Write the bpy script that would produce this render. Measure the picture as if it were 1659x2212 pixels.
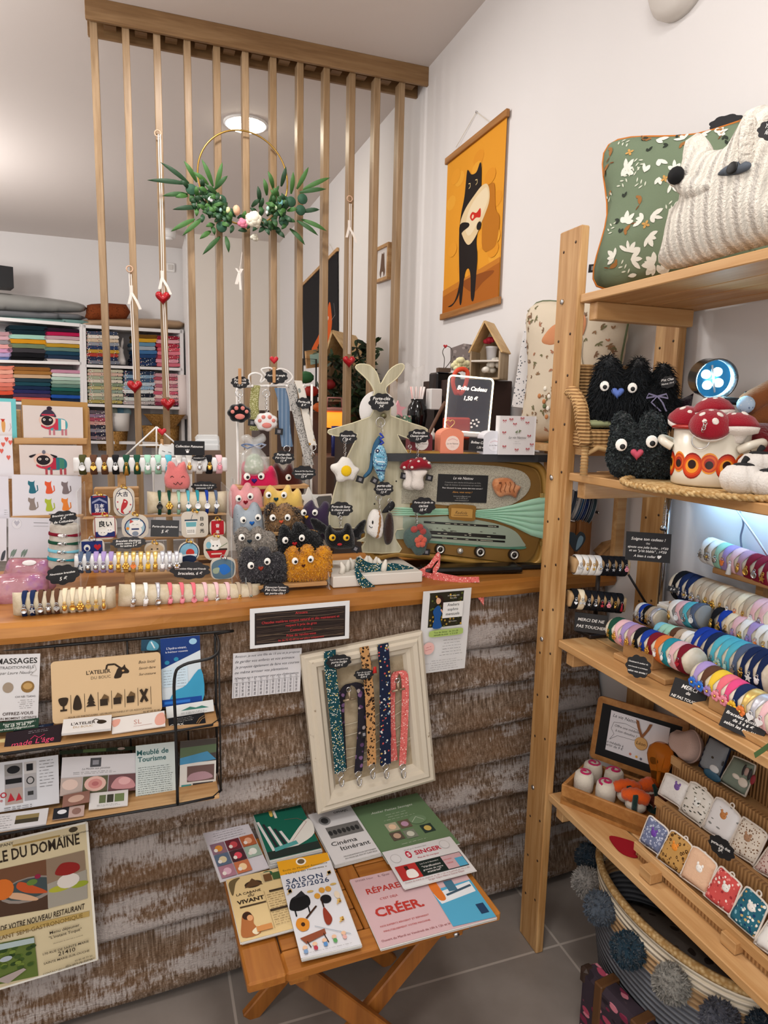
import bpy, bmesh, math, random
from mathutils import Vector as V, Matrix as M4, noise
from mathutils.geometry import delaunay_2d_cdt
random.seed(7)
SC=bpy.context.scene
for o in list(bpy.data.objects): bpy.data.objects.remove(o)
COL=SC.collection
sin,cos,pi=math.sin,math.cos,math.pi
# ---------------- camera ----------------
FPX,CX,CY,HC=1450.42,829.5,1106.0,1.5
_y,_p,_r=[math.radians(a) for a in (19.733,8.656,1.282)]
_f=V((sin(_y)*cos(_p),cos(_y)*cos(_p),-sin(_p)))
_a=V((cos(_y),-sin(_y),0)); _b=_a.cross(_f)
CR=cos(_r)*_a+sin(_r)*_b; CU=-sin(_r)*_a+cos(_r)*_b
cam=bpy.data.cameras.new('camera'); cam.sensor_fit='VERTICAL'; cam.sensor_height=24.0
cam.lens=FPX/2212*24.0; cam.clip_start=.02
co=bpy.data.objects.new('camera',cam); COL.objects.link(co)
m=M4((CR,CU,-_f)).transposed().to_4x4(); m.translation=(0,0,HC); co.matrix_world=m
SC.camera=co
# ---------------- light ----------------
SC.view_settings.view_transform='Standard'; SC.view_settings.look='None'
SC.view_settings.gamma=1; SC.view_settings.exposure=0.45
w=bpy.data.worlds.new('world'); SC.world=w; w.use_nodes=True
w.node_tree.nodes['Background'].inputs[0].default_value=(1,.98,.96,1)
w.node_tree.nodes['Background'].inputs[1].default_value=1.25
def area(loc,sx,sy,pw,col=(1,.96,.92),rot=(0,0,0),name='ceiling_light_glow'):
    l=bpy.data.lights.new(name,'AREA'); l.shape='RECTANGLE'; l.size=sx; l.size_y=sy
    l.energy=pw; l.color=col
    o=bpy.data.objects.new(name,l); COL.objects.link(o); o.location=loc; o.rotation_euler=rot
    return o
def bulb(loc,pw,r=.12,col=(1,.965,.93)):  # point fill out of view, added to brighten ceiling, walls and floor
    l=bpy.data.lights.new('unseen_fill_glow','POINT'); l.energy=pw; l.color=col; l.shadow_soft_size=r
    o=bpy.data.objects.new('unseen_fill_glow',l); COL.objects.link(o); o.location=loc
area((.35,.55,3.08),.45,.45,13)
area((.15,2.6,3.08),.25,.25,14)
bulb((-.9,-.3,2.55),32,.2); bulb((-1.3,2.9,2.6),26,.15); bulb((-1.7,5.3,2.5),60,.2)
# ---------------- helpers ----------------
def P(px,py,**k):
    d=(px-CX)*CR-(py-CY)*CU+FPX*_f; C=V((0,0,HC))
    i,v=[({'x':0,'y':1,'z':2}[a],b) for a,b in k.items()][0]
    return C+d*((v-C[i])/d[i])
def lin(h):
    if isinstance(h,(tuple,list)): return tuple(h)[:3]
    h=h.lstrip('#')
    if len(h)==3: h=''.join(c*2 for c in h)
    o=[]
    for i in (0,2,4):
        c=int(h[i:i+2],16)/255; o.append(c/12.92 if c<=.04045 else ((c+.055)/1.055)**2.4)
    return tuple(o)
MC={}
class NT:
    def __init__(s,name,rough=.6,metal=0,spec=.4):
        m=bpy.data.materials.new(name); m.use_nodes=True; s.m=m; s.t=m.node_tree
        s.b=s.t.nodes['Principled BSDF']; s.b.inputs['Roughness'].default_value=rough
        s.b.inputs['Metallic'].default_value=metal; s.b.inputs['Specular IOR Level'].default_value=spec
    def n(s,ty,**k):
        x=s.t.nodes.new('ShaderNode'+ty)
        for a,b in k.items():
            if a in x.inputs: x.inputs[a].default_value=b
            else: setattr(x,a,b)
        return x
    def l(s,a,b): s.t.links.new(a,b)
    def co(s,scale=(1,1,1),rot=(0,0,0),kind='Object'):
        c=s.n('TexCoord'); mp=s.n('Mapping'); mp.inputs['Scale'].default_value=scale; mp.inputs['Rotation'].default_value=rot
        s.l(c.outputs[kind],mp.inputs[0]); return mp.outputs[0]
    def ramp(s,fac,stops,interp='LINEAR'):
        r=s.n('ValToRGB'); e=r.color_ramp; e.interpolation=interp
        while len(e.elements)<len(stops): e.elements.new(.5)
        for el,(p,c) in zip(e.elements,stops): el.position=p; el.color=(*lin(c),1)
        s.l(fac,r.inputs[0]); return r.outputs[0]
    def mix(s,fac,a,b,mode='MIX'):
        x=s.n('Mix',data_type='RGBA',blend_type=mode)
        for v,i in ((fac,0),(a,6),(b,7)):
            if hasattr(v,'links'): s.l(v,x.inputs[i])
            else: x.inputs[i].default_value=v if i==0 else (*lin(v),1)
        return x.outputs[2]
    def base(s,c):
        if hasattr(c,'links'): s.l(c,s.b.inputs['Base Color'])
        else: s.b.inputs['Base Color'].default_value=(*lin(c),1)
    def bump(s,h,st=.3,d=.002):
        b=s.n('Bump',Strength=st,Distance=d); s.l(h,b.inputs['Height']); s.l(b.outputs[0],s.b.inputs['Normal'])
    def noise(s,vec,scale=5,detail=4,rough=.55):
        x=s.n('TexNoise',Scale=scale,Detail=detail,Roughness=rough); s.l(vec,x.inputs['Vector']); return x.outputs['Fac']
    def vor(s,vec,scale=5,out='Distance',feat='F1',rnd=1):
        x=s.n('TexVoronoi',feature=feat,Scale=scale,Randomness=rnd); s.l(vec,x.inputs['Vector']); return x.outputs[out] if out else x
def C(c,rough=.6,metal=0,spec=.4):
    k=('c',c,rough,metal,spec)
    if k not in MC:
        t=NT('paint_'+str(c).strip('#'),rough,metal,spec); t.base(c); MC[k]=t.m
    return MC[k]
def paper(c): return C(c,.75,0,.2)
def glow(c,st):
    k=('g',c,st)
    if k not in MC:
        t=NT('glow',.5); t.base(c); t.b.inputs['Emission Color'].default_value=(*lin(c),1); t.b.inputs['Emission Strength'].default_value=st; MC[k]=t.m
    return MC[k]
def glass(c='#ffffff',rough=.03,ior=1.25,alpha=None):
    k=('gl',c,rough,alpha)
    if k not in MC:
        t=NT('clear_film',rough,0,.5); t.base(c)
        if alpha is None: t.b.inputs['Transmission Weight'].default_value=1; t.b.inputs['IOR'].default_value=ior
        else: t.b.inputs['Alpha'].default_value=alpha
        MC[k]=t.m
    return MC[k]
def cloth(c,sc=900,st=.25,rough=.9,c2=None):
    k=('cl',c,sc,st,c2)
    if k not in MC:
        t=NT('fabric',rough,0,.15); v=t.co()
        n=t.noise(v,sc,2); 
        if c2: t.base(t.mix(t.ramp(t.noise(v,sc/12,3),[(.42,'#000'),(.58,'#fff')]),c,c2))
        else: t.base(c)
        t.bump(n,st,.0015); MC[k]=t.m
    return MC[k]
def wood(c1,c2,axis='x',sc=14,rough=.5,st=.12,knots=0,c3=None):
    k=('w',c1,c2,axis,sc,rough,knots)
    if k not in MC:
        t=NT('wood_grain',rough,0,.35)
        s={'x':(.07,1,1),'y':(1,.07,1),'z':(1,1,.07)}[axis]
        v=t.co(s); n=t.noise(v,sc,5,.6); n2=t.noise(v,sc*7,3)
        col=t.ramp(n,[(.3,c1),(.5,c2),(.62,c1),(.75,c2)])
        f=t.ramp(n2,[(.35,'#000'),(.7,'#fff')])
        col=t.mix(f,col,t.mix(.25,col,c1,'MULTIPLY'))
        if knots:
            d=t.vor(t.co({'x':(.35,1,1),'y':(1,.35,1),'z':(1,1,.35)}[axis]),knots)
            col=t.mix(t.ramp(d,[(.05,'#fff'),(.12,'#000')]),col,'#5a2f12')
        t.base(col); t.bump(n2,st,.001); MC[k]=t.m
    return MC[k]
def dots(base,cols,sc=120,r=.35,rough=.85,soft=.04,leaf=1.0,bump=True,r2=None):
    # printed cloth: scattered blotches, each cell its own colour
    k=('d',base,tuple(cols),sc,r,leaf,r2)
    if k not in MC:
        t=NT('printed_cloth',rough,0,.15); v=t.co((1,leaf,1),(0,.4,0) if leaf!=1 else (0,0,0))
        nz=t.n('TexNoise',Scale=sc*.8,Detail=2); t.l(v,nz.inputs['Vector'])
        vm=t.n('VectorMath',operation='MULTIPLY_ADD'); t.l(nz.outputs['Color'],vm.inputs[0]); vm.inputs[1].default_value=(.6/sc,)*3; t.l(v,vm.inputs[2])
        vo=t.vor(vm.outputs[0],sc,None); sep=t.n('SeparateColor'); t.l(vo.outputs['Color'],sep.inputs[0])
        n=len(cols); col=t.ramp(sep.outputs[0],[(i/n,c) for i,c in enumerate(cols)],'CONSTANT')
        st=[(r-soft,'#fff'),(r,'#000')]
        if r2: st=[(r2-soft,'#000'),(r2,'#fff')]+st
        t.base(t.mix(t.ramp(vo.outputs['Distance'],st),base,col))
        if bump: t.bump(t.noise(t.co(),900,2),.2,.001)
        MC[k]=t.m
    return MC[k]
def plush(c,c2=None,sc=260,st=.9):
    k=('p',c,c2,sc)
    if k not in MC:
        t=NT('plush',.95,0,.05); v=t.co(); n=t.noise(v,sc,4)
        if c2: t.base(t.mix(t.ramp(t.noise(v,sc/7,3),[(.42,'#000'),(.55,'#fff')]),c,c2))
        else: t.base(c)
        t.b.inputs['Sheen Weight'].default_value=.3
        t.bump(n,st,.004); MC[k]=t.m
    return MC[k]
SILVER=C('#c9c9c9',.25,1); GOLD=C('#e0b45a',.28,1); STEEL=C('#8d9096',.3,1)
BLACK=C('#0b0b0c',.5); WHITE=C('#f2f0ee',.6)
WM={}
def spline(p,n=4,closed=True):
    o=[]; L=len(p)
    for i in range(L if closed else L-1):
        g=(lambda j:V(p[j%L])) if closed else (lambda j:V(p[min(max(j,0),L-1)]))
        a,b,c,d=g(i-1),g(i),g(i+1),g(i+2)
        for k in range(n):
            t=k/n; o.append(.5*((2*b)+(c-a)*t+(2*a-5*b+4*c-d)*t*t+(3*b-a-3*c+d)*t**3))
    if not closed: o.append(V(p[-1]))
    return o
def frame(p0,p1,p2):
    # p0 bottom-left, p1 bottom-right, p2 top-left -> matrix (x right,y up,z towards viewer), w, h
    x=(p1-p0); w=x.length; x=x.normalized(); z=x.cross(p2-p0).normalized(); y=z.cross(x)
    m=M4((x,y,z)).transposed().to_4x4(); m.translation=p0
    return m,w,(p2-p0).dot(y)
def TR(loc,rz=0,rx=0,ry=0,s=1): return M4.Translation(V(loc))@M4.Rotation(rz,4,'Z')@M4.Rotation(ry,4,'Y')@M4.Rotation(rx,4,'X')@M4.Scale(s,4)
class B:
    def __init__(s,T=None): s.bm=bmesh.new(); s.ms=[]; s.T=T or M4()
    def mi(s,m):
        if m not in s.ms: s.ms.append(m)
        return s.ms.index(m)
    def add(s,vs,fs,m,smooth=False,T=None):
        T=s.T@T if T is not None else s.T; i=s.mi(m)
        b=[s.bm.verts.new(T@V(v)) for v in vs]
        for f in fs:
            try: q=s.bm.faces.new([b[j] for j in f])
            except ValueError: continue
            q.material_index=i; q.smooth=smooth
        return b
    def box(s,c,d,m,bev=0,R=None,seg=1):
        t=bmesh.new(); bmesh.ops.create_cube(t,size=1)
        for v in t.verts: v.co=V((v.co.x*d[0],v.co.y*d[1],v.co.z*d[2]))
        if bev: bmesh.ops.bevel(t,geom=t.edges[:],offset=min(bev,min(d)*.45),segments=seg,affect='EDGES',profile=.6)
        T=M4.Translation(V(c))
        if R is not None: T=T@R
        t.verts.index_update(); s.add([v.co for v in t.verts],[[v.index for v in f.verts] for f in t.faces],m,False,T); t.free()
    def bx(s,a,b,m,bev=0):
        a,b=V(a),V(b); s.box((a+b)/2,[abs(x) for x in (b-a)],m,bev)
    def tube(s,pts,r,m,n=8,closed=False,flat=None,caps=True,up=None):
        pts=[V(p) for p in pts]; L=len(pts); rr=r if isinstance(r,(list,tuple)) else [r]*L
        vs=[];fs=[]; pu=None
        for i,p in enumerate(pts):
            d=(pts[(i+1)%L]-pts[i-1]) if closed else (pts[min(i+1,L-1)]-pts[max(i-1,0)])
            d=d.normalized() if d.length>1e-9 else V((0,0,1))
            if pu is None:
                a=V(up) if up else (V((0,0,1)) if abs(d.z)<.9 else V((1,0,0)))
            else: a=pu
            u=(a-d*a.dot(d)); u=u.normalized() if u.length>1e-6 else d.orthogonal().normalized()
            pu=u; w=d.cross(u)
            for k in range(n):
                t=2*pi*k/n; vs.append(p+u*cos(t)*rr[i]+w*sin(t)*rr[i]*(flat or 1))
        for i in range(L if closed else L-1):
            j=(i+1)%L
            for k in range(n): fs.append((i*n+k,i*n+(k+1)%n,j*n+(k+1)%n,j*n+k))
        if not closed and caps: fs+= [tuple(range(n))[::-1],tuple((L-1)*n+k for k in range(n))]
        s.add(vs,fs,m,n>5)
    def rib(s,pts,side,w,m,th=.0008):
        # flat band along pts; side = list of vectors or one vector across the band
        pts=[V(p) for p in pts]; sd=side if isinstance(side,list) else [V(side)]*len(pts); vs=[];fs=[]
        for i,p in enumerate(pts):
            d=(pts[min(i+1,len(pts)-1)]-pts[max(i-1,0)]); q=V(sd[i]).normalized(); n=d.cross(q); n=n.normalized() if n.length>1e-9 else V((0,0,1))
            vs+=[p-q*w/2-n*th/2,p+q*w/2-n*th/2,p+q*w/2+n*th/2,p-q*w/2+n*th/2]
        for i in range(len(pts)-1):
            for k in range(4): fs.append((i*4+k,i*4+(k+1)%4,i*4+4+(k+1)%4,i*4+4+k))
        fs+=[(3,2,1,0),tuple(len(vs)-4+k for k in range(4))]; s.add(vs,fs,m,False)
    def cyl(s,a,b,r,m,r2=None,n=16): s.tube([a,b],[r,r if r2 is None else r2],m,n)
    def ring(s,c,r,m,t=.001,ax=(0,1,0),n=20,k=6):
        ax=V(ax).normalized(); u=ax.orthogonal().normalized(); w=ax.cross(u); c=V(c)
        s.tube([c+u*r*cos(2*pi*i/n)+w*r*sin(2*pi*i/n) for i in range(n)],t,m,k,True)
    def lathe(s,prof,m,c=(0,0,0),n=24,T=None,wob=None):
        vs=[];fs=[]; L=len(prof); c=V(c)
        for r,z in prof:
            for k in range(n):
                a=2*pi*k/n; q=r*(wob(a,z) if wob else 1); vs.append(c+V((q*cos(a),q*sin(a),z)))
        for i in range(L-1):
            for k in range(n): fs.append((i*n+k,i*n+(k+1)%n,i*n+n+(k+1)%n,i*n+n+k))
        if prof[0][0]>1e-5: fs.append(tuple(range(n))[::-1])
        if prof[-1][0]>1e-5: fs.append(tuple((L-1)*n+k for k in range(n)))
        s.add(vs,fs,m,True,T)
    def ball(s,c,r,m,T=None,n=14,k=9,f=None):
        r=(r,)*3 if not isinstance(r,(tuple,list)) else r; vs=[];fs=[]
        for i in range(1,k):
            th=pi*i/k
            for j in range(n): a=2*pi*j/n; vs.append(V((sin(th)*cos(a),sin(th)*sin(a),cos(th))))
        vs+=[V((0,0,1)),V((0,0,-1))]; A,Z=len(vs)-2,len(vs)-1
        for i in range(k-2):
            for j in range(n): fs.append((i*n+j,i*n+n+j,i*n+n+(j+1)%n,i*n+(j+1)%n))
        for j in range(n): fs.append((A,j,(j+1)%n)); fs.append((Z,(k-2)*n+(j+1)%n,(k-2)*n+j))
        c=V(c); vs=[c+V((v.x*r[0],v.y*r[1],v.z*r[2]))*(f(v) if f else 1) for v in vs]; s.add(vs,fs,m,True,T)
    def prism(s,out,z0,z1,m,T=None,smooth=False):
        n=len(out); vs=[(p[0],p[1],z0) for p in out]+[(p[0],p[1],z1) for p in out]
        fs=[tuple(range(n,2*n)),tuple(range(n))[::-1]]+[(i,(i+1)%n,n+(i+1)%n,n+i) for i in range(n)]
        s.add(vs,fs,m,smooth,T)
    def flat(s,out,z,m,T=None): s.add([(p[0],p[1],z) for p in out],[tuple(range(len(out)))],m,False,T)
    def puff(s,out,th,m,T=None,R=None,step=None,back=True,rim=.12,f=None):
        # inflated outline: a stuffed shape lying in local xy, bulging in z
        out=[V((p[0],p[1])) for p in out]; xs=[p.x for p in out]; ys=[p.y for p in out]
        W,H=max(xs)-min(xs),max(ys)-min(ys); step=step or max(W,H)/16; R=R or min(W,H)*.45
        pts=[]; n=len(out)
        for i,p in enumerate(out):   # resample boundary
            q=out[(i+1)%n]; k=max(1,int((q-p).length/step))
            pts+=[p.lerp(q,j/k) for j in range(k)]
        nb=len(pts); segs=[(pts[i],pts[(i+1)%nb]) for i in range(nb)]
        def dist(p):
            b=1e9
            for a,c in segs:
                d=c-a; L=d.length_squared; t=max(0,min(1,(p-a).dot(d)/L)) if L else 0; b=min(b,(p-a-d*t).length)
            return b
        def inside(p):
            r=False
            for a,c in segs:
                if (a.y>p.y)!=(c.y>p.y) and p.x<(c.x-a.x)*(p.y-a.y)/(c.y-a.y)+a.x: r=not r
            return r
        s.hf=lambda x,y: th*math.sqrt(max(0,1-(1-min(dist(V((x,y)))/R,1))**2)) if inside(V((x,y))) else -1
        D=[0]*nb; y=min(ys)+step/2; row=0
        while y<max(ys):
            x=min(xs)+step*(.5 if row%2 else 0)
            while x<max(xs):
                p=V((x,y))
                if inside(p):
                    d=dist(p)
                    if d>step*.35: pts.append(p); D.append(d)
                x+=step
            y+=step*.86; row+=1
        vo,_,fo,*_=delaunay_2d_cdt([p.copy() for p in pts],[(i,(i+1)%nb) for i in range(nb)],[],1,1e-6)
        DD=[dist(p) if i>=len(D) else D[i] for i,p in enumerate(vo)]
        N=len(vo); h=[th*(rim*0+math.sqrt(max(0,1-(1-min(d/R,1))**2))) for d in DD]
        if f: h=[a*f(p) for a,p in zip(h,vo)]
        vs=[(p.x,p.y,a) for p,a in zip(vo,h)]; fs=[tuple(q) for q in fo]
        idx={}
        if back:
            for i,(p,a) in enumerate(zip(vo,h)):
                if i<nb: idx[i]=i
                else: idx[i]=len(vs); vs.append((p.x,p.y,-a))
            fs+=[tuple(idx[j] for j in q[::-1]) for q in fo]
        s.add(vs,fs,m,True,T)
    def leaf(s,x,y,a,L,W,m,sd=1):
        # a printed leaf lying on the stuffed surface
        o=[(0,0),(.3,.8),(.6,1),(.85,.6),(1,0),(.85,-.6),(.6,-1),(.3,-.8)]; vs=[]
        for u,v in o:
            X=x+cos(a)*u*L-sin(a)*v*W/2; Y=y+sin(a)*u*L+cos(a)*v*W/2; h=s.hf(X,Y)
            if h<.004: return
            vs.append((X,Y,sd*(h+.0014)))
        s.add(vs,[tuple(range(8))],m)
    def fuzz(s,n,ln,mats,wd=.0012,drop=.4,sp=.5,seed=1):
        # short tufts of pile standing on what is in the mesh so far
        rd=random.Random(seed); fa=[f for f in s.bm.faces]; s.bm.normal_update()
        ar=[f.calc_area() for f in fa]; mats=mats if isinstance(mats,list) else [mats]
        dat=[]
        for f in rd.choices(fa,ar,k=n):
            vv=[v.co for v in f.verts]; a,b=rd.random(),rd.random()
            if a+b>1: a,b=1-a,1-b
            p=vv[0]+(vv[1]-vv[0])*a+(vv[2]-vv[0])*b
            d=(f.normal+V((rd.gauss(0,sp),rd.gauss(0,sp),rd.gauss(0,sp)-drop))).normalized(); dat.append((p,d))
        T,s.T=s.T,M4()
        for p,d in dat:
            L=ln*rd.uniform(.6,1.2); q=d.cross(V((rd.gauss(0,1),rd.gauss(0,1),rd.gauss(0,1)))).normalized()*wd*rd.uniform(.6,1.3); k=V((0,0,-drop*L*.5))
            s.add([p-q-d*L*.1,p+q-d*L*.1,p+d*L*.6+q*.7+k*.3,p+d*L*.6-q*.7+k*.3,p+d*L+k],[(0,1,2,3),(3,2,4)],rd.choice(mats))
        s.T=T
    def obj(s,name,par=None,label=None,**pr):
        me=bpy.data.meshes.new(name); bmesh.ops.recalc_face_normals(s.bm,faces=s.bm.faces[:]) if pr.pop('norm',False) else None
        s.bm.to_mesh(me); s.bm.free()
        for m in s.ms: me.materials.append(m)
        o=bpy.data.objects.new(name,me); COL.objects.link(o)
        if par is None:
            vs=[v.co for v in me.vertices]; xs=[v.x for v in vs]; ys=[v.y for v in vs]; zs=[v.z for v in vs]
            L=V(((min(xs)+max(xs))/2,(min(ys)+max(ys))/2,min(zs)))
            me.transform(M4.Translation(-L)); o.matrix_basis=M4.Translation(L); WM[o.name]=M4.Translation(L)
        else:
            o.parent=par; me.transform(WM[par.name].inverted()); WM[o.name]=WM[par.name]
        if label: o['label']=label
        for a,b in pr.items(): o[a]=b
        return o
    def thing(s,name,label,cat,group=None,**k):
        o=s.obj(name,None,label,category=cat,**k)
        if group: o['group']=group
        return o
def thing(name,label,cat,loc,group=None):
    o=bpy.data.objects.new(name,None); COL.objects.link(o); o.location=loc; WM[o.name]=M4.Translation(V(loc)); o.empty_display_size=.05
    o['label']=label; o['category']=cat
    if group: o['group']=group
    return o
# text -> filled outlines
TC={}
def text_mesh(t,shear=0,bold=0,spacing=1):
    k=(t,shear,bold,spacing)
    if k not in TC:
        c=bpy.data.curves.new('lettering','FONT'); c.body=t; c.size=1; c.shear=shear; c.offset=bold; c.resolution_u=2; c.space_character=spacing
        o=bpy.data.objects.new('lettering',c); me=o.to_mesh()
        vs=[(v.co.x,v.co.y) for v in me.vertices]; fs=[tuple(p.vertices) for p in me.polygons]
        o.to_mesh_clear(); bpy.data.objects.remove(o); bpy.data.curves.remove(c)
        xs=[v[0] for v in vs] or [0]; TC[k]=(vs,fs,min(xs),max(xs))
    return TC[k]
class Card(B):
    # printed sheet / board: (u,v) run 0..1 from its top-left corner
    def __init__(s,F,w,h,bg='#f4f2f2',th=.0012,mat=None,round_=0,outline=None):
        super().__init__(F); s.w,s.h,s.k=w,h,0
        m=mat or paper(bg)
        if outline: s.prism([(u*w,(1-v)*h) for u,v in outline],-th,0,m)
        elif round_:
            o=[]
            for cx,cy,a0 in ((w-round_,h-round_,0),(round_,h-round_,90),(round_,round_,180),(w-round_,round_,270)):
                for i in range(5): a=math.radians(a0+i*22.5); o.append((cx+round_*cos(a),cy+round_*sin(a)))
            s.prism(o,-th,0,m)
        else: s.box((w/2,h/2,-th/2),(w,h,th),m)
    def z(s): s.k+=1; return .00018+.00009*s.k
    def cm(s,c): return paper(c) if isinstance(c,str) else c
    def poly(s,pts,c): s.flat([(u*s.w,(1-v)*s.h) for u,v in pts][::-1],s.z(),s.cm(c)); return s
    def rect(s,a,b,c,d,col): return s.poly([(a,b),(c,b),(c,d),(a,d)],col)
    def ell(s,u,v,ru,rv,col,n=18,a0=0,a1=2*pi): return s.poly([(u+ru*cos(a0+(a1-a0)*i/n),v+rv*sin(a0+(a1-a0)*i/n)) for i in range(n+(a1-a0<6))],col)
    def blob(s,pts,col,n=4): return s.poly([(p.x,p.y) for p in spline(pts,n)],col)
    def line(s,pts,wd,col):
        z=s.z(); pts=[V((u*s.w,(1-v)*s.h,0)) for u,v in pts]
        for a,b in zip(pts,pts[1:]):
            d=b-a
            if d.length<1e-7: continue
            q=V((-d.y,d.x,0)).normalized()*wd/2
            s.add([(p.x,p.y,z) for p in (a-q,b-q,b+q,a+q)],[(0,1,2,3)],s.cm(col))
        return s
    def text(s,t,u,v,size,col,al='c',rot=0,shear=0,bold=0,sp=1,wmax=None,W=None):
        # size = letter height (m); u,v = anchor on the baseline
        vs,fs,x0,x1=text_mesh(t,shear,bold,sp); k=size/.72
        q=1
        if wmax: k=min(k,wmax*s.w/max(1e-6,x1-x0))
        if W: q=W*s.w/((x1-x0)*k)
        ox={'l':x0,'c':(x0+x1)/2,'r':x1}[al]; c,n=cos(rot),sin(rot); z=s.z()
        s.add([(u*s.w+((x-ox)*q*c-y*n)*k,(1-v)*s.h+((x-ox)*q*n+y*c)*k,z) for x,y in vs],fs,s.cm(col)); return s
    def fit(s,t,u0,u1,v,size,col,**k):
        return s.text(t,(u0+u1)/2,v,size,col,wmax=u1-u0,**k)
    def lines(s,u0,u1,v0,v1,n,col='#55504e',wd=.0009,seed=1,al='l',fill=.85):
        # small body copy too fine to read: rows of word-sized strokes
        rd=random.Random(seed)
        for i in range(n):
            v=v0+(v1-v0)*i/max(1,n-1); e=(u1-u0)*(rd.uniform(.6,1) if i%4==3 or al=='c' else rd.uniform(.88,1))
            a=u0 if al=='l' else (u0+u1-e)/2; b=a+e; x=a
            while x<b:
                q=min(b,x+rd.uniform(.02,.09)); s.line([(x,v),(q,v)],wd*rd.uniform(.8,1.3),col); x=q+.018
                s.k-=1
            s.k+=1
        return s
def cloud(n=9,rx=.5,ry=.5,b=.16):
    o=[]
    for i in range(n*5):
        a=2*pi*i/(n*5); r=1-b+b*abs(sin(a*n/2+.4)); o.append((.5+rx*r*cos(a),.5+ry*r*sin(a)))
    return o
def pxframe(bl,br,tl,**k):
    # three pixel corners, each (px,py) on plane k or (px,py,y)
    q=[P(p[0],p[1],y=p[2]) if len(p)>2 else P(p[0],p[1],**k) for p in (bl,br,tl)]
    return frame(*q)
def ordinal(i): return ['first','second','third','fourth','fifth','sixth','seventh','eighth','ninth','tenth','eleventh','twelfth','thirteenth','fourteenth','fifteenth','sixteenth'][i]
def struct(b,name): return b.obj(name,None,kind='structure')
# ---------------- room ----------------
def wallmat(name,c,st=.05):
    t=NT(name,.85,0,.2); t.base(c); t.bump(t.noise(t.co(),220,3),st,.001); return t.m
MW=wallmat('white_wall_paint','#e1dedd'); MCEIL=wallmat('ceiling_paint','#dcd3ce')
t=NT('floor_tile',.45,0,.4); v=t.co()
br=t.n('TexBrick',offset=0.0,squash=1.0); t.l(v,br.inputs['Vector'])
for k,val in (('Scale',1.0),('Mortar Size',.004),('Mortar Smooth',.3),('Brick Width',.905),('Row Height',.905)): br.inputs[k].default_value=val
nz=t.noise(v,6,5); cl=t.ramp(nz,[(.3,'#837a73'),(.7,'#948b84')])
t.l(cl,br.inputs['Color1']); t.l(cl,br.inputs['Color2']); br.inputs['Mortar'].default_value=(*lin('#b8aea5'),1)
t.base(br.outputs['Color']); t.bump(br.outputs['Fac'],-.3,.002); MFLOOR=t.m
b=B(); b.bx((-3.2,-2.5,-.1),(1.5,8.2,0),MFLOOR); o=struct(b,'floor')
o.data.transform(M4.Translation(o.location)); o.data.transform(M4.Translation((-.172,-1.434,0))); o.location=(.172,1.434,0)
b=B(); b.bx((-3.2,-2.5,3.14),(1.5,8.2,3.24),MCEIL); struct(b,'ceiling')
b=B(); b.bx((1.35,-2.5,0),(1.5,8.2,3.14),MW); struct(b,'wall_right')
b=B(); b.bx((-3.2,7.75,0),(1.35,7.9,3.14),MW); struct(b,'wall_back')
b=B(); b.bx((.465,7.05,0),(1.35,7.75,3.14),wallmat('cream_wall_paint','#e6dfd6')); b.bx((.44,7.03,0),(.47,7.7,3.14),WHITE); struct(b,'wall_alcove')
b=B(); b.bx((-3.35,-2.5,0),(-3.2,8.2,3.14),MW); struct(b,'wall_left')
b=B(); b.bx((1.337,-2.4,0),(1.35,3.0,.075),WHITE); struct(b,'baseboard_right')
b=B(); b.cyl((.28,7.0,3.14),(.28,7.0,3.07),.07,WHITE,.06,20); b.cyl((.28,7.0,3.07),(.28,7.0,3.05),.035,WHITE,n=16)
b.thing('smoke_detector','round white smoke detector on the ceiling behind the slats','smoke detector')
p=P(368,578,y=7.74); b=B(); b.box((p.x,7.735,p.z),(.09,.03,.09),WHITE,.008); b.box((p.x,7.715,p.z),(.05,.02,.05),C('#d5d0cc'),.004)
b.thing('wall_thermostat','small square white switch box on the rear wall','switch')
# ceiling lamp disc seen through the slats
p=P(531,272,z=3.125); th=thing('ceiling_lamp','glowing round ceiling light behind the wooden slats','ceiling light',(p.x,p.y,3.105))
b=B(); b.lathe([(.128,3.14),(.128,3.133),(.118,3.128)],WHITE,(p.x,p.y,0),32); b.obj('lamp_ring',th)
b=B(); b.lathe([(0,3.108),(.08,3.112),(.115,3.126),(.118,3.132)],glow('#fff3da',22),(p.x,p.y,0),32); b.obj('diffuser',th)
p=P(1470,-8,x=1.34); b=B(); b.lathe([(0,.05),(.09,.045),(.11,.02),(.11,0)],C('#d6d0c9'),n=28,T=TR((1.35,p.y,p.z+.06),0,0,-pi/2))
b.thing('wall_lamp','rounded pale wall lamp cut off by the upper picture edge','wall lamp')
# ---------------- counter ----------------
OAK1,OAK2='#b57a3c','#8f5a26'
MWORK=wood('#bd8240','#9c6428','x',9,.35,.08,3.0)
t=NT('whitewashed_rough_planks',.9,0,.15)
v=t.co((1,1,1)); vs=t.co((58,58,3.6)); vb=t.co((1.9,1.9,9))
st=t.noise(vs,3.2,6,.7); bl=t.noise(vb,1.6,5,.6); fn=t.noise(t.co((30,30,80)),4,4)
base=t.ramp(st,[(.28,'#3f312a'),(.43,'#6c5847'),(.56,'#947f6d'),(.72,'#c8bcb2')])
base=t.mix(t.ramp(t.noise(t.co((1.5,1.5,5)),2.2,3),[(.4,'#000'),(.65,'#fff')]),base,t.mix(.5,base,'#7e5a3a'))
wm=t.n('Math',operation='MULTIPLY_ADD'); t.l(st,wm.inputs[0]); wm.inputs[1].default_value=.38; t.l(bl,wm.inputs[2])
wf=t.ramp(wm.outputs[0],[(.70,'#000'),(.79,'#fff')])
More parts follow.
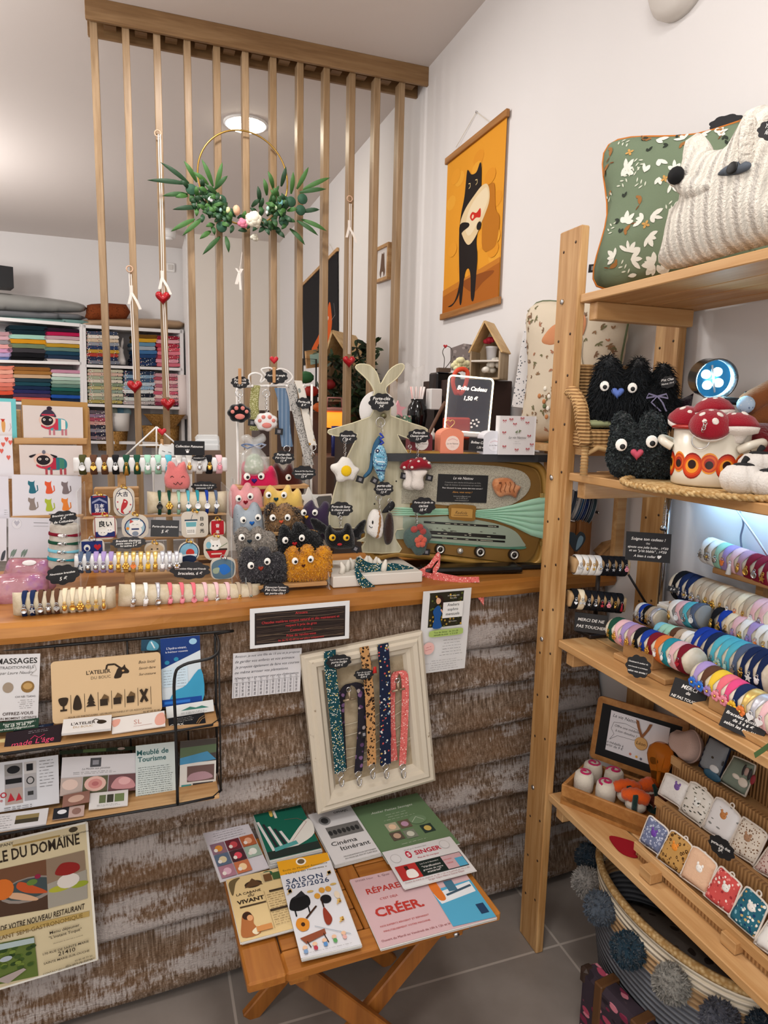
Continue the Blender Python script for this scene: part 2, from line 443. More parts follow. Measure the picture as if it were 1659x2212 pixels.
t.base(t.mix(wf,base,t.mix(.45,'#c6bdb8',t.ramp(st,[(.3,'#7d6a5c'),(.55,'#e6e0dc')]),'MULTIPLY'))); t.bump(t.mix(.6,st,fn),.9,.012); MRUST=t.m
def PY(x): return 1.615+.055*x
cnt=thing('shop_counter','wooden shop counter with honey oak live-edge top and rough plank front','counter',(.4,1.7,0))
zz=[.015,.20,.335,.46,.575,.70,.83,.985]
for i in range(7):
    b=B(); rd=random.Random(i); nx,nz=70,10; vs=[];fs=[]; x0,x1=-1.3,1.335-(.0 if i else .0)
    for a in range(nx+1):
        x=x0+(x1-x0)*a/nx
        lo=zz[i]+.018*noise.noise(V((x*1.7,i*7.3,0)))+(-.02 if i==0 and x>.9 else 0); hi=zz[i+1]+.018*noise.noise(V((x*1.7,(i+1)*7.3,0)))
        if i==0: lo=max(lo,.012)
        for c in range(nz+1):
            f=c/nz; z=lo+(hi-lo)*f
            bulge=(.034*(1-f)**1.5+.012)*min(1,f*6+.15)+.008*noise.noise(V((x*3,z*6,i)))
            vs.append((x,PY(x)-bulge,z))
    for a in range(nx):
        for c in range(nz): fs.append((a*(nz+1)+c,(a+1)*(nz+1)+c,(a+1)*(nz+1)+c+1,a*(nz+1)+c+1))
    n0=len(vs)
    for a in range(nx+1):
        x,y,z=vs[a*(nz+1)]; vs.append((x,PY(x)+.03,z)); x,y,z=vs[a*(nz+1)+nz]; vs.append((x,PY(x)+.03,z))
    for a in range(nx):
        fs.append((n0+2*a,n0+2*a+2,(a+1)*(nz+1),a*(nz+1))); fs.append((a*(nz+1)+nz,(a+1)*(nz+1)+nz,n0+2*a+3,n0+2*a+1))
    b.add(vs,fs,MRUST,True); b.obj('front_plank',cnt)
b=B(); b.bx((-1.3,1.735,0),(1.335,1.78,.975),C('#3a2f28')); b.obj('counter_body',cnt)
b=B(); vs=[];fs=[]; nx=90; prof=[(.50,.978),(.02,.980),(.006,.985),(0,1.0),(.004,1.02),(.016,1.029),(.5,1.03)]
for a in range(nx+1):
    x=-1.35+2.70*a/nx; e=1.575+.05*x+.012*noise.noise(V((x*3.1,3,1)))+.005*noise.noise(V((x*11,3,9)))
    for dy,z in prof:
        vs.append((min(x,1.345),(e+dy+.006*noise.noise(V((x*5,z*40,2)))*(dy<.1)) if dy<.4 else 2.08,z+(.006*noise.noise(V((x*2.3,8,z)))if z<1 else 0)))
k=len(prof)
for a in range(nx):
    for c in range(k-1): fs.append((a*k+c,(a+1)*k+c,(a+1)*k+c+1,a*k+c+1))
    fs.append((a*k+k-1,(a+1)*k+k-1,(a+1)*k,a*k))
fs+=[tuple(range(k))[::-1],tuple(nx*k+c for c in range(k))]
b.add(vs,fs,MWORK,False); b.obj('worktop',cnt)
# ---------------- slatted divider ----------------
MOAK=wood('#a58a6a','#8d7252','z',16,.42,.08); MOAKX=wood('#9a7a55','#82623f','x',14,.5,.1)
sd=thing('slat_divider','tall room divider of twelve vertical oak slats under a channel beam','room divider',(.53,3.31,0))
b=B(); b.bx((-.175,3.262,3.055),(1.35,3.28,3.14),MOAKX,.002); b.bx((-.175,3.40,3.055),(1.35,3.418,3.14),MOAKX,.002); b.bx((-.175,3.28,3.12),(1.35,3.40,3.14),MOAKX)
b.obj('channel_beam',sd)
for i in range(12):
    x=-.146+i*.1245; b=B(); b.box((x,3.315,1.53),(.029,.062,3.06),MOAK,.002); b.obj('slat',sd)
    b=B(); b.box((x+.062,3.36,3.1),(.05,.05,.045),MOAKX); b.obj('spacer_block',sd)
SLX=[-.146+i*.1245 for i in range(12)]
# ---------------- pine shelf unit on the right ----------------
MPZ=wood('#d0a874','#a97c48','z',17,.5,.1,4.5); MPY=wood('#d2ab7a','#bd905c','y',13,.5,.1,3.5); MPX=wood('#cfa878','#b98d5a','x',13,.5,.1)
sh=thing('pine_shelf_unit','tall pine shelf unit with four slatted shelves along the right wall','shelf',(1.15,1.0,0))
SZ=[1.785,1.355,.919,.486]; SX0,SX1=1.0,1.335
for (xa,ya) in ((.993,1.425),(1.31,1.425),(.993,.36),(1.31,.36)):
    b=B(); b.bx((xa,ya,0),(xa+.024,ya+.09,1.945),MPZ,.003)
    for z in [1.915,1.70,1.60,1.48,1.36,1.24,1.12,1.0,.88,.76,.64,.4,.28,.16]:
        for dy in (.02,.068): b.cyl((xa-.0006,ya+dy,z-dy*.3),(xa+.001,ya+dy,z-dy*.3),.0035,C('#3b2412'),n=8)
    u=b.obj('upright',sh)
    if xa<1 and ya>1:
        for z in (1.775,1.335,.90,.47):
            b=B(); b.lathe([(.007,0),(.006,.003),(0,.004)],SILVER,n=12,T=TR((xa,ya+.062,z),0,0,-pi/2)); b.obj('bolt',u)
for z in SZ:
    for i in range(4):
        w=.078; x=SX0+.019+i*(w+.0045) if i else SX0
        if i==0: w=.097-.0
        b=B(); b.bx((SX0 if i==0 else SX0+.1005+(i-1)*.0795,.34,z-.02),(SX0+.096 if i==0 else SX0+.1005+(i-1)*.0795+.074,1.424 if i in(0,3) else 1.45,z),MPY,.002); b.obj('shelf_board',sh)
    for y in (1.38,.45):
        b=B(); b.bx((1.018,y,z-.062),(1.309,y+.03,z-.0205),MPX,.002); b.obj('cross_bar',sh)
# ---------------- shared builders ----------------
def pxl(F,px,py,z=0):
    d=(px-CX)*CR-(py-CY)*CU+FPX*_f; c=V((0,0,HC)); n=V(F.col[2][:3]); o=F.translation+n*z
    t=(o-c).dot(n)/d.dot(n); q=F.inverted()@(c+d*t); return q.x,q.y
def fr(o,rz=0,tilt=0):
    # upright frame at world point o: local x right, y up, z towards the viewer
    return M4.Translation(V(o))@M4.Rotation(rz,4,'Z')@M4.Rotation(pi/2-tilt,4,'X')
def vplane(px,py,rz=0,tilt=0,**k): return fr(P(px,py,**k),rz,tilt)
def outl(F,pts,n=4,sp=True):
    q=[pxl(F,*p) for p in pts]
    return [(p.x,p.y) for p in spline(q,n)] if sp else q
def carduv(F,w,h,px,py): x,y=pxl(F,px,py); return x/w,1-y/h
def heart2(r,n=20):
    return [(r*.06*16*sin(t)**3,r*.06*(13*cos(t)-5*cos(2*t)-2*cos(3*t)-cos(4*t))) for t in [2*pi*i/n for i in range(n)]]
def star2(r,k=5,q=.45): return [(r*(1 if i%2==0 else q)*sin(pi*i/k),r*(1 if i%2==0 else q)*cos(pi*i/k)) for i in range(2*k)]
def sign(name,label,bl,br,tl,txt,shape='rect',col='#262628',group=None,**k):
    F,w,h=pxframe(bl,br,tl,**k)
    c=Card(F,w,h,th=.003,mat=C(col,.7),outline=cloud() if shape=='cloud' else None)
    for t,v,s in txt:
        q=.9 if shape=='rect' else .74
        c.text(t,.5,v,s*h,C('#f4f2ee',.8),shear=.25,bold=.012,wmax=q)
    return c.thing(name,label,'sign',group)
def ringchain(b,top,bot,m=None,r=.0035,rr=.012):
    # a split ring at top and a short chain hanging to bot
    m=m or SILVER; top,bot=V(top),V(bot); b.ring(top,rr,m,.0011); n=max(2,int((bot-top).length/.006))
    for i in range(n):
        p=top.lerp(bot,(i+.5)/n)+V((0,0,0)); b.ring(p,r,m,.0007,(0,1,0) if i%2 else (1,.3,0),10,5)
TUFT={}
def eyes_nose(th,F,zf,eyes,nose,er=.008,ecol='#f2efe8',pup=True):
    for ex,ey,pdx,pdy in eyes:
        x,y=pxl(F,ex,ey,zf); b=B(F); b.ball((x,y,zf),(er,er*1.12,er*.35),C(ecol,.5)); e=b.obj('eye',th)
        b=B(F); b.ball((x+pdx*er,y+pdy*er,zf+er*.22),(er*.5,er*.52,er*.25),BLACK); b.obj('pupil',e)
    if nose:
        nx,ny,ns,nc=nose; x,y=pxl(F,nx,ny,zf); b=B(F@M4.Translation((x,y,zf-.001)))
        b.puff(heart2(ns),ns*.4,cloth(nc),step=ns/4); b.obj('nose',th)
def toy(name,label,cat,F,pts,th_,mat,eyes=(),nose=None,er=.008,fur=None,group=None,zf=None,tailpts=None,step=None,tag=None,R=None,ecol='#f2efe8'):
    o=outl(F,pts); ys=[p[1] for p in o]; xs=[p[0] for p in o]
    base=F@V(((min(xs)+max(xs))/2,min(ys),0)); T=thing(name,label,cat,base,group)
    b=B(F); b.puff(o,th_,mat,step=step,R=R)
    if fur: b.fuzz(fur[0],fur[1],fur[2],*(fur[3:]))
    b.obj('body',T)
    if tailpts:
        b=B(F@M4.Translation((0,0,-th_*.6))); b.puff(outl(F,tailpts),th_*.6,mat)
        if fur: b.fuzz(fur[0]//3,fur[1],fur[2],*(fur[3:]))
        b.obj('side_flap',T)
    eyes_nose(T,F,zf if zf is not None else th_*.93,eyes,nose,er,ecol)
    if tag:
        x,y=pxl(F,*tag); b=B(F); b.box((x,y,0),(.016,.014,.002),C('#1b1b1f'),R=M4.Rotation(-.2,4,'Z')); b.box((x,y,.0013),(.007,.006,.0006),C('#8d8a88'),R=M4.Rotation(-.2,4,'Z')); b.obj('brand_tag',T,'small black woven tag')
    return T
CN={'k':('black','#17171b'),'w':('white','#efece6'),'n':('navy blue','#1d2b52'),'t':('teal','#2d93a3'),'r':('dark red','#7c1a2c'),'p':('pale pink','#e6b9be'),'l':('lilac','#a892c6'),
'c':('cream','#e7d7b9'),'b':('royal blue','#1f3fa0'),'s':('sky blue','#7fc4d8'),'g':('dark green','#1e4a38'),'m':('mint green','#9fd0b8'),'o':('orange','#e07a3c'),'y':('yellow','#e5bf3c'),
'h':('hot pink','#dd4d80'),'e':('beige','#b7a48d'),'u':('brown','#5c3d2c'),'q':('coral pink','#e2707c'),'v':('mauve','#b48a9c'),'z':('grey blue','#54637e'),'x':('silver glitter','#c4c4cc'),'d':('gold glitter','#d9b86a'),'f':('olive green','#4a4a28'),'a':('aqua','#58b7c9')}
CH={'st':'star','he':'heart','di':'disc','dr':'drop','fl':'flower','ta':'tassel','bo':'bow','an':'animal'}
def charm(b,kind,m,T,s=1.0):
    b2=B(T); b2.bm.free(); b2.bm=b.bm; b2.ms=b.ms
    b2.ring((0,.003,.001),.0024*s,m,.0006,(0,0,1),10,5)
    if kind=='st': b2.prism([(x,y-.006) for x,y in star2(.0062*s)],0,.0016,m)
    elif kind=='he': b2.prism([(x,y-.005) for x,y in heart2(.0056*s)],0,.0018,m)
    elif kind=='di': b2.lathe([(0,0),(.0052*s,0),(.0056*s,.0008),(.0048*s,.0018),(.0044*s,.0012),(0,.0012)],m,(0,-.005,0),14); 
    elif kind=='dr': b2.ball((0,-.006,.001),(.0035*s,.006*s,.0024),m,n=10,k=7)
    elif kind=='fl':
        for i in range(6): a=i*pi/3; b2.ball((.0042*s*cos(a),-.004+.0042*s*sin(a),.002),(.0032*s,.0032*s,.0016),m,n=8,k=5)
        b2.ball((0,-.004,.0035),.002*s,GOLD,n=8,k=5)
    elif kind=='ta': b2.lathe([(.001,0),(.0026*s,-.002),(.0024*s,-.004),(.0046*s,-.018*s),(0,-.018*s)],m,n=10,T=M4.Rotation(-pi/2,4,'X')@M4.Translation((0,0,0)))
    elif kind=='bo':
        for q in (-1,1): b2.prism([(0,-.004),(q*.007,.0005),(q*.0075,-.009)][::q],0,.0016,m)
        b2.ball((0,-.004,.001),.0022,m,n=8,k=5)
    else:
        b2.ball((0,-.006,.001),(.0042*s,.0048*s,.0018),m,n=10,k=6)
        for q in (-1,1): b2.ball((q*.003*s,-.0012,.001),(.0017*s,.002*s,.0013),m,n=8,k=5)
CM={'S':('silver',SILVER),'G':('gold',GOLD),'W':('white',C('#efefef',.4)),'P':('pink',C('#e88fa0',.4)),'R':('red',C('#b02030',.4)),'B':('blue',C('#2d6fd0',.3)),'L':('lilac',C('#9a80b8',.7)),'O':('orange',C('#e8803c',.5)),'K':('black',C('#1b1b1b',.4)),'M':('mint',C('#a8ccc0',.5)),'Y':('yellow',C('#e8b830',.5))}
def band(p0,d,up,out,r,t,wd,col,ch,bar,idx,group,ot='from left',n=22,ang=-.45,flat=1.0,cs=1.0,thk=.0016):
    # one bracelet wrapped round a display roll: r radius, t distance along the axis
    cn,hx=CN[col]; c=p0+d*t; cm,ck=(CM[ch[0]],ch[1:]) if ch else (None,None)
    lab=f"{cn} bracelet with {cm[0]+' '+CH[ck]+' charm' if ch else 'no charm'}, {ordinal(idx)} {ot} on {bar}"
    th=thing('bracelet',lab,'bracelet',c-V((0,0,r)),group); m=cloth(hx,1500,.15) if col not in 'xd' else C(hx,.35,.4)
    b=B(); vs=[];fs=[]
    for i in range(n):
        a=2*pi*i/n; q=up*sin(a)+out*cos(a)*flat; wob=1+.012*noise.noise(V((a*3,idx,t*50))); pinch=1-.5*math.exp(-((a-ang-.75)/.35)**2)
        for s,dr in ((-.5,0),(-.46,thk),(-.2,thk*1.25),(.2,thk*1.2),(.46,thk),(.5,0)): vs.append(c+d*(s*wd*pinch)+q*(r*wob+dr+.0006+thk*(1-pinch)))
    for i in range(n):
        j=(i+1)%n
        for k in range(5): fs.append((i*6+k,i*6+k+1,j*6+k+1,j*6+k))
    b.add(vs,fs,m,True); b.obj('band',th)
    if ch:
        a=ang+.42; q=up*sin(a)+out*cos(a)*flat; y=(up-q*up.dot(q)).normalized(); x=y.cross(q)
        T=M4((x,y,q)).transposed().to_4x4(); T.translation=c+q*(r+thk*2.2+.001)
        b=B(); b.ring(T@V((0,.006,0)),.003,SILVER if ch[0]!='G' else GOLD,.0007,q,10,5); charm(b,ck,cm[1],T,cs); b.obj('charm',th)
def roll(name,label,p0,p1,r,spec,bar,group,mat=None,pillow=False,flat=1.0,wd=None,out=None,cs=1.0,ang=-.45,m0=.04,square=False,ot='from left'):
    p0,p1=V(p0),V(p1); d=(p1-p0); L=d.length; d=d.normalized(); up=V((0,0,1)) if abs(d.z)<.9 else V((1,0,0)); up=(up-d*up.dot(d)).normalized()
    o=d.cross(up)
    if o.y>0.05 or (abs(o.y)<=.05 and o.x>0): o=-o
    mat=mat or cloth('#e6ddcb',500,.3,.9,'#d8ccb4'); b=B(); N=20; M=26; vs=[];fs=[]
    for i in range(M+1):
        s=i/M; e=min(s,1-s)*L
        for k in range(N):
            a=2*pi*k/N; x,y=cos(a)*flat,sin(a)
            if pillow:
                # stitched pillow: ends pinch to a flat seam with two ears
                f=min(1,max(0,e/(r*1.5))); rr=math.sqrt(1-(1-f)**2); X=x*(.12+.88*rr)*r; Y=y*(.95 if f<.05 else 1)*(1.0-.12*rr+.0)*r*1.06
                vs.append(p0+d*(s*L)+o*X*.98+up*Y)
            elif square:
                k2=1/max(abs(x/flat),abs(y)); vs.append(p0+d*(s*L)+o*x*k2*r*.8+up*y*k2*r*.8)
            else:
                f=min(1,.86+e/(r*1.2)); vs.append(p0+d*(s*L)+o*x*r*f+up*y*r*f)
    for i in range(M):
        for k in range(N): fs.append((i*N+k,i*N+(k+1)%N,i*N+N+(k+1)%N,i*N+N+k))
    fs+=[tuple(range(N))[::-1],tuple(M*N+k for k in range(N))]
    b.add(vs,fs,mat,True); b.thing(name,label,'bracelet display')
    n=len(spec); 
    for i,it in enumerate(spec):
        col,ch=it[0],it[1:] if len(it)>1 else ''
        t=L*(m0+(1-2*m0)*(i+.5)/n); w=wd or L*(1-2*m0)/n*.95
        band(p0,d,up,o,r*(1.0 if not square else 1.02),t,w,col,ch,bar,i,group,ot,flat=flat,cs=cs,ang=ang)
# ---------------- top shelf ----------------
F,w,h=pxframe((1282,616),(1588,556),(1314,312),x=1.08)
bl=P(1284,618,x=1.075); tl=P(1314,314,x=1.11); d=V((.62,-.785,0)); F,w,h=frame(bl,bl+d*.4,tl)
MGREEN=cloth('#74836b',700,.3)
T=thing('cushion','sage green cushion with white leaves and orange piping, on the top shelf','cushion',F@V((w/2,0,0)))
o=[(.006,0),(w*.5,.012),(w-.006,0),(w-.012,h*.5),(w,h),(w*.5,h-.012),(0,h),(.014,h*.5)]; sq=[(p.x,p.y) for p in spline(o,6)]
b=B(F); b.puff(sq,.065,MGREEN,step=.022,R=.17); rd=random.Random(21); cw_=[paper('#e4e3d8'),paper('#d3d6c4')]
for i in range(105):
    x,y,a=rd.uniform(0,w),rd.uniform(0,h),rd.uniform(0,6.3); k=rd.random()
    if k<.42:
        for j in range(rd.randint(2,4)): b.leaf(x,y,a+(j-1.2)*.75,rd.uniform(.018,.03),rd.uniform(.007,.013),cw_[0])
    elif k<.6:
        for j in range(5): b.leaf(x+.006*j*cos(a),y+.006*j*sin(a),a+(1.1 if j%2 else -1.1),.011,.0035,cw_[1])
    elif k<.75: [b.leaf(x,y,a+j,rd.uniform(.010,.016),.006,paper('#2f362e')) for j in (0,.9)]
    elif k<.9: b.leaf(x,y,a,.022,.010,paper('#9a6a3a')); b.leaf(x+.016*cos(a),y+.016*sin(a),a+.9,.012,.007,paper('#9a6a3a')); b.leaf(x,y,a+2.4,.014,.003,paper('#7a4c2a'))
    else: [b.leaf(x,y,a+j*1.57,.010,.006,paper('#c89a58')) for j in range(4)]
b.obj('cushion_cover',T)
b=B(F); b.tube([(x,y,0) for x,y in sq],.003,C('#c9772c',.8),6,True); b.obj('piping',T)
b=B(F); b.box((-.006,.045,0),(.026,.02,.002),C('#1b1b1f')); b.box((-.006,.045,.0013),(.012,.01,.0006),C('#8d8a88')); b.obj('brand_tag',T,'small black woven tag')
F2=F@M4.Translation((w*.56,h-.015,.0)); c=Card(F2,.075,.036,th=.003,mat=C('#1c1c1f',.7),outline=cloud(8)); c.thing('cloud_sign','black scalloped sign peeking over the sage green cushion','sign')
F=vplane(1442,580,-pi/2,x=1.035)
t=NT('ribbed_plush',.95,0,.05); t.base('#ece5d8'); wv=t.n('TexWave',bands_direction='X',Scale=9.5); t.l(t.co(kind='Object',rot=(0,0,pi/2)),wv.inputs['Vector'])
t.bump(t.mix(.25,wv.outputs['Color'],t.noise(t.co(),200,3)),1,.02); MRIB=t.m; t.b.inputs['Sheen Weight'].default_value=.3
fx=[(1441,582),(1444,520),(1452,480),(1462,442),(1480,430),(1470,410),(1450,402),(1446,385),(1462,376),(1482,366),(1488,330),(1497,297),(1508,287),(1524,296),(1536,322),(1560,322),(1584,312),(1604,280),(1626,240),(1642,228),(1662,232),(1690,290),(1740,400),(1760,480),(1745,505),(1600,544)]
T=thing('fox_cushion','cream ribbed plush fox cushion with black nose on the top shelf','cushion',F@V((.1,0,0)))
b=B(F); b.puff(outl(F,fx),.05,MRIB,step=.014,R=.09); b.obj('body',T)
G=F@M4.Translation((0,0,.045)); b=B(F); b.puff(outl(G,[(1446,395),(1450,410),(1476,436),(1500,438),(1530,425),(1556,402),(1540,380),(1500,370),(1465,374)]),.03,MRIB,T=M4.Translation((0,0,.028)),step=.01); b.obj('muzzle',T)
x,y=pxl(F,1460,379,.06); b=B(F); b.ball((x,y,.06),(.0175,.0165,.013),C('#121214',.9)); b.obj('nose',T)
G=F@M4.Translation((0,0,.05)); b=B(G); b.puff(outl(G,[(1550,376),(1570,358),(1600,348),(1622,352),(1618,366),(1595,376),(1565,380)]),.006,cloth('#596069'),step=.006); e=b.obj('eye',T); x,y=pxl(G,1587,364); b=B(G); b.ball((x,y,.006),(.0125,.0105,.003),BLACK); b.obj('pupil',e)
b=B(F); q=outl(F,[(1640,330),(1652,262),(1664,258),(1668,340),(1650,380)]); b.puff(q,.02,MRIB,T=M4.Translation((0,0,.04)),step=.01); b.obj('ear',T)
sign('cloud_sign','black scalloped price sign pinned to the cream fox cushion ear',(1627,302),(1690,306),(1625,254),[('Yoris le',.45,.22),('fenek',.72,.22)],'cloud',x=.96)
# ---------------- second shelf ----------------
Z2=1.3555
# wicker armchair
a=P(1268,1030,z=Z2); W=TR((a.x+.012,a.y+.03,Z2),-.25); MW1=C('#c9a471',.7); MW2=C('#a97f4c',.75)
T=thing('wicker_armchair','small pale wicker armchair holding the long-haired black plush','doll chair',a)
b=B(W)
t=NT('wicker_weave',.75,0,.3); wv=t.n('TexWave',bands_direction='Z',Scale=38); t.l(t.co(),wv.inputs['Vector']); wv2=t.n('TexWave',bands_direction='X',Scale=24); t.l(t.co((1,1,0)),wv2.inputs['Vector'])
t.base(t.mix(wv.outputs['Color'],'#8a6238','#cfa670')); t.bump(t.mix(.4,wv.outputs['Color'],wv2.outputs['Color']),1,.004); MWIK=t.m
b.box((.085,.07,.085),(.17,.14,.05),MWIK,.008); b.obj('seat',T)
for x,y in ((.0,0),(.17,0),(0,.14),(.17,.14)):
    b=B(W); b.tube([(x,y,0),(x,y,.05),(x,y,.07)],[.009,.0085,.009],MW1,10)
    for i in range(9): b.ring((x,y,.004+i*.0075),.0092,MW2,.0011,(.05,.03,1),12,5)
    b.obj('leg',T)
b=B(W); b.tube([(0,0,.05),(.03,0,.066),(.05,0,.062),(.12,0,.062),(.14,0,.066),(.17,0,.05)],.006,MW1,8); b.obj('brace',T)
for s in (0,1):
    b=B(W); pts=[(s*.17,-.004,.075),(s*.17+(.012 if s else -.012),-.006,.12),(s*.17+(.018 if s else -.018),.0,.16),(s*.17+(.014 if s else -.014),.05,.19),(s*.17,.13,.2)]
    b.tube([V(p) for p in spline(pts,5,False)],.016,MWIK,12,flat=1.1)
    for i,p in enumerate(spline(pts,5,False)[::1]): b.ring(p,.0165,MW1,.0014,(0,.5,.8),12,5)
    b.obj('arm',T)
b=B(W); b.bx((-.01,.14,.075),(.18,.155,.27),MWIK,.006); b.obj('backrest',T)
b=B(W); b.puff([(.005,.0),(.165,.0),(.165,.13),(.005,.13)],.012,cloth('#9aa078'),T=M4.Translation((0,0,.122))); b.obj('seat_pad',T)
FK=['#0d1013','#15191d','#1c2126']; FK=[C(c,.9) for c in FK]
F=fr(W@V((.085,.05,.112)),-.72)
TF_=toy('fluffy_cat_plush','long-haired black plush with blue heart nose in the wicker armchair','plush toy',F,
 [(1278,925),(1274,880),(1282,830),(1290,798),(1306,772),(1322,768),(1336,790),(1350,812),(1364,786),(1380,772),(1394,784),(1404,826),(1414,822),(1420,794),(1438,786),(1455,815),(1458,850),(1466,890),(1452,915),(1400,922),(1340,925)],.05,plush('#101418'),
 [(1306,834,.1,-.2),(1366,838,.1,-.2)],(1334,848,.0155,'#6078bf'),.0108,(9000,.02,FK,.0011,.75,.5),zf=.06,R=.045)
x,y=pxl(F,1420,856,.055); b=B(F); RB=cloth('#8f8aa8')
for s in (-1,1): b.rib([(x,y,.056)]+[(x+s*.024*sin(q*.9),y+.006*sin(q*2),.058+.006*sin(q)) for q in (1,2,3)]+[(x,y,.058)],(0,1,.3),.0035,RB); b.rib([(x,y,.057),(x+s*.012,y-.014,.06),(x+.016+s*.006,y-.034,.056)],(1,.2,0),.0035,RB)
b.obj('ribbon_bow',TF_)
sign('cloud_sign','black oval tag on the long-haired black plush beside the bow',(1425,842,1.27),(1462,836,1.235),(1427,814,1.27),[("P'tit Chat",.4,.2),('Noirot 19 €',.68,.2)],'cloud')
F=vplane(1390,1038,-.6,.08,z=Z2)
toy('curly_cat_plush','dark green-black curly plush cat with pink heart nose on the second shelf','plush toy',F,
 [(1330,1026),(1317,1008),(1311,985),(1317,950),(1321,920),(1327,900),(1338,890),(1352,891),(1364,905),(1370,915),(1382,916),(1388,900),(1398,889),(1413,887),(1428,898),(1437,920),(1442,945),(1452,975),(1466,1000),(1463,1022),(1448,1032),(1395,1033)],.045,plush('#23282a',sc=160,st=1.5),
 [(1342,961,.2,-.3),(1408,954,.1,-.3)],(1376,980,.0145,'#c25468'),.0125,(6500,.0065,[C('#262b2d',.95),C('#30373a',.95),C('#3a4241',.95)],.0028,.5,.9),zf=.049,tag=(1455,990))
b=B(fr(P(1462,885,x=1.22),-.7)); b.puff([(p[0],p[1]) for p in [(-.03,-.03),(-.03,.03),(-.012,.028),(.01,.026),(.034,.04),(.03,-.02),(.01,-.045)]],.022,plush('#2a1426'),step=.01); b.thing('plum_plush','dark plum plush half hidden at the right arm of the wicker armchair','plush toy')
# braided mat
cx,cy=1.12,1.045
t=NT('braided_straw',.8,0,.2); v=t.co(); n=t.vor(t.co((1,1,1)),130,None); t.base(t.ramp(n.outputs['Distance'],[(0,'#d8bd8c'),(.7,'#a47f4c')])); t.bump(n.outputs['Distance'],-1,.004); MSTR=t.m
b=B(); b.lathe([(0,.002),(.205,.002),(.205,.007),(0,.007)],MSTR,(cx,cy,Z2-.0015),48)
for k in range(3):
    pts=[]; 
    for i in range(150): a=2*pi*i/150; q=a*36+k*2*pi/3; rr=.203+.0055*sin(q); pts.append((cx+rr*cos(a),cy+rr*sin(a),Z2+.006+.0035*cos(q)))
    b.tube(pts,.0042,MSTR,6,True)
b.thing('straw_mat','round braided straw mat under the enamel pot, hanging over the shelf edge','mat')
# enamel pot with mushrooms
pc=P(1540,1053,z=Z2+.007)+V((.036,.05,0)); pc.z=Z2+.007; EN=C('#ddd6c6',.25,0,.5); PR=.072; PH=.118
T=thing('enamel_pot','cream enamel cooking pot with orange retro rings, full of plush mushrooms','pot',pc)
b=B(); b.lathe([(.0,.0),(PR-.006,0),(PR-.001,.004),(PR,.02),(PR,PH-.004),(PR-.003,PH-.004),(PR-.004,.01),(0,.008)],EN,pc,48); b.obj('pot_body',T)
b=B(); b.lathe([(PR-.004,PH-.006),(PR+.004,PH-.005),(PR+.007,PH-.001),(PR+.004,PH+.003),(PR-.004,PH+.001)],C('#a3261f',.3),pc,48); b.obj('rim',T)
def cylpoly(b,pts,c,r,m,a0):
    vs=[]; fs=[]; n=len(pts); k=4; mx=sum(p[0] for p in pts)/n; my=sum(p[1] for p in pts)/n
    for j in range(k+1):
        f=j/k
        for x,y in pts: X=mx+(x-mx)*f; Y=my+(y-my)*f; a=a0+X/r; vs.append((c[0]+r*cos(a),c[1]+r*sin(a),c[2]+Y))
    for j in range(k):
        for i in range(n): fs.append((j*n+i,j*n+(i+1)%n,j*n+n+(i+1)%n,j*n+n+i))
    b.add(vs,fs,m)
b=B(); a0=math.atan2(-pc.y,-pc.x); ew=2*pi*PR/14
for lay,(big,small,cb,csm) in enumerate([(.026,.021,'#8d1f16','#e8962a'),(.0225,.0175,'#c93a18','#c8431a'),(.0185,.0145,'#d9521c','#d8601f'),(.0145,.0105,'#e8962a','#a82a1c'),(.009,.008,'#2a0f0a','#2a0f0a')]):
    for i in range(14):
        odd=i%2; X=i*ew-pi*PR; rr=(small if odd else big)
        if lay<3 or True: cylpoly(b,[(X+min(rr,.026)*(.86 if lay==0 else 1)*cos(q)*.92,.044+(.003 if odd else -.003)*(lay<4)+rr*sin(q)) for q in [2*pi*u/20 for u in range(20)]],pc,PR+.0004+lay*.0003+(.00012 if odd else 0),C(csm if odd else cb,.3),a0)
b.obj('retro_pattern',T)
for s in (-1,1):
    ang=a0+(-1.75 if s<0 else 1.15); n=V((cos(ang),sin(ang),0)); sd=V((-n.y,n.x,0)); c=pc+n*(PR-.004)+V((0,0,.075))
    b=B(); b.tube(spline([c-sd*.03,c-sd*.028+n*.018+V((0,0,.01)),c+n*.028+V((0,0,.016)),c+sd*.028+n*.018+V((0,0,.01)),c+sd*.03],6,False),[.0085]*25,EN,10); b.obj('handle',T)
RED=plush('#8f1626',sc=400,st=.5); WPL=plush('#e4dbd3',sc=400,st=.6)
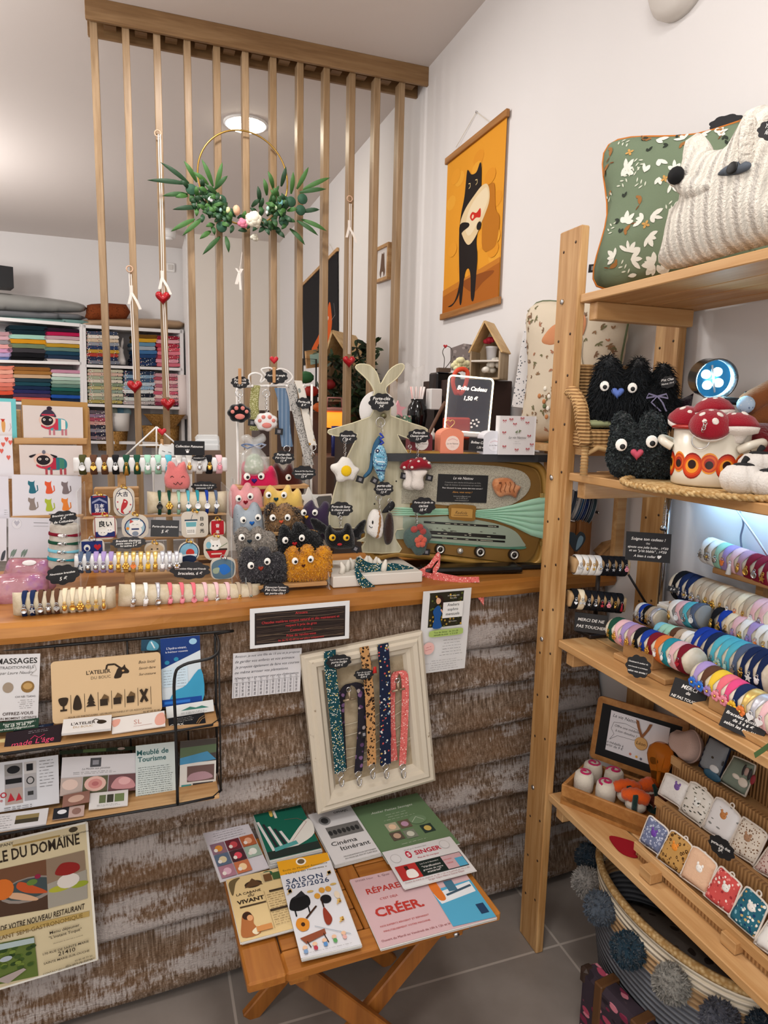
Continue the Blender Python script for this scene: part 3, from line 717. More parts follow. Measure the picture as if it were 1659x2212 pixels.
def mushroom(label,px,py,off,tilt,rz,keyring=False,s=1.0):
    p=P(px,py,x=pc.x+off[0]); T=thing('mushroom_keyring' ,label,'plush toy',p,'plush mushrooms in the enamel pot'); Tm=TR(p,rz,tilt,0,s)
    b=B(Tm); b.lathe([(0,.022),(.012,.021),(.024,.014),(.031,.004),(.0325,-.002)],RED,n=20); b.obj('cap',T)
    for i,(a,q) in enumerate(((0.3,.5),(1.6,.6),(2.8,.55),(4.0,.62),(5.2,.5))):
        b=B(Tm@M4.Rotation(a,4,'Z')@M4.Rotation(q*1.25,4,'Y')@M4.Translation((0,0,.0265-.006*q))); b.ball((0,0,0),(.0068,.0055,.0022),WPL,n=10,k=5); b.obj('spot',T)
    b=B(Tm); b.lathe([(.0325,-.002),(.030,-.010),(.016,-.014),(.0125,-.02),(.011,-.026),(0,-.027)],WPL,n=20); b.obj('stem',T)
    if keyring:
        t0=Tm@V((-.008,-.014,.018)); b=B(); e=P(1514,945,x=pc.x-.06); 
        for i in range(6): b.ring(t0.lerp(e,(i+.3)/6.5)+V((-.014,-.014,0))*(1-i/6*.2),.0035,SILVER,.0008,(0,1,0) if i%2 else (1,.4,0),10,5)
        b.ring(e+V((-.012,-.012,-.006)),.0155,SILVER,.0013,(.75,.66,0),26,6); b.obj('keyring',T)
mushroom('plush mushroom with red cap lying at the left of the enamel pot',1487,908,(-.03,0),.35,-.2,False,1.25)
mushroom('plush mushroom topmost in the enamel pot, its pale underside showing',1540,888,(.0,0),-.15,.2,False,1.25)
mushroom('plush mushroom at the front of the enamel pot with chain and steel keyring',1534,918,(-.05,0),.75,-.75,True,1.2)
mushroom('plush mushroom lying low at the right of the enamel pot',1592,922,(-.0,0),-.1,-.5,False,1.25)
F,w,h=pxframe((1470,1050,1.12),(1507,1054,1.06),(1478,1024,1.125)); 
c=Card(F,w,h,'#1f1f22',.002); c.text('Porte-clé',.5,.32,h*.2,'#f2f0ec',shear=.25); c.text('Champi-mignon',.5,.6,h*.18,'#f2f0ec',shear=.25,wmax=.92); c.text('13 €',.5,.88,h*.18,'#f2f0ec',shear=.25)
c.add([(w,0,-.002),(w+.012,0,-.03),(w,h,-.002)],[(0,1,2)],C('#151517')); c.box((w/2,h*.5,-.016),(w,h*1.02,.002),C('#151517'),R=M4.Rotation(-.5,4,'X')); c.thing('tent_sign','folded black price tent in front of the enamel pot','sign')
PUM=plush('#d9d4ce',sc=240,st=.6)
def pumpkin(label,px,py,off,r,m,st=True,name='plush_pumpkin'):
    p=P(px,py,x=off); T=thing(name,label,'plush pumpkin',(p.x,p.y,p.z-r*.74),'white plush pumpkins'if m is PUM else None)
    b=B(); b.lathe([(0,.62),(.3,.66),(.7,.56),(.95,.25),(1,-.05),(.85,-.45),(.5,-.68),(0,-.66)],m,n=60,T=M4.Translation(p)@M4.Scale(r,4),wob=lambda a,z:.86+.14*math.sqrt(abs(sin(a*3)))); b.obj('pumpkin_body',T)
    if st: b=B(); b.tube([p+V((0,0,r*.55)),p+V((0,0,r*.8)),p+V((.006,0,r*.95))],[.007,.005,.006],C('#1c1c1e',.9),8); b.ball(p+V((0,0,r*.62)),(.018,.018,.005),C('#1c1c1e',.9)); b.obj('stalk',T)
pumpkin('white plush pumpkin with black stalk at the front of the straw mat',1604,1034,1.035,.040,PUM)
pumpkin('white plush pumpkin perched behind the front one beside the pot',1638,1006,1.09,.037,PUM)
pumpkin('white plush pumpkin cut by the right picture edge on the straw mat',1662,1044,1.05,.035,PUM)
pumpkin('dark red curly plush pumpkin behind the enamel pot',1640,965,1.22,.075,plush('#6e1c22',sc=130,st=1.5),False)
T=thing('long_limbed_plush','tan plush toy whose two arms reach in behind the mushrooms','plush toy',P(1640,930,x=1.3))
for i,q in enumerate((((1695,830),(1640,860),(1606,880)),((1700,880),(1640,905),(1598,930)))):
    b=B(); pp=[P(*z,x=1.3-.03*j) for j,z in enumerate(q)]
    b.tube(spline(pp,6,False),[.026]*10+[.025,.023,.019],plush('#8a5430',sc=300,st=.5),14); o=b.obj('arm',T)
    if i==0: b=B(); b.ball(P(1611,874,x=1.225),(.016,.02,.019),dots('#b9d2ea',['#6d86a8','#e8eef4'],160,.3)); b.obj('paw_patch',o)
# led clamp lamp
p=P(1548,820,x=1.2); lp=bpy.data.lights.new('led_glow','POINT'); lp.energy=.5; lp.color=(.45,.85,1); lp.shadow_soft_size=.01; lo=bpy.data.objects.new('led_glow',lp); COL.objects.link(lo); lo.location=p+V((-.40,-.90,-.14))*-.012
T=thing('led_lamp','chrome clip lamp with glowing bluish white LEDs above the mushrooms','lamp',p-V((0,0,.06)))
n=V((-.40,-.90,-.14)).normalized(); u=n.orthogonal().normalized(); w=n.cross(u); Rm=M4((u,w,n)).transposed().to_4x4(); Rm.translation=p
b=B(Rm); b.lathe([(0,-.07),(.03,-.068),(.043,-.055),(.0445,0),(.046,.001),(.0425,.0),(.041,-.03)],C('#7d8894',.15,1),n=36); b.obj('lamp_shade',T)
b=B(Rm); b.lathe([(0,-.029),(.041,-.028)],C('#5cc3f2',.35),n=32); b.obj('reflector',T)  # cyan of the LED light put into the reflector's own colour
for i in range(4):
    a=i*pi/2+.3; b=B(Rm); b.lathe([(0,-.02),(.0095,-.021),(.01,-.027)],glow('#d8f2ff',5),(.0175*cos(a),.0175*sin(a),0),16); b.obj('led',T)
b=B(Rm); b.box((0,0,-.019),(.062,.004,.003),STEEL,R=M4.Rotation(.3+pi/4,4,'Z')); b.obj('led_bracket',T)
b=B(); b.cyl(p+V((.0,-.02,-.045)),P(1600,868,x=1.24),.008,C('#1a1a1d')); b.cyl(P(1595,866,x=1.24),P(1640,876,x=1.27),.0035,SILVER); b.cyl(P(1612,852,x=1.25),P(1606,884,x=1.25),.003,BLACK); b.ball(P(1612,850,x=1.25),.005,BLACK); b.obj('clamp_arm',T)
# ---------------- third shelf: bracelets ----------------
Z3=.9195; WB=wood('#cfa877','#b58a58','y',16,.55); WBX=wood('#cfa877','#b58a58','x',16,.55)
# ribbon spool stand standing on the counter end
T=thing('ribbon_spool_stand','wooden stand carrying a row of ribbon spools behind the front upright','spool stand',P(1275,1195,y=1.75))
for (x0,y0,x1,y1,yy,nm) in ((1276,1048,1328,1215,1.80,'back_board'),(1248,1112,1281,1205,1.70,'front_board'),(1226,1128,1246,1210,1.715,'side_board')):
    a=P(x0,y1,y=yy); c=P(x1,y0,y=yy); b=B(); b.bx((a.x,yy,1.031),(c.x,yy+.03,c.z),wood('#a87444','#8a5a2e','z',12),.003); b.obj(nm,T)
a,e=P(1228,1088,y=1.74),P(1291,1107,y=1.70)
b=B(); b.cyl(a+(a-e)*.3,e,.004,C('#2a2522'),n=10); b.cyl(e,e+(e-a)*.04,.0055,SILVER); b.obj('axle',T)
for i,cc in enumerate(['#39414d','#c9c4bc','#26486b','#1c2f5e','#252a3a','#3a4a52']):
    c=a.lerp(e,.02+i*.125); d=(e-a).normalized()
    b=B(); b.cyl(c,c+d*.014,.043-.003*(i>3),cloth(cc,600),n=28); b.obj('ribbon_reel',T)
    b=B()
    for q in (-.001,.015): b.cyl(c+d*q,c+d*(q+.0012),.046-.003*(i>3),C('#8a8c90',.4),n=28)
    b.obj('reel_flange',T)
F=vplane(1244,1205,-.2,y=1.66); c=Card(F,.0,.0,th=.001); c.bm.clear()
o=outl(F,[(1244,1192),(1230,1172),(1225,1158),(1231,1150),(1240,1151),(1246,1157),(1254,1149),(1262,1153),(1265,1164),(1258,1178)])
c.prism(o,-.004,0,C('#2b3438',.4)); c.prism(outl(F,[(1244,1188),(1248,1166),(1254,1157),(1260,1162),(1256,1176)]),0,.0006,C('#7f9aa5',.3))
c.thing('heart_pendant','dark slate heart ornament with a pale blue stripe before the ribbon spools','ornament')
# little birdhouse
F=vplane(1340,1232,-.35,y=1.66); b=B(F); o=outl(F,[(1296,1195),(1334,1161),(1352,1198),(1352,1232),(1298,1232)],sp=False)
b.prism(o,-.05,-.004,WBX); 
for q in (((1294,1199),(1334,1160)),((1334,1160),(1354,1200))):
    u,v=[V((*pxl(F,*z),-.025)) for z in q]; d=v-u; b.box((u+v)/2,(d.length,.008,.056),WB,R=M4.Rotation(math.atan2(d.y,d.x),4,'Z'))
x,y=pxl(F,1328,1196); b.lathe([(0,0),(.011,0)],C('#3c2a1c'),(x,y,-.003),18)
b.thing('birdhouse','tiny pale wooden birdhouse behind the upper bracelet bar','ornament')
# pole with bell, wooden batten
pb=P(1419,1330,x=1.295); pt=P(1434,1070,x=1.295); b=B(); b.cyl((pt.x,1.395,.921),(pt.x,1.395,1.334),.0075,C('#b9bcc2',.12,1),n=16); b.lathe([(0,0),(.03,0),(.03,.004),(.009,.008),(0,.008)],STEEL,(pt.x,1.395,Z3),24)
b.thing('chrome_pole','slim chrome upright tube behind the black gift sign','pole')
p=P(1432,1140,x=1.28); T=thing('bell_charm','small silver bell dangling on a chain by the chrome pole','ornament',p); b=B(); b.ball(p,.0075,SILVER); b.obj('bell',T); b=B(); b.ball(p+V((0,-.0,-.004)),(.0078,.0078,.004),C('#1a1a1d',.3)); b.obj('clapper',T)
b=B()
for i in range(9): b.ring(p+V((0,0,.012+i*.006)),.0035,SILVER,.0007,(0,1,0) if i%2 else (1,0,0),8,4)
b.cyl(p+V((0,0,.065)),p+V((0,0,.075)),.0006,SILVER); b.obj('chain',T)
sign('chalk_sign','black gift-wrap sign with five white handwritten lines before the chrome pole',(1350,1209,1.30),(1447,1217,1.23),(1354,1148,1.30),[('Soigne ton cadeau !',.27,.1),('Oui',.4,.06),('ajoute une jolie boîte , 1€50',.55,.085),('et un "p\'tit blabla" , 1€50',.68,.085),('A bien à coller ♥',.86,.085)])
# bracelet T-stand
a=P(1228,1224,y=1.50); c=P(1357,1222,y=1.44)
T=thing('bracelet_tree','dark T-shaped bracelet stand with two square bars behind the upright','bracelet display',P(1280,1385,z=Z3))
b0=P(1283,1220,y=1.5); b=B(); 
b.bx((1.08,1.40,Z3),(1.22,1.47,Z3+.012),C('#241a15',.5),.003); b.cyl((1.135,1.455,Z3+.01),(1.135,1.455,1.10),.006,C('#2a1c14',.5)); b.obj('stand',T)
b=B(); b.tube([P(1352,1232,y=1.45),P(1378,1275,y=1.44),P(1400,1310,y=1.43)],.0032,C('#1d1613',.5),8); b.obj('prop_stick',T)
def bar2(p0,p1,r,nm,cols,bar,grp):
    roll('bracelet_bar',nm,p0,p1,r,cols,bar,grp,C('#b89468',.6),square=True,cs=.85,ang=-.35)
bar2(P(1234,1219,y=1.435),P(1354,1224,y=1.40),.0235,'upper square wooden bracelet bar of the dark stand',['wSbo','wGdr','wGst','wSfl','kSst','kSst','kSan','kPfl'],'the upper dark stand bar','bracelets on the upper dark stand bar')
bar2(P(1226,1292,y=1.435),P(1347,1304,y=1.385),.0235,'lower square wooden bracelet bar of the dark stand',['kWhe','cSbo','kSst','kSdi','kRst','kPfl','kGan','kRta'],'the lower dark stand bar','bracelets on the lower dark stand bar')
sign('chalk_sign','black MERCI sign standing under the two dark bracelet bars',(1240,1362,1.43),(1312,1372,1.37),(1243,1322,1.43),[('MERCI DE NE',.42,.16),('PAS TOUCHER',.78,.16)],col='#2c2c2e')
# display rolls
SD=wood('#b78e5e','#a1774a','y',16,.55)
def P2(q,x): return P(q[0],q[1],x=x)
A0,A1=P2((1326,1357),1.09),P2((1508,1432),1.09)
roll('bracelet_pillow','long cream bracelet roll of the lowest row, left one, on a wood riser',A0,A1,.030,['gGst','pGfl','lPst','vGfl','kGst','bGst','rGfl','oWan','tWdr','pWan','rRhe'],'the left front roll','bracelets on the left front roll',out=1,cs=1.1)
b=B(); b.bx((1.052,1.10,Z3),(1.17,1.272,Z3+.014),WB,.002); zt=A0.z-.03
b.bx((1.06,1.15,Z3+.014),(1.12,1.25,Z3+.05),SD,.002); b.bx((1.075,1.17,Z3+.05),(1.11,1.23,min(A0.z,A1.z)-.03),SD,.002)
b.thing('display_riser','stepped light wood riser under the left front bracelet roll','riser')
B0,B1=P2((1512,1455),1.065),P2((1690,1560),1.065)
roll('bracelet_pillow','clear-based bracelet roll of the lowest row, right one, near the picture edge',B0,B1,.030,['lBfl','uBfl','yLfl','qPfl','hPfl','nYfl','dOfl','xWhe','pWhe'],'the right front roll','bracelets on the right front roll',cs=1.5)
b=B(); b.bx((1.02,.66,Z3),(1.14,.99,Z3+.014),WB,.002); b.bx((1.03,.895,Z3+.014),(1.06,.96,Z3+.045),SD,.002); b.bx((1.055,.85,Z3+.014),(1.085,.873,min(B0.z,B1.z)-.031),SD,.002); b.bx((1.055,.72,Z3+.014),(1.085,.745,min(B0.z,B1.z)-.031),SD,.002)
b.thing('display_riser','light wood riser blocks under the right front bracelet roll','riser')
C0,C1=P2((1512,1392),1.17),P2((1690,1466),1.17)
roll('bracelet_pillow','fat bracelet roll of the second row wearing blue and teal bands',C0,C1,.042,['bSan','bSfl','nSfl','aSst','aMfl','aMdr','zSst','nGan','nWst','nWan'],'the blue second-row roll','bracelets on the blue second-row roll',cs=1.4)
E0,E1=P2((1424,1366),1.14),P2((1502,1392),1.14)
roll('bracelet_pillow','short bracelet roll tucked between the two lowest left rolls',E0,E1,.024,['s','mSan','mSfl','u','e','w'],'the short tucked roll','bracelets on the short tucked roll',wd=.019)
F0,F1=P2((1548,1336),1.235),P2((1690,1396),1.235)
roll('bracelet_pillow','cream third-row roll whose bracelets carry pastel tassels',F0,F1,.030,['kGdr','bGdi','cGst','pLta','wGan','lLta','wOta','wGta'],'the tassel roll','bracelets on the tassel roll',pillow=True,cs=1.4)
D0,D1=P2((1466,1262),1.27),P2((1690,1345),1.27)
roll('bracelet_pillow','long fourth-row roll wearing black, navy and beige bracelets',D0,D1,.037,['kSst','nSan','nSfl','eSfl','eSst','eGan','cGfl','eGst','eWta','cOst','eGst','pWdi','pSdi'],'the beige fourth-row roll','bracelets on the beige fourth-row roll',cs=1.4)
G0,G1=P2((1524,1186),1.305),P2((1690,1248),1.305)
roll('bracelet_pillow','topmost cream bracelet roll wearing pale, pink and red bracelets',G0,G1,.031,['wSst','wSfl','mSan','lOan','pWta','vGdr','rGdi','rSdi','rGst'],'the topmost roll','bracelets on the topmost roll',pillow=True,cs=1.4)
H0,H1=P2((1390,1317),1.2),P2((1424,1330),1.2)
roll('bracelet_block','white striped bracelet block left of the small round roll',P2((1384,1322),1.19),P2((1430,1338),1.19),.024,['wSst','bSfl','kSan','eGst','xSdi'],'the striped block','bracelets on the striped block',square=False)
roll('bracelet_block','short round grey bracelet roll between the wooden step and the blue roll',P2((1458,1322),1.21),P2((1528,1334),1.21),.029,['wGdr','pWdi','aSdi','zWdi'],'the round grey roll','bracelets on the round grey roll',mat=cloth('#8d8f8e'),cs=1.3)
st=thing('display_steps','wooden stair display carrying the upper bracelet rolls','display stand',(1.24,1.0,Z3))
for nm,x0,x1,z,y1 in (('step_board',1.28,1.33,G0.z-.033,1.22),('step_board',1.232,1.30,D0.z-.038,1.30),('step_board',1.2,1.262,F0.z-.032,1.17)):
    b=B(); b.bx((x0,.55,z-.014),(x1,y1,z),SD,.002); b.obj(nm,st)
for y in (.6,1.1):
    b=B(); b.bx((1.31,y,Z3),(1.334,y+.02,G0.z-.047),SD); b.bx((1.262,y,Z3),(1.28,y+.02,D0.z-.052),SD); b.bx((1.22,y,Z3),(1.24,y+.02,F0.z-.046),SD); b.obj('support_panel',st)
# soap on a dish
p=P(1452,1302,x=1.235); T=thing('card_dish','white tray with cream cards and a tiny dark price flag beside the striped block','tray',(p.x,p.y,p.z-.045)); b=B(); b.box(p+V((0,0,-.035)),(.05,.075,.028),C('#dcdcdc',.4),.004); b.obj('tray',T)
b=B(); b.box(p+V((0,0,-.014)),(.04,.06,.008),C('#e8e0d0'),.001); b.box(p+V((.002,0,-.007)),(.038,.056,.006),C('#f0efec'),.001); b.obj('card_pile',T)
b=B(); b.ball(p+V((-.027,.0,-.034)),(.003,.0075,.009),C('#3c6b2e',.6)); b.obj('green_dot',T)
sign('chalk_sign','tiny black price flag on the white card tray',(1441,1276,1.26),(1463,1282,1.24),(1442,1265,1.26),[('5 €',.7,.45)])
sign('cloud_sign','black oval sign leaning on the wood riser of the left front roll',(1348,1458,1.155),(1404,1472,1.10),(1350,1408,1.165),[('Choisissez la couleur de',.36,.12),('votre bracelet et sa breloque',.56,.12),('selon vos envies !',.76,.12)],'cloud','#1d1d1f')
sign('chalk_sign','black MERCI sign on the shelf edge between the two front rolls',(1442,1512,1.053),(1515,1540,.985),(1452,1460,1.066),[('MERCI',.33,.17),('de',.52,.14),('NE PAS TOUCHER',.78,.15)],col='#1d1d1f')
sign('chalk_sign','black adjustable bracelet price sign at the shelf edge near the picture border',(1552,1566,.905),(1643,1608,.835),(1562,1518,.915),[('Bracelets ajustables',.36,.16),('de 5 à 6 €',.58,.15),('selon les modèles',.8,.15)],col='#1d1d1f')
# under-shelf LED strip and cable
b=B(); b.bx((1.30,.5,1.318),(1.325,1.33,1.333),C('#d8d8da',.4)); T=b.thing('led_strip_light','bright bluish LED strip fixed under the second shelf','light strip')
b=B(); b.bx((1.302,.52,1.3165),(1.323,1.31,1.318),glow('#bfe2ff',6)); b.obj('led_diffuser',T)
area((1.3,.95,1.315),.03,.75,.75,(.28,.62,1.0),(0,math.radians(-25),0),'led_strip_glow')
b=B(); b.tube(spline([P(1598,1105,x=1.33),P(1606,1130,x=1.34),P(1600,1160,x=1.34),P(1603,1190,x=1.335)],6,False),.0022,C('#6a6f80'),6); b.thing('power_cable','grey cable hanging on the bluish lit wall','cable')
b=B(); b.cyl(P(1592,1100,x=1.33),P(1659,1200,x=1.32),.003,C('#d0d6de',.3,.6)); b.thing('metal_brace','thin pale metal rod slanting across the bluish lit wall','rod')
# ---------------- fourth shelf ----------------
Z4=.4865
BX1=wood('#b9854c','#a06c36','y',12,.5); BXX=wood('#b9854c','#a06c36','x',12,.5)
p0=P(1210,1735,z=Z4); p1=P(1396,1812,z=Z4); d=(p1-p0); ang=math.atan2(d.y,d.x); W=TR(p0+V((0,0,.0)),ang); BW=d.length+.02; BD=.165; BH=.055
T=thing('wooden_box','hinged wooden box holding plush sushi, its lid standing open','box',W@V((BW/2,BD/2,0)))
b=B(W); b.bx((0,0,0),(BW,BD,.024),BXX); b.bx((0,0,.008),(BW,.009,BH),BXX,.002); b.bx((0,BD-.009,.008),(BW,BD,BH),BXX,.002); b.bx((0,.009,.008),(.009,BD-.009,BH),BXX,.002); b.bx((BW-.009,.009,.008),(BW,BD-.009,BH),BXX,.002); b.obj('box_body',T)
F=W@M4.Translation((0,BD+.012,BH+.004))@M4.Rotation(pi/2-.22,4,'X'); LH=.175
c=Card(F,BW,LH,th=.012,mat=BXX,round_=.012); c.rect(.06,.1,.94,.92,C('#101012',.8)); c.rect(.17,.17,.82,.80,'#d9d5d8')
c.text('La vie Nattou',.34,.26,.009,'#222',shear=.3); c.line([(.2,.62),(.24,.52),(.2,.45),(.22,.34),(.35,.31),(.52,.36),(.54,.46),(.46,.52),(.28,.53),(.2,.62)],.0009,'#333')
c.text('Offre une médaille',.375,.4,.0085,'#333',shear=.25,wmax=.28); c.text('à ton doudou !',.37,.47,.0085,'#333',shear=.25,wmax=.24); c.text('La médaille à',.26,.68,.007,'#333',shear=.25); c.text('partir de 9 €',.26,.73,.007,'#333',shear=.25)
c.blob([(.66,.64),(.63,.68),(.66,.73),(.72,.74),(.76,.7),(.75,.65),(.7,.63)],'#5a5560'); c.ell(.7,.63,.035,.035,'#2e2a30'); c.ell(.685,.63,.01,.012,'#eee'); c.ell(.715,.63,.01,.012,'#eee')
for u,v,q in ((.45,.74,'#c47a68'),(.52,.75,'#d9a04a'),(.57,.76,'#6d6a75')): c.ell(u,v,.014,.02,q)
for i in range(2): b2=0
o=c.obj('box_lid',T)
T2=thing('wooden_medal','round wooden medal on a brown ribbon hanging in the open box lid','medal',F@V((BW*.55,LH*.46,.003)))
b=B(F); b.lathe([(0,.003),(.017,.003),(.017,0.0005)],C('#c79a5c',.5),(BW*.55,LH*.47,.002),24); b.obj('medal',T2)
b=B(F); 
for q in (-1,1): b.rib([(BW*.55+q*.018,LH*.8,.004),(BW*.55+q*.012,LH*.7,.005),(BW*.55,LH*.57,.006)],(1,.2*q,0),.008,cloth('#8a5a3a'))
b.obj('ribbon',T2)
c=Card(F@M4.Translation((BW*.55-.016,LH*.47-.016,.0052)),.032,.032,th=.0002,mat=C('#c79a5c',.5),round_=.0155); c.text('Léon',.5,.62,.009,'#2a1a10',shear=.25); c.obj('engraving',T2)
sign('chalk_sign','small black sushi price sign on the front left of the wooden box',(1214,1745,1.372),(1252,1754,1.335),(1218,1706,1.372),[('Porte-clé sushi',.25,.12),('Nigiri-crevette',.43,.12),('Hosomaki-poulpe',.6,.12),('California-poulpe',.76,.12),('9 €',.92,.12)],col='#1f1f22')
WK=plush('#d8cfc0',sc=500,st=.5); 
def maki(i,lab,px,py,dx):
    x,y=[(.034,.122),(.036,.060),(.092,.124),(.098,.054)][i]; T=thing('maki_plush',lab,'plush toy',W@V((x,y,.03)),'white plush maki in the wooden box'); R=.025
    b=B(W@M4.Translation((x,y,.0255))); b.lathe([(0,0),(R*.9,0),(R,.008),(R*1.02,.03),(R*.93,.046),(R*.75,.051),(0,.052)],WK,n=40,wob=lambda a,z:1+.018*cos(a*26)*(1 if z<.04 else 0)); b.obj('body',T)
    sp=[(x+(.003+.0022*t)*cos(t*1.05+i),y+(.003+.0022*t)*sin(t*1.05+i),.0622-.00008*t*t) for t in [k*.5 for k in range(16)]]; sp=[(p,q,r+.0165) for p,q,r in sp]
    b=B(W); b.tube(sp,.0034,plush('#b01e56',sc=500,st=.4),6); b.obj('swirl',T)
maki(0,'white plush maki with pink swirl at the back left of the wooden box',1257,1668,0)
maki(1,'white plush maki with pink swirl at the front left of the wooden box',1245,1698,0)
maki(2,'white plush maki with pink swirl second along the back of the wooden box',1312,1690,0)
maki(3,'white plush maki with pink swirl nearest the front wall of the wooden box',1300,1724,0)
OR=plush('#d4571c',sc=200,st=.8)
for i,(px,py,l) in enumerate(((1335,1695,'orange plush shrimp nigiri with a dark green belt, left of the orange trio'),(1372,1680,'orange plush shrimp nigiri at the back corner of the wooden box'),(1365,1735,'orange plush shrimp nigiri nearest the front of the wooden box'))):
    q=V([(.146,.075,0),(.185,.122,0),(.178,.046,0)][i]);  T=thing('nigiri_plush',l,'plush toy',W@V((q.x,q.y,.03)),'orange plush nigiri in the wooden box'); G=W@M4.Translation((q.x,q.y,.055))@M4.Rotation((.5,1.0,.2)[i],4,'Z')
    b=B(G); b.ball((0,0,-.008),(.026,.02,.018),WK); b.obj('rice',T)
    b=B(G); b.tube([(-.034+.0065*k,0,.012+.006*sin(k*.3)) for k in range(11)],[.009+.0085*sin(pi*(k+.6)/11.5)+.0022*(k%2) for k in range(11)],OR,14); b.obj('shrimp',T)
    b=B(G); b.tube([(.0,.027*cos(a),.0+.031*sin(a)) for a in [2*pi*k/20 for k in range(20)]],.0065,plush('#12302a',sc=400),8,True,flat=.5); b.obj('seaweed_belt',T)
p=P(1418,1752,z=Z4+.02); T=thing('maki_plush','dark green plush maki with pink filling right of the wooden box','plush toy',p-V((0,0,.02)))
b=B(); b.lathe([(0,0),(.024,0),(.026,.02),(.024,.042)],plush('#16302b'),(p.x,p.y,Z4),20); b.obj('seaweed_wrap',T); b=B(); b.lathe([(.024,.042),(.018,.047),(0,.047)],WK,(p.x,p.y,Z4),20); b.ball((p.x,p.y-.004,Z4+.047),(.008,.007,.004),plush('#c0244c')); b.obj('rice',T)
# amber bulb on its block
p=P(1420,1708,z=Z4+.06); b=B(); b.bx((p.x-.04,p.y-.035,Z4),(p.x+.045,p.y+.04,p.z-.004),C('#5d2a1e',.7),.002); b.thing('dark_red_box','dark red cardboard block beneath the amber bulb','box')
T=thing('amber_bulb','large amber filament bulb standing beside the open wooden box','light bulb',(p.x,p.y,p.z-.004)); z0=p.z-.004
b=B(); b.lathe([(0,0),(.012,.0),(.013,.004),(.012,.014),(.0125,.018)],C('#6d5a40',.3,.9),(p.x,p.y,z0),20); b.obj('screw_base',T)
b=B(); AG=NT('amber_glass',.04); AG.base('#e0963c'); AG.b.inputs['Transmission Weight'].default_value=.9; AG.b.inputs['IOR'].default_value=1.15
b.lathe([(.0125,.018),(.017,.035),(.022,.06),(.030,.085),(.033,.102),(.029,.12),(.017,.131),(0,.134)],AG.m,(p.x,p.y,z0),28); b.obj('glass_globe',T)
b=B(); b.cyl((p.x,p.y,z0+.018),(p.x,p.y,z0+.06),.004,C('#c79a5c',.4),n=8)
for k in range(4): a=k*pi/2; b.tube([(p.x+.003*cos(a),p.y+.003*sin(a),z0+.05),(p.x+.013*cos(a),p.y+.013*sin(a),z0+.1),(p.x+.004*cos(a),p.y+.004*sin(a),z0+.055)],.0007,C('#d9a860',.4),5)
b.obj('filament',T)
# tiered pouch display
FL=NT('fluted_wood',.6); FL.base('#a57c50'); wv=FL.n('TexWave',bands_direction='Y',Scale=36); FL.l(FL.co(),wv.inputs['Vector']); FL.base(FL.ramp(wv.outputs['Color'],[(0,'#8a6238'),(.5,'#b08555')])); FL.bump(wv.outputs['Color'],.8,.003)
T=thing('tiered_display','three-tier fluted wood display holding small fabric pouches','display stand',(1.16,.9,Z4))
TI=[(1.05,(1376,1815)),(1.14,(1420,1718)),(1.23,(1455,1630))]; RZ=[]
for i,(x,q) in enumerate(TI):
    r=P(*q,x=x); RZ.append((x,r.z,r.y)); b=B(); b.bx((x-.009,.45,r.z-.022),(x,r.y,r.z),WB,.0015); b.obj('rail',T)
    b=B(); b.bx((x,.45,r.z-.03),(x+.075,r.y,r.z-.022),WB); b.bx((x,.45,Z4),(x+.004,r.y,r.z-.03),FL.m); b.obj('tier_board',T)
    b=B(); zt=P(*((1400,1735),(1440,1648),(1500,1530))[i],x=x+.06).z; b.bx((x+.062,.45,Z4),(x+.072,r.y,RZ[-1][1]+.075),FL.m); b.obj('back_panel',T)
def pouch(name,label,i,pts,base,th=.008,icon=None,edge='#ddd3c8',lean=.32,loop=None,grp='small fabric pouches on the tiered display',off=.012):
    x=RZ[i][0]+off; q=[P(*z,x=x) for z in pts]; low=min(q,key=lambda v:v.z); F=fr((x,low.y,RZ[i][1]-.02),-pi/2,lean)
    o=outl(F,pts,3); T=thing(name,label,'pouch',F@V((0,0,0)),grp); xs=[p[0] for p in o]; ys=[p[1] for p in o]
    b=B(F); b.puff(o,th,base,step=.008,R=.014); b.obj('pouch_body',T)
    b=B(F); b.tube([(a,c,0) for a,c in o],.0022,cloth(edge),6,True); b.obj('piping',T)
    if loop: X,Y=pxl(F,*loop); b=B(F); b.ring((X,Y,0),.005,cloth(edge),.0016,(0,0,1)); b.obj('hanging_loop',T)
    if icon: 
        X,Y=pxl(F,icon[0],icon[1],th); b=B(F@M4.Translation((X,Y,th-.0005)))
        for (dx,dy,rx,ry,cc) in icon[2]: b.ball((dx,dy,0),(rx,ry,.0022),C(cc,.5),n=14,k=6)
        b.obj('button',T)
AN=lambda c,d='#2a2020':[(0,0,.009,.008,c),(-.006,.008,.003,.004,c),(.006,.008,.003,.004,c),(-.003,.001,.0013,.0015,d),(.004,.001,.0013,.0015,d)]
pouch('fabric_pouch','round pale pink plush pouch at the left end of the top tier',2,[(1455,1588),(1462,1578),(1478,1582),(1497,1578),(1508,1590),(1514,1615),(1508,1638),(1490,1648),(1470,1635),(1452,1612)],plush('#b79a8e',sc=500,st=.4),.025,edge='#b79a8e')
pouch('zip_case','grey zip case with a sleepy seal face on the top tier',2,[(1532,1596),(1536,1592),(1573,1612),(1577,1620),(1556,1676),(1550,1680),(1514,1656),(1512,1650)],cloth('#85888c',700,.3),.01,edge='#1c2536',icon=(1540,1668,[(0,-.008,.026,.011,'#37617a'),(0,.008,.014,.009,'#d8d8d8'),(-.014,.03,.004,.003,'#3a3226'),(.016,.03,.002,.006,'#2d2a2c')]))
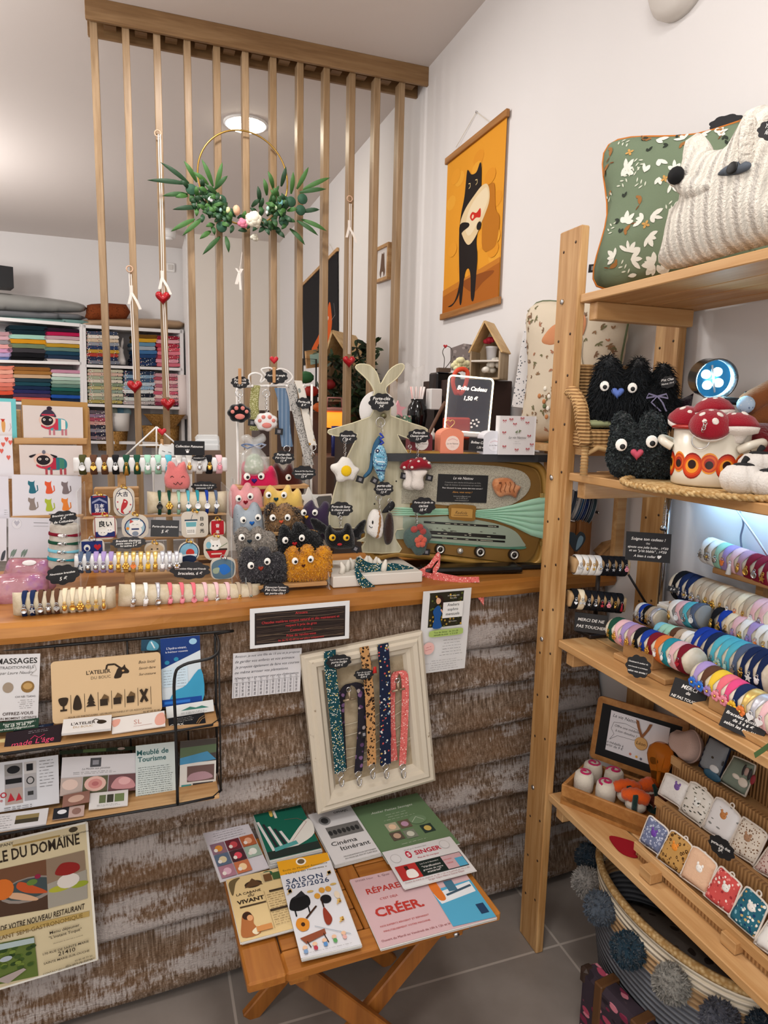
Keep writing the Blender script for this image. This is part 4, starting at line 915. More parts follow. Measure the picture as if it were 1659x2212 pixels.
pouch('zip_case','sage zip case with a cream rabbit and red zip pull on the top tier',2,[(1583,1640),(1588,1634),(1625,1650),(1631,1660),(1612,1714),(1604,1717),(1560,1690),(1557,1684)],cloth('#7f8a7c',700,.3),.01,edge='#cfc6b8',icon=(1606,1685,[(0,-.006,.013,.011,'#ded3c4'),(-.007,.02,.004,.014,'#2e2a2a'),(.009,.018,.004,.014,'#2e2a2a'),(0,.02,.006,.01,'#b79a90'),(-.02,-.002,.011,.006,'#e0d6c8'),(.02,.012,.006,.012,'#8d2430')]))
pouch('fabric_pouch','fabric pouch printed with white cats and a purple button, left on the middle tier',1,[(1437,1676),(1440,1671),(1452,1674),(1488,1694),(1486,1710),(1470,1745),(1464,1740),(1426,1716),(1424,1710)],dots('#e6e2de',['#d9d5d2','#efece8'],170,.42,r2=.34),icon=(1462,1700,AN('#7a5aa0')),loop=(1492,1700))
pouch('fabric_pouch','fabric pouch printed with black leaves and a panda button, second on the middle tier',1,[(1490,1694),(1496,1690),(1508,1694),(1540,1724),(1536,1745),(1516,1784),(1508,1780),(1470,1752),(1470,1745)],dots('#e4dfd6',['#3a3a34','#6d6a58','#e4dfd6'],200,.34,leaf=.4),icon=(1504,1735,AN('#efefea','#111')+[(-.004,.002,.003,.003,'#1a1a1a'),(.005,.002,.003,.003,'#1a1a1a')]),loop=(1522,1706))
pouch('fabric_pouch','white fabric pouch with grey sprigs and a lion button, third on the middle tier',1,[(1544,1728),(1554,1724),(1566,1730),(1598,1762),(1597,1780),(1575,1820),(1566,1818),(1522,1790),(1522,1780)],dots('#e8e6e6',['#8d8f8c','#e8e6e6','#5e6468'],110,.26,leaf=.4),icon=(1562,1762,AN('#c8854a')),loop=(1582,1740))
pouch('fabric_pouch','cream leopard-spotted fabric pouch with a bear button, fourth on the middle tier',1,[(1603,1770),(1610,1767),(1622,1775),(1655,1800),(1652,1820),(1628,1866),(1622,1864),(1578,1836),(1578,1826)],dots('#e6dccd',['#7a5a40','#8f6d4e'],190,.34),icon=(1614,1810,AN('#b08868')))
pouch('fabric_pouch','pink speckled fabric pouch at the picture edge of the middle tier',1,[(1664,1826),(1680,1822),(1720,1860),(1700,1910),(1690,1910),(1632,1878),(1634,1868)],dots('#e4cdc4',['#8d4a4a','#a86a5e'],190,.34))
pouch('fabric_pouch','blue scallop-shell print pouch with a violet button, left on the bottom tier',0,[(1400,1768),(1407,1763),(1416,1770),(1443,1793),(1440,1812),(1424,1846),(1418,1843),(1384,1818),(1384,1810)],dots('#6a7290',['#c8cddc','#aeb6cc'],150,.40,r2=.22),icon=(1412,1800,AN('#6a3fa0')))
pouch('fabric_pouch','ochre leopard print pouch with a snail button, second on the bottom tier',0,[(1447,1800),(1454,1795),(1464,1800),(1494,1826),(1490,1846),(1470,1888),(1464,1886),(1420,1854),(1422,1848)],dots('#b98f52',['#4a3018','#5a3c20'],120,.42,r2=.2),icon=(1457,1830,AN('#e08a2e')),loop=(1482,1812))
pouch('fabric_pouch','peach muslin pouch with a white cat button, third on the bottom tier',0,[(1494,1834),(1502,1830),(1514,1836),(1547,1866),(1544,1884),(1526,1930),(1518,1926),(1472,1894),(1472,1886)],cloth('#dcb596',220,.8),icon=(1510,1876,AN('#f0ece6')),loop=(1522,1846))
pouch('fabric_pouch','red floral pouch with a white cat button, fourth on the bottom tier',0,[(1552,1878),(1560,1873),(1568,1880),(1600,1910),(1598,1925),(1578,1974),(1570,1972),(1524,1936),(1524,1926)],dots('#cc5350',['#f0d8d0','#9c2e34','#e88a84','#f4e6dc'],130,.38),icon=(1567,1918,AN('#f0ece6')),loop=(1582,1890))
pouch('fabric_pouch','teal floral pouch with a calico cat button, fifth on the bottom tier',0,[(1608,1922),(1616,1917),(1626,1924),(1657,1956),(1654,1975),(1632,2024),(1626,2024),(1578,1982),(1578,1972)],dots('#2d6678',['#e8e6dc','#1c3f66','#7fb0bc','#c8a86a'],130,.38),icon=(1622,1960,AN('#f0ece6')),loop=(1640,1930))
pouch('fabric_pouch','white sprig-print pouch cut by the right picture edge, bottom tier',0,[(1664,1984),(1676,1980),(1720,2020),(1700,2080),(1690,2080),(1634,2040),(1634,2030)],dots('#e8e6e2',['#3c4a3c'],90,.28,leaf=.4))
sign('cloud_sign','black cloud price sign hanging on the middle rail of the pouch display',(1530,1838,.935),(1586,1872,.865),(1536,1796,.935),[('porte-clés chat',.48,.2),('5€',.72,.2)],'cloud','#141416')
sign('cloud_sign','black scalloped sign behind the sage zip case on the top tier',(1558,1612,1.01),(1612,1634,.95),(1560,1588,1.01),[],'cloud','#141416')
F=M4.Translation((0,0,Z4+.0015)); b=B(); o=[P(*q,z=Z4+.001) for q in ((1316,1808),(1345,1812),(1378,1826),(1378,1852),(1352,1848),(1332,1834))]; q=spline([(v.x,v.y) for v in o],4); b.prism([(v.x,v.y) for v in q],Z4+.0006,Z4+.003,cloth('#8d1420')); b.thing('felt_leaf','dark red felt leaf lying in front of the wooden box','ornament')
for (px,py,l) in ((1398,1905,'small pale wood block on the bottom shelf edge below the leopard pouch'),(1578,2055,'small pale wood block on the bottom shelf edge below the teal pouch')):
    p=P(px,py,z=Z4); b=B(); b.box((p.x+.014,p.y+.006,Z4+.0135),(.034,.036,.025),WB,.0015); b.thing('wood_block',l,'block')
T=thing('green_plant','green plant in a pot whose leaf tip pokes in at the right edge','plant',(1.10,.60,Z3))
b=B(); b.lathe([(0,0),(.035,0),(.045,.07),(.04,.07),(.035,.06),(0,.06)],C('#b98a6a',.7),(1.10,.60,Z3),20); b.obj('pot',T); o=V((1.10,.60,Z3+.06)); e0=P(1630,1632,x=.97)
for e in (e0,e0+V((-.02,-.12,.03)),V((1.16,.5,Z3+.16)),V((1.05,.48,Z3+.17))): m=(o+e)/2+V((-.02,0,.09)); b=B(); s_=spline([o,m,e],6,False); b.rib(s_[:-2],(.3,.6,.5),.016,C('#3f5a2e',.5)); b.rib(s_[-3:],(.3,.6,.5),.009,C('#3f5a2e',.5)); b.obj('leaf',T)
# ---------------- floor basket and case ----------------
c=V((1.178,1.10,0)); BR,BHH=.27,.36; QX=.56; TE=M4.Translation(c)@M4.Diagonal((QX,1,1,1))
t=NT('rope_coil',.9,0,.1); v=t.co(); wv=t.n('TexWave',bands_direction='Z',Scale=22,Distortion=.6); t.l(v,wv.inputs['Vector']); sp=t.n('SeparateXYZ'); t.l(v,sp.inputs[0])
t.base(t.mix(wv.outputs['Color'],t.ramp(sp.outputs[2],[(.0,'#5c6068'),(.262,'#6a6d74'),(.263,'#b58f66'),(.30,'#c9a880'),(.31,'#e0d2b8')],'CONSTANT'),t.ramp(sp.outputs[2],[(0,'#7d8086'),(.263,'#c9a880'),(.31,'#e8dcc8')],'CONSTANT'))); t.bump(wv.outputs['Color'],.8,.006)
T=thing('rope_basket','large round rope basket with pompons under the bottom shelf','basket',c)
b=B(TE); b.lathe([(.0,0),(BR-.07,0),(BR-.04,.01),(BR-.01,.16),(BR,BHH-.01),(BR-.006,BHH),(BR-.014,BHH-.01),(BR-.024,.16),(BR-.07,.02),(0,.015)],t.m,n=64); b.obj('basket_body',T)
b=B(); b.tube([TE@V(((BR-.006)*cos(a),(BR-.006)*sin(a),BHH+.002)) for a in [2*pi*i/64 for i in range(64)]],.010,MSTR,8,True); b.obj('rim',T)
PC=['#20303c','#8f8b86','#4c5560','#1f3644','#8a8780','#4d4f5a','#1c2c3a','#8f8b86']
for i in range(8):
    a=math.radians(112)+i*math.radians(23.5); p=TE@V(((BR+.02)*cos(a),(BR+.02)*sin(a),BHH-.05-(.012 if i%2 else 0)))+V((-.012,0,0))
    b=B(); b.ball(p,.034,plush(PC[i]),n=16,k=10); b.fuzz(1100,.010,[C(PC[i],.95),plush(PC[i])],.0022,.1,.5,i); b.obj('pompon',T)
MSC=dots('#6d6762',['#3a302b','#54473a','#3a302b'],28,.33)
b=B(M4.Translation((0,0,BHH-.12))@TE); b.lathe([(0,.02),(.10,.0),(.16,-.02),(BR-.035,-.05)],MSC,n=40,wob=lambda a,z:1+.08*sin(a*5)*(z>-.04))
b.thing('spotted_scarf','grey scarf with brown spots bundled in the rope basket','scarf')
MFL=dots('#3a3038',['#a8455c','#c87a88','#2a2228','#7a2c44','#4a3a40'],55,.46,leaf=.55)
W=TR((.965,1.20,0),-1.45); T=thing('floral_case','dark floral suitcase with leather straps on the floor beside the basket','suitcase',(.98,1.1,0))
b=B(W); b.bx((0,0,.004),(.26,.055,.17),MFL,.012); b.obj('case_body',T)
for x in (.05,.16): 
    b=B(W); b.bx((x,-.003,.003),(x+.024,.058,.173),C('#5a3a1e',.5),.003); b.obj('strap',T)
for x in (.0,.24): b=B(W); b.bx((x-.002,-.003,.13),(x+.024,.03,.173),C('#33231a',.5),.008); b.obj('corner_guard',T)
# ---------------- counter, right half: radio and what is on it ----------------
def cr(ox,oy,k): return lambda L: [(ox+a*k,oy+b*k)+tuple(r) for a,b,*r in L]
K1=cr(860,940,.2291); K2=cr(480,950,.2773); K4=cr(440,700,.3134); K6=cr(640,650,.3376)
RZ_=-.148; F=fr(P(1178,1222,y=1.735),RZ_); RD=M4.Rotation(RZ_,4,'Z')
GB=C('#a8803c',.35,.25); GD=C('#7d5a24',.45,.2); GR=NT('speaker_cloth',.8); GR.base(GR.ramp(GR.vor(GR.co(),420),[(.2,'#6f6a5c'),(.5,'#aaa492')])); 
T=thing('vintage_radio','old gold-brown valve radio with pale green fluted band on the counter','radio',P(1030,1225,y=1.77))
O=[(790,990),(900,983),(1000,985),(1090,992),(1150,1001),(1174,1018),(1181,1060),(1178,1150),(1173,1200),(1160,1220),(1130,1225),(1050,1218),(950,1206),(860,1196),(795,1190)]
oo=outl(F,O); b=B(F); b.prism(oo,-.17,-.012,GB,smooth=False); b.tube([(x,y,-.012) for x,y in oo],.012,GB,8,True); b.obj('cabinet',T)
b=B(F); b.flat(outl(F,K1([(-280,210),(100,222),(320,228),(850,250),(1120,275),(1260,310),(1330,400),(1345,560),(1340,900),(1300,1080),(1230,1180),(1080,1200),(760,1165),(320,1110),(-280,1060)])),-.001,GD); b.obj('front_recess',T)
b=B(F); b.prism(outl(F,K1([(-280,265),(100,262),(320,264),(800,282),(1000,300),(1150,335),(1222,390),(1245,470),(1195,565),(1070,650),(900,688),(720,690),(470,662),(230,640),(-280,610)])),-.001,.003,GR.m); b.obj('speaker_grille',T)
MG='#a2ccb0'; b=B(F)
def strip(qa,qb,n,c):
    # fluted band: fan of ridges between two edges
    for i in range(n):
        p=[V((*pxl(F,*K1([(qa[j][0]+(qb[j][0]-qa[j][0])*f,qa[j][1]+(qb[j][1]-qa[j][1])*f)])[0]),z)) for j in range(len(qa)) for f,z in ((i/n,.002),((i+.5)/n,.009),((i+1)/n,.002))]
        fs=[]
        for j in range(len(qa)-1):
            for k in (0,1): fs.append((j*3+k,j*3+k+1,j*3+k+4,j*3+k+3))
        b.add(p,[f[::-1] for f in fs],C(c,.4),True)
strip([(720,705),(900,692),(1080,655),(1250,605),(1390,575)],[(720,772),(900,800),(1080,860),(1250,945),(1390,985)],6,MG)
strip([(-280,660),(230,690),(475,690)],[(-280,760),(230,757),(475,750)],4,MG); b.obj('fluted_band',T)
b=B(F); b.prism(outl(F,K1([(200,775),(480,762),(700,790),(950,842),(1100,905),(1175,1000),(1188,1048),(1000,1052),(600,1020),(200,985),(-280,950),(-280,760)])),0,.002,C('#8f9a88',.15)); 
b.prism(outl(F,K1([(200,985),(600,1020),(1000,1052),(1188,1048),(1180,1072),(1000,1070),(600,1040),(200,1005)])),0,.0024,C('#4e7a63',.3)); b.obj('tuning_dial',T)
dl=b=B(F)
def dband(x0,y0,x1,y1,hh,c,z=.0028): b.prism(outl(F,K1([(x0,y0-hh),(x1,y1-hh),(x1,y1+hh),(x0,y0+hh)]),sp=False),.0022,z,C(c,.3))
dband(240,818,945,862,10,'#16140f'); dband(200,908,1010,962,17,'#16140f'); dband(230,955,1005,1003,9,'#16140f')
rd=random.Random(3)
for i in range(42):
    x=rd.uniform(270,930); r=rd.choice((0,1,2,3)); s=44/705
    y=(818+(x-240)*s) if r==0 else (904+(x-200)*.067+rd.choice((-7,8)) if r==1 else 862+(x-240)*s+rd.uniform(0,40) if r==2 else 955+(x-230)*.062)
    dband(x,y,x+rd.uniform(14,34),y+2,2.2,'#3c3a30' if r==2 else '#c9c6b0',.0032)
b.obj('dial_scales',T)
b=B(F); bo=outl(F,K1([(472,660),(560,648),(650,654),(720,668),(716,735),(712,795),(640,805),(560,795),(478,785),(470,725)])); b.prism(bo,.004,.012,C('#8a6327',.3,.5)); b.prism([(x,y) for x,y in outl(F,K1([(495,685),(690,695),(685,775),(492,765)]),sp=False)],.012,.0135,C('#b58a45',.35,.4)); bo=b.obj('badge',T)
q=K1([(495,765),(685,775),(495,685)]); Fc,w,h=frame(*[F@V((*pxl(F,*z,.0138),.0138)) for z in q]); c=Card(Fc,w,h,th=.0002,mat=C('#b58a45',.35,.4)); c.text('Radiola',.5,.68,h*.36,C('#4a3010',.5),shear=.35,wmax=.85); c.line([(.15,.85),(.85,.8)],.0012,C('#4a3010',.5)); c.obj('badge_lettering',bo)
for (x,y,r,k) in ((387,1070,56,0),(762,1095,60,0),(1080,1122,60,0),(580,1088,34,1)):
    X,Y=pxl(F,*K1([(x,y)])[0]); R=r*.2291*.00118; b=B(F@M4.Translation((X,Y,0)))
    if k: b.lathe([(0,.014),(R*.7,.013),(R,.008),(R*1.05,0)],C('#c9c4b8',.25,.6),n=24); b.obj('push_button',T)
    else:
        b.lathe([(R,0),(R,.012),(R*.92,.014),(R*.72,.0145)],C('#23170f',.35),n=28); b.lathe([(R*.78,.0145),(R*.72,.0165),(R*.5,.0165),(R*.46,.0135)],C('#d8d4ca',.2,.5),n=28); b.lathe([(R*.48,.013),(R*.3,.018),(0,.019)],C('#1a120c',.3),n=20); b.obj('tuning_knob',T)
for y0 in (545,1000):
    b=B(F)
    for i in range(3): u=outl(F,K1([(1335+i*16,y0),(1347+i*16,y0),(1347+i*16,y0+42),(1335+i*16,y0+42)]),sp=False); b.prism(u,-.001,.006,C('#d0ab60',.25,.6))
    b.obj('gold_trim',T)
p0=P(1000,1238,y=1.71); b=B(); b.box((.90,1.735,1.043),(.30,.07,.02),C('#15110e',.25),.009,RD,2); b.box((.9,1.80,1.038),(.5,.10,.014),C('#16110d',.4),.003,RD); b.obj('plinth',T)
# black business card & biscuit fish on the grille
q=K1([(362,628),(832,640),(365,365)]); Fc,w,h=frame(*[F@V((*pxl(F,*z,.005),.005)) for z in q]); c=Card(Fc,w,h,th=.0012,mat=C('#0c0c0d',.5)); WH='#e8e6e2'
c.text('La vie Nattou',.5,.17,h*.11,WH,shear=.35,wmax=.4); c.text('Créations zéro déchet & Doudous en folie,',.5,.31,h*.06,'#8f8d8a',wmax=.72); c.text("linge de maison et accessoires sur mesure",.5,.4,h*.06,'#8f8d8a',wmax=.72); c.text('Pour découvrir le reste, entrez dans mon univers !',.5,.51,h*.06,WH,wmax=.8); c.text('Alors, vous venez ?',.5,.66,h*.09,'#c9914a',shear=.35,wmax=.4)
c.text('lavienattou@gmail.com',.5,.8,h*.05,'#9a9894',wmax=.34); c.text('06 73 44 06 07',.5,.88,h*.05,'#9a9894',wmax=.3); c.text('www.lavienattou.fr',.5,.95,h*.05,'#9a9894',wmax=.34)
c.thing('advert_card','black business card with white and gold lettering on the radio grille','card')
G=F@M4.Translation((0,0,.012)); T=thing('fish_biscuit','fish-shaped caramel biscuit plush stuck on the right of the radio grille','plush toy',G@V((*pxl(G,1090,1075),0)))
b=B(G); b.puff(outl(G,K1([(885,470),(903,418),(955,402),(1030,402),(1072,418),(1108,462),(1157,488),(1132,540),(1110,592),(1062,572),(1010,572),(960,585),(912,540)])),.009,plush('#cf9166','#b8744a',300,.5),step=.005); b.obj('body',T)
b=B(G)
for x in (960,1000,1045,1085): b.tube([(*pxl(G,*K1([(x+8*sin(k*1.6),440+k*24)])[0]),.009) for k in range(5)],.0012,C('#7a4526',.8),5)
b.ball((*pxl(G,*K1([(950,447)])[0]),.009),.0028,C('#6a3a20')); b.obj('stitching',T)
# --- top of the radio
ZR=1.378; b=B(); o=[P(*z,z=ZR) for z in ((868,978),(1000,985),(1100,996),(1176,1012))]
top=[(.60,1.795),(.70,1.775),(.85,1.758),(1.0,1.737),(1.10,1.724),(1.155,1.73),(1.19,1.90),(.62,1.985)]
b.prism(top,ZR-.022,ZR,C('#2b2c2f',.5)); b.thing('slate_board','dark grey curved board laid on top of the radio','board')
def ph(px,py): p=P(px,py,y=1.80-.13*(px-860)/300+.025); p.z=ZR+.0005; return p
def favour_box(label,bl,br,top,m,logo,name='gift_box'):
    a,e=ph(*bl),ph(*br); e.y=a.y+(e.x-a.x)*-.12; F,w,h=frame(a,e,a+V((0,0,1))); h=(P(bl[0],top,y=a.y).z-P(*bl,y=a.y).z); T=thing(name,label,'gift box',a+V((w/2,w/2,0)))
    b=B(F); hb=h*.72; b.bx((0,0,-w*.8),(w,hb,0),m)
    arch=[(w*(.5-.5*cos(pi*i/10)),hb+(h-hb)*sin(pi*i/10)) for i in range(11)]; b.prism(arch,-w*.8,-w*.76,m); b.prism(arch,-.002,-.0,m)
    for i in range(10): (x0,y0),(x1,y1)=arch[i],arch[i+1]; b.add([(x0,y0,-w*.8),(x1,y1,-w*.8),(x1,y1,0),(x0,y0,0)],[(0,1,2,3)],m)
    b.obj('box_body',T); c=Card(F@M4.Translation((w*.22,h*.12,.0006)),w*.6,w*.6,th=.0004,mat=logo,round_=w*.295)
    c.text('La vie Nattou',.5,.58,w*.075,'#4a3a3a',shear=.35,wmax=.84); c.lines(.3,.7,.7,.78,2,'#9a7a7a',.0005,al='c')
    for i in range(7): c.ell(.2+.1*i,.3-.1*sin(i*pi/6),.03,.025,'#d0808a')
    c.obj('logo_sticker',T); return F,w,h,T
favour_box('maroon little gift box with round white sticker behind the mushroom keyring',(886,972),(938,970),925,C('#6a1f2a',.6),C('#e4dcd6',.6))
F,w,h,T=favour_box('peach little gift box with round sticker and gold wire heart on the radio',(951,971),(1006,970),916,C('#e58a6c',.6),C('#f0d8cc',.6))
b=B(F); b.tube([(w*.52+.0042*1.35*x,h+.013+.0042*1.35*y,-w*.4) for x,y in [(v[0]/.0042,v[1]/.0042) for v in heart2(.0105,24)]],.0011,C('#e0c07a',.3,.8),6,True); b.obj('wire_heart',T)
favour_box('white little gift box with rounded lid behind the black gift price card',(1044,973),(1094,974),922,C('#dcdde4',.6),C('#e8e8ee',.6))
a,e=ph(1078,973),ph(1160,977); e.y=a.y-.015; F,w,h=frame(a,e,a+V((0,0,1))); h=.112; T=thing('gift_box','square white box printed with red bows at the right of the radio top','gift box',a+V((w/2,.01,0)))
c=Card(F,w,h,'#dcd8d8',.028); 
for u,v in ((.12,.12),(.42,.2),(.78,.16),(.12,.42),(.85,.5),(.14,.78),(.5,.86),(.82,.84),(.3,.08),(.62,.05),(.93,.72)):
    for s in (-1,1): c.poly([(u,v),(u+s*.05,v-.03),(u+s*.055,v+.025)],'#b8545a'); c.line([(u,v),(u+s*.03,v+.06)],.001,'#b8545a')
c.poly([(.42,.42),(.5,.36),(.49,.44)],'#6d7a5a'); c.poly([(.52,.44),(.54,.35),(.61,.37)],'#6d7a5a'); c.text('La vie Nattou',.5,.58,.007,'#444',shear=.35); c.lines(.38,.62,.66,.71,2,'#777',.0005,al='c'); c.obj('printed_front',T)
for x0,x1 in ((w,w+.004),(-.003,0)): b=B(F); b.bx((x0,0,-.028),(x1,h,.001),C('#e8e6e6',.6)); b.obj('box_flap',T)
sign('chalk_sign','small black gift box price card in front of the white boxes on the radio',(1012,973,1.752),(1061,977,1.745),(1013,945,1.752),[('Boîtes Cadeau',.42,.2),('1,50 €',.78,.17)])
# neon message board
a=P(962,935,y=1.83); F,w,h=pxframe((960,930,1.85),(1055,937,1.83),(968,810,1.85)); T=thing('light_up_board','clear message board with glowing warm border reading gift box price','message board',F@V((w/2,0,0)))
c=Card(F,w,h,th=.003,mat=glass('#8a94a4',.02,1.1,.14),round_=.012)
c.text('Boîte Cadeau',.54,.24,h*.075,glow('#fff0dc',1.6),shear=.3,bold=.02,wmax=.78); c.text('1,50 €',.53,.42,h*.075,glow('#fff0dc',1.6),shear=.15,bold=.02)
for u,v in ((.62,.78),(.7,.76),(.75,.8),(.66,.84),(.58,.83),(.72,.87),(.6,.9)): c.ell(u,v,.028,.02,'#f2ece6',n=8)
c.obj('clear_panel',T)
rr=.012; pts=[]
for cx,cy,a0 in ((w-rr,h-rr,0),(rr,h-rr,90),(rr,rr,180),(w-rr,rr,270)):
    for i in range(5): q=math.radians(a0+i*22.5); pts.append((cx+rr*cos(q),cy+rr*sin(q),0))
b=B(F); b.tube(pts,.0026,glow('#ffe9c0',3.2),6,True); b.obj('glowing_border',T); b=B(F); b.bx((0,-.014,-.016),(w,.0,.016),C('#d8d4d0',.4),.003); b.obj('base',T)
# ---------------- behind the radio, along the wall ----------------
b=B(); b.bx((.80,2.15,0),(1.335,2.9,1.40),C('#2a1d18',.5)); b.thing('dark_cabinet','dark brown cabinet against the wall behind the radio','cabinet')
ZC=1.401
b=B(); b.bx((1.10,2.30,ZC),(1.335,2.62,P(1080,822,y=2.3).z),C('#33211b',.5),.003); b.thing('brown_chest','dark brown chest under the little wooden house','box'); zc=P(1080,822,y=2.3).z
F=fr(V((P(1013,822,y=2.3).x,2.3,zc)),-.85); HW,HH,HD=.175,.25,.09
WN=wood('#b9a58a','#a08a6c','z',14,.6); WNX=wood('#d6b888','#c29f6c','x',10,.6); T=thing('house_shelf','small house-shaped wooden shelf with pitched roof behind the gift boxes','shelf',F@V((.08,0,0)))
q=[pxl(F,*z) for z in ((1015,765),(1047,697),(1076,757),(1076,872))]
xw=q[3][0]; zr=q[1][1]; ze=q[2][1]; xm=q[1][0]
b=B(F); b.bx((0,0,-HD-.004),(xw,ze,-HD),WN); b.prism([(0,ze),(xw,ze),(xm,zr)],-HD-.004,-HD,WN); b.bx((0,0,-HD),(.006,ze,0),WN); b.bx((xw-.006,0,-HD),(xw,ze,0),WN); b.bx((0,0,-HD),(xw,.006,0),WN); b.bx((.006,ze*.62,-HD),(xw-.006,ze*.62+.006,0),C('#d9d2c8')); b.obj('house_frame',T)
b=B(F)
for (x0,x1,y0,y1) in ((-.004,xm,ze-.006,zr+.006),(xm,xw+.006,zr+.006,ze-.006)):
    a1=V((x0,y0,0)); a2=V((x1,y1,0)); d=(a2-a1); b.box((a1+a2)/2+V((0,0,-HD/2)),(d.length,.006,HD+.006),WNX,0,M4.Rotation(math.atan2(d.y,d.x),4,'Z'))
b.obj('roof',T)
zs=F@V((xw*.55,ze*.62+.006,-.05)); T=thing('potted_rose','white pot with a red rose on the upper floor of the wooden house','plant pot',zs); b=B(); b.lathe([(0,0),(.016,0),(.021,.045),(.023,.046),(.023,.052),(.018,.052)],C('#d8d8dc',.5),zs,20); b.obj('pot',T); b=B()
for i in range(12): a=i*2.4; b.ball(zs+V((.002*i*cos(a)*.7-.012,.002*i*sin(a)*.7,.07+.004*(i%3))),(.011,.01,.009),C('#a81c30',.7),n=8,k=5)
b.obj('rose',T)
zs=F@V((xw*.6,.006,-.05)); b=B()
for i in range(14): a=i*2.4; b.ball(zs+V((.004*i*cos(a)*.8,.003*i*sin(a)*.8,.03+.03*(i%3)*.6)),(.014,.013,.012),C('#e4dfd4',.8),n=8,k=5)
b.thing('white_flowers','small bunch of white flowers on the lower floor of the wooden house','flowers')
F,w,h=pxframe((1105,878,2.13),(1137,882,2.10),(1118,713,2.13)); b=B(F); b.bx((0,0,-.06),(w,h,0),dots('#e8e6e6',['#5a6068'],95,.28)); 
T=b.thing('gift_bag','white paper gift bag with small grey dots beside the rabbit cushion','gift bag'); b=B(F); b.tube([(w,h*.75,-.03),(w+.016,h*.66,-.02),(w+.014,h*.58,-.02),(w,h*.52,-.03)],.0022,BLACK,6); b.obj('rope_handle',T)
b=B(); b.bx((1.17,1.58,1.385),(1.335,2.12,1.405),MPX); b.bx((1.3,1.98,1.031),(1.33,2.0,1.385),MPX); b.bx((1.3,1.6,1.031),(1.33,1.62,1.385),MPX); b.thing('pine_bench','low pine stand behind the radio carrying the rabbit cushion','stand')
bl=P(1136,918,y=2.02); bl.z=1.41; F,w,h=frame(bl,P(1384,905,y=1.60)*V((1,1,0)).length/V((1,1,0)).length if 0 else V((1.28,1.60,1.41)),P(1150,664,y=2.02)); bl=F@V((0,0,0)); 
T=thing('cushion','cream floral cushion with a sitting rabbit behind the front pine upright','cushion',F@V((w/2,0,0))); MCR=cloth('#cfc2ad',700,.3)
b=B(F); sq=[(p.x,p.y) for p in spline([(.0,0),(w*.5,.01),(w,0),(w-.01,h*.5),(w,h),(w*.5,h-.008),(.0,h),(.012,h*.5)],6)]; b.puff(sq,.06,MCR,step=.024,R=.15); rd=random.Random(9)
for i in range(150):
    x,y,a=rd.uniform(0,w),rd.uniform(0,h),rd.uniform(0,6.3); m=paper(rd.choice(['#8a6a4c','#6d6a48','#a87458','#7a5c44']))
    for j in range(rd.randint(2,4)): b.leaf(x,y,a+(j-1)*.9,rd.uniform(.009,.015),.0045,m)
b.obj('cushion_cover',T)
b=B(F); b.tube([(x,y,0) for x,y in sq],.003,C('#5f6a4c',.8),6,True); b.obj('piping',T)
G=F@M4.Translation((0,0,.059)); b=B(G); RBT=cloth('#d9c3a2'); b.puff(outl(G,[(1205,900),(1190,860),(1192,800),(1200,770),(1196,740),(1215,715),(1240,712),(1258,730),(1256,770),(1262,810),(1268,860),(1262,900)]),.004,RBT,back=False,step=.012)
for e in ([(1200,742),(1180,745),(1170,735),(1185,712),(1202,700),(1212,712)],[(1245,715),(1250,690),(1262,680),(1266,700),(1258,725)]): b.puff(outl(G,e),.004,cloth('#c98a62'),back=False,step=.008)
rd=random.Random(4)
for i in range(26): x,y=pxl(G,rd.uniform(1165,1300),rd.uniform(835,905)); b.ball((x,y,.002),(.008,.008,.003),C(rd.choice(['#e8e2d4','#e8e2d4','#b87a4a','#5f6a48']),.8),n=8,k=5)
b.obj('rabbit_print',T)
b=B(); p=P(900,925,y=2.35); p.z=ZC+.0
VS=[(0,0),(.026,0),(.034,.04),(.040,.075),(.036,.105),(.024,.12),(.026,.13),(.022,.13)]; T=thing('black_vase','glossy black vase holding cellophane sticks behind the bunny board','vase',p); zt=P(900,862,y=2.35).z
b.lathe([(r*.95,z*(zt-p.z)/.13) for r,z in VS],C('#0b0b0d',.08),p,28); b.obj('vase_body',T)
b=B(); rd=random.Random(2)
for i in range(9): a=i*.7; b.cyl((p.x+.008*cos(a),p.y+.008*sin(a),zt-.05),(p.x+.026*cos(a),p.y+.026*sin(a),zt+.045),.004,C(rd.choice(['#d9a8a4','#e8e0dc','#c9c0bc']),.4),n=6)
b.obj('sticks',T)
p=P(963,848,y=2.45); p.z=ZC; zt=P(963,805,y=2.45).z; b=B(); b.bx((p.x-.06,2.42,ZC),(p.x+.09,2.54,zt-.09),C('#141214',.3)); b.bx((p.x-.045,2.44,zt-.089),(p.x+.06,2.52,zt),C('#0e0e10',.2),.006); b.thing('black_casket','glossy black box with lid beneath the pale flowers','box')
b=B(); p=P(995,790,y=2.46)
for i in range(20): a=i*2.4; b.ball(p+V((.0075*math.sqrt(i)*cos(a),.004*math.sqrt(i)*sin(a)-.0,-.012+.011*(i%4))),(.013,.012,.012),C('#e2dcb0',.8),n=8,k=5)
b.thing('cream_flowers','cluster of small cream yellow flowers left of the wooden house','flowers')
F=vplane(990,778,-.2,y=2.6); b=B(F); b.prism(outl(F,[(974,752),(1002,742),(1022,745),(1018,800),(974,800)],sp=False),-.01,0,dots('#8a7f7c',['#6d6462','#a89c98'],60,.4)); b.thing('mauve_picture','mauve-grey decorated panel standing behind the pale flowers','picture')
b=B(); F=vplane(962,790,-.1,y=2.44); pt=lambda *z:V((*pxl(F,*z),0))
b.tube(spline([pt(958,800),pt(960,775),pt(956,760),pt(964,748),pt(976,755),pt(974,778),pt(962,795)],5,False),.0016,C('#55504c',.5),6); b.puff([(q[0]+pt(962,748).x,q[1]+pt(962,748).y) for q in heart2(.009)],.003,C('#b3262e',.5)); 
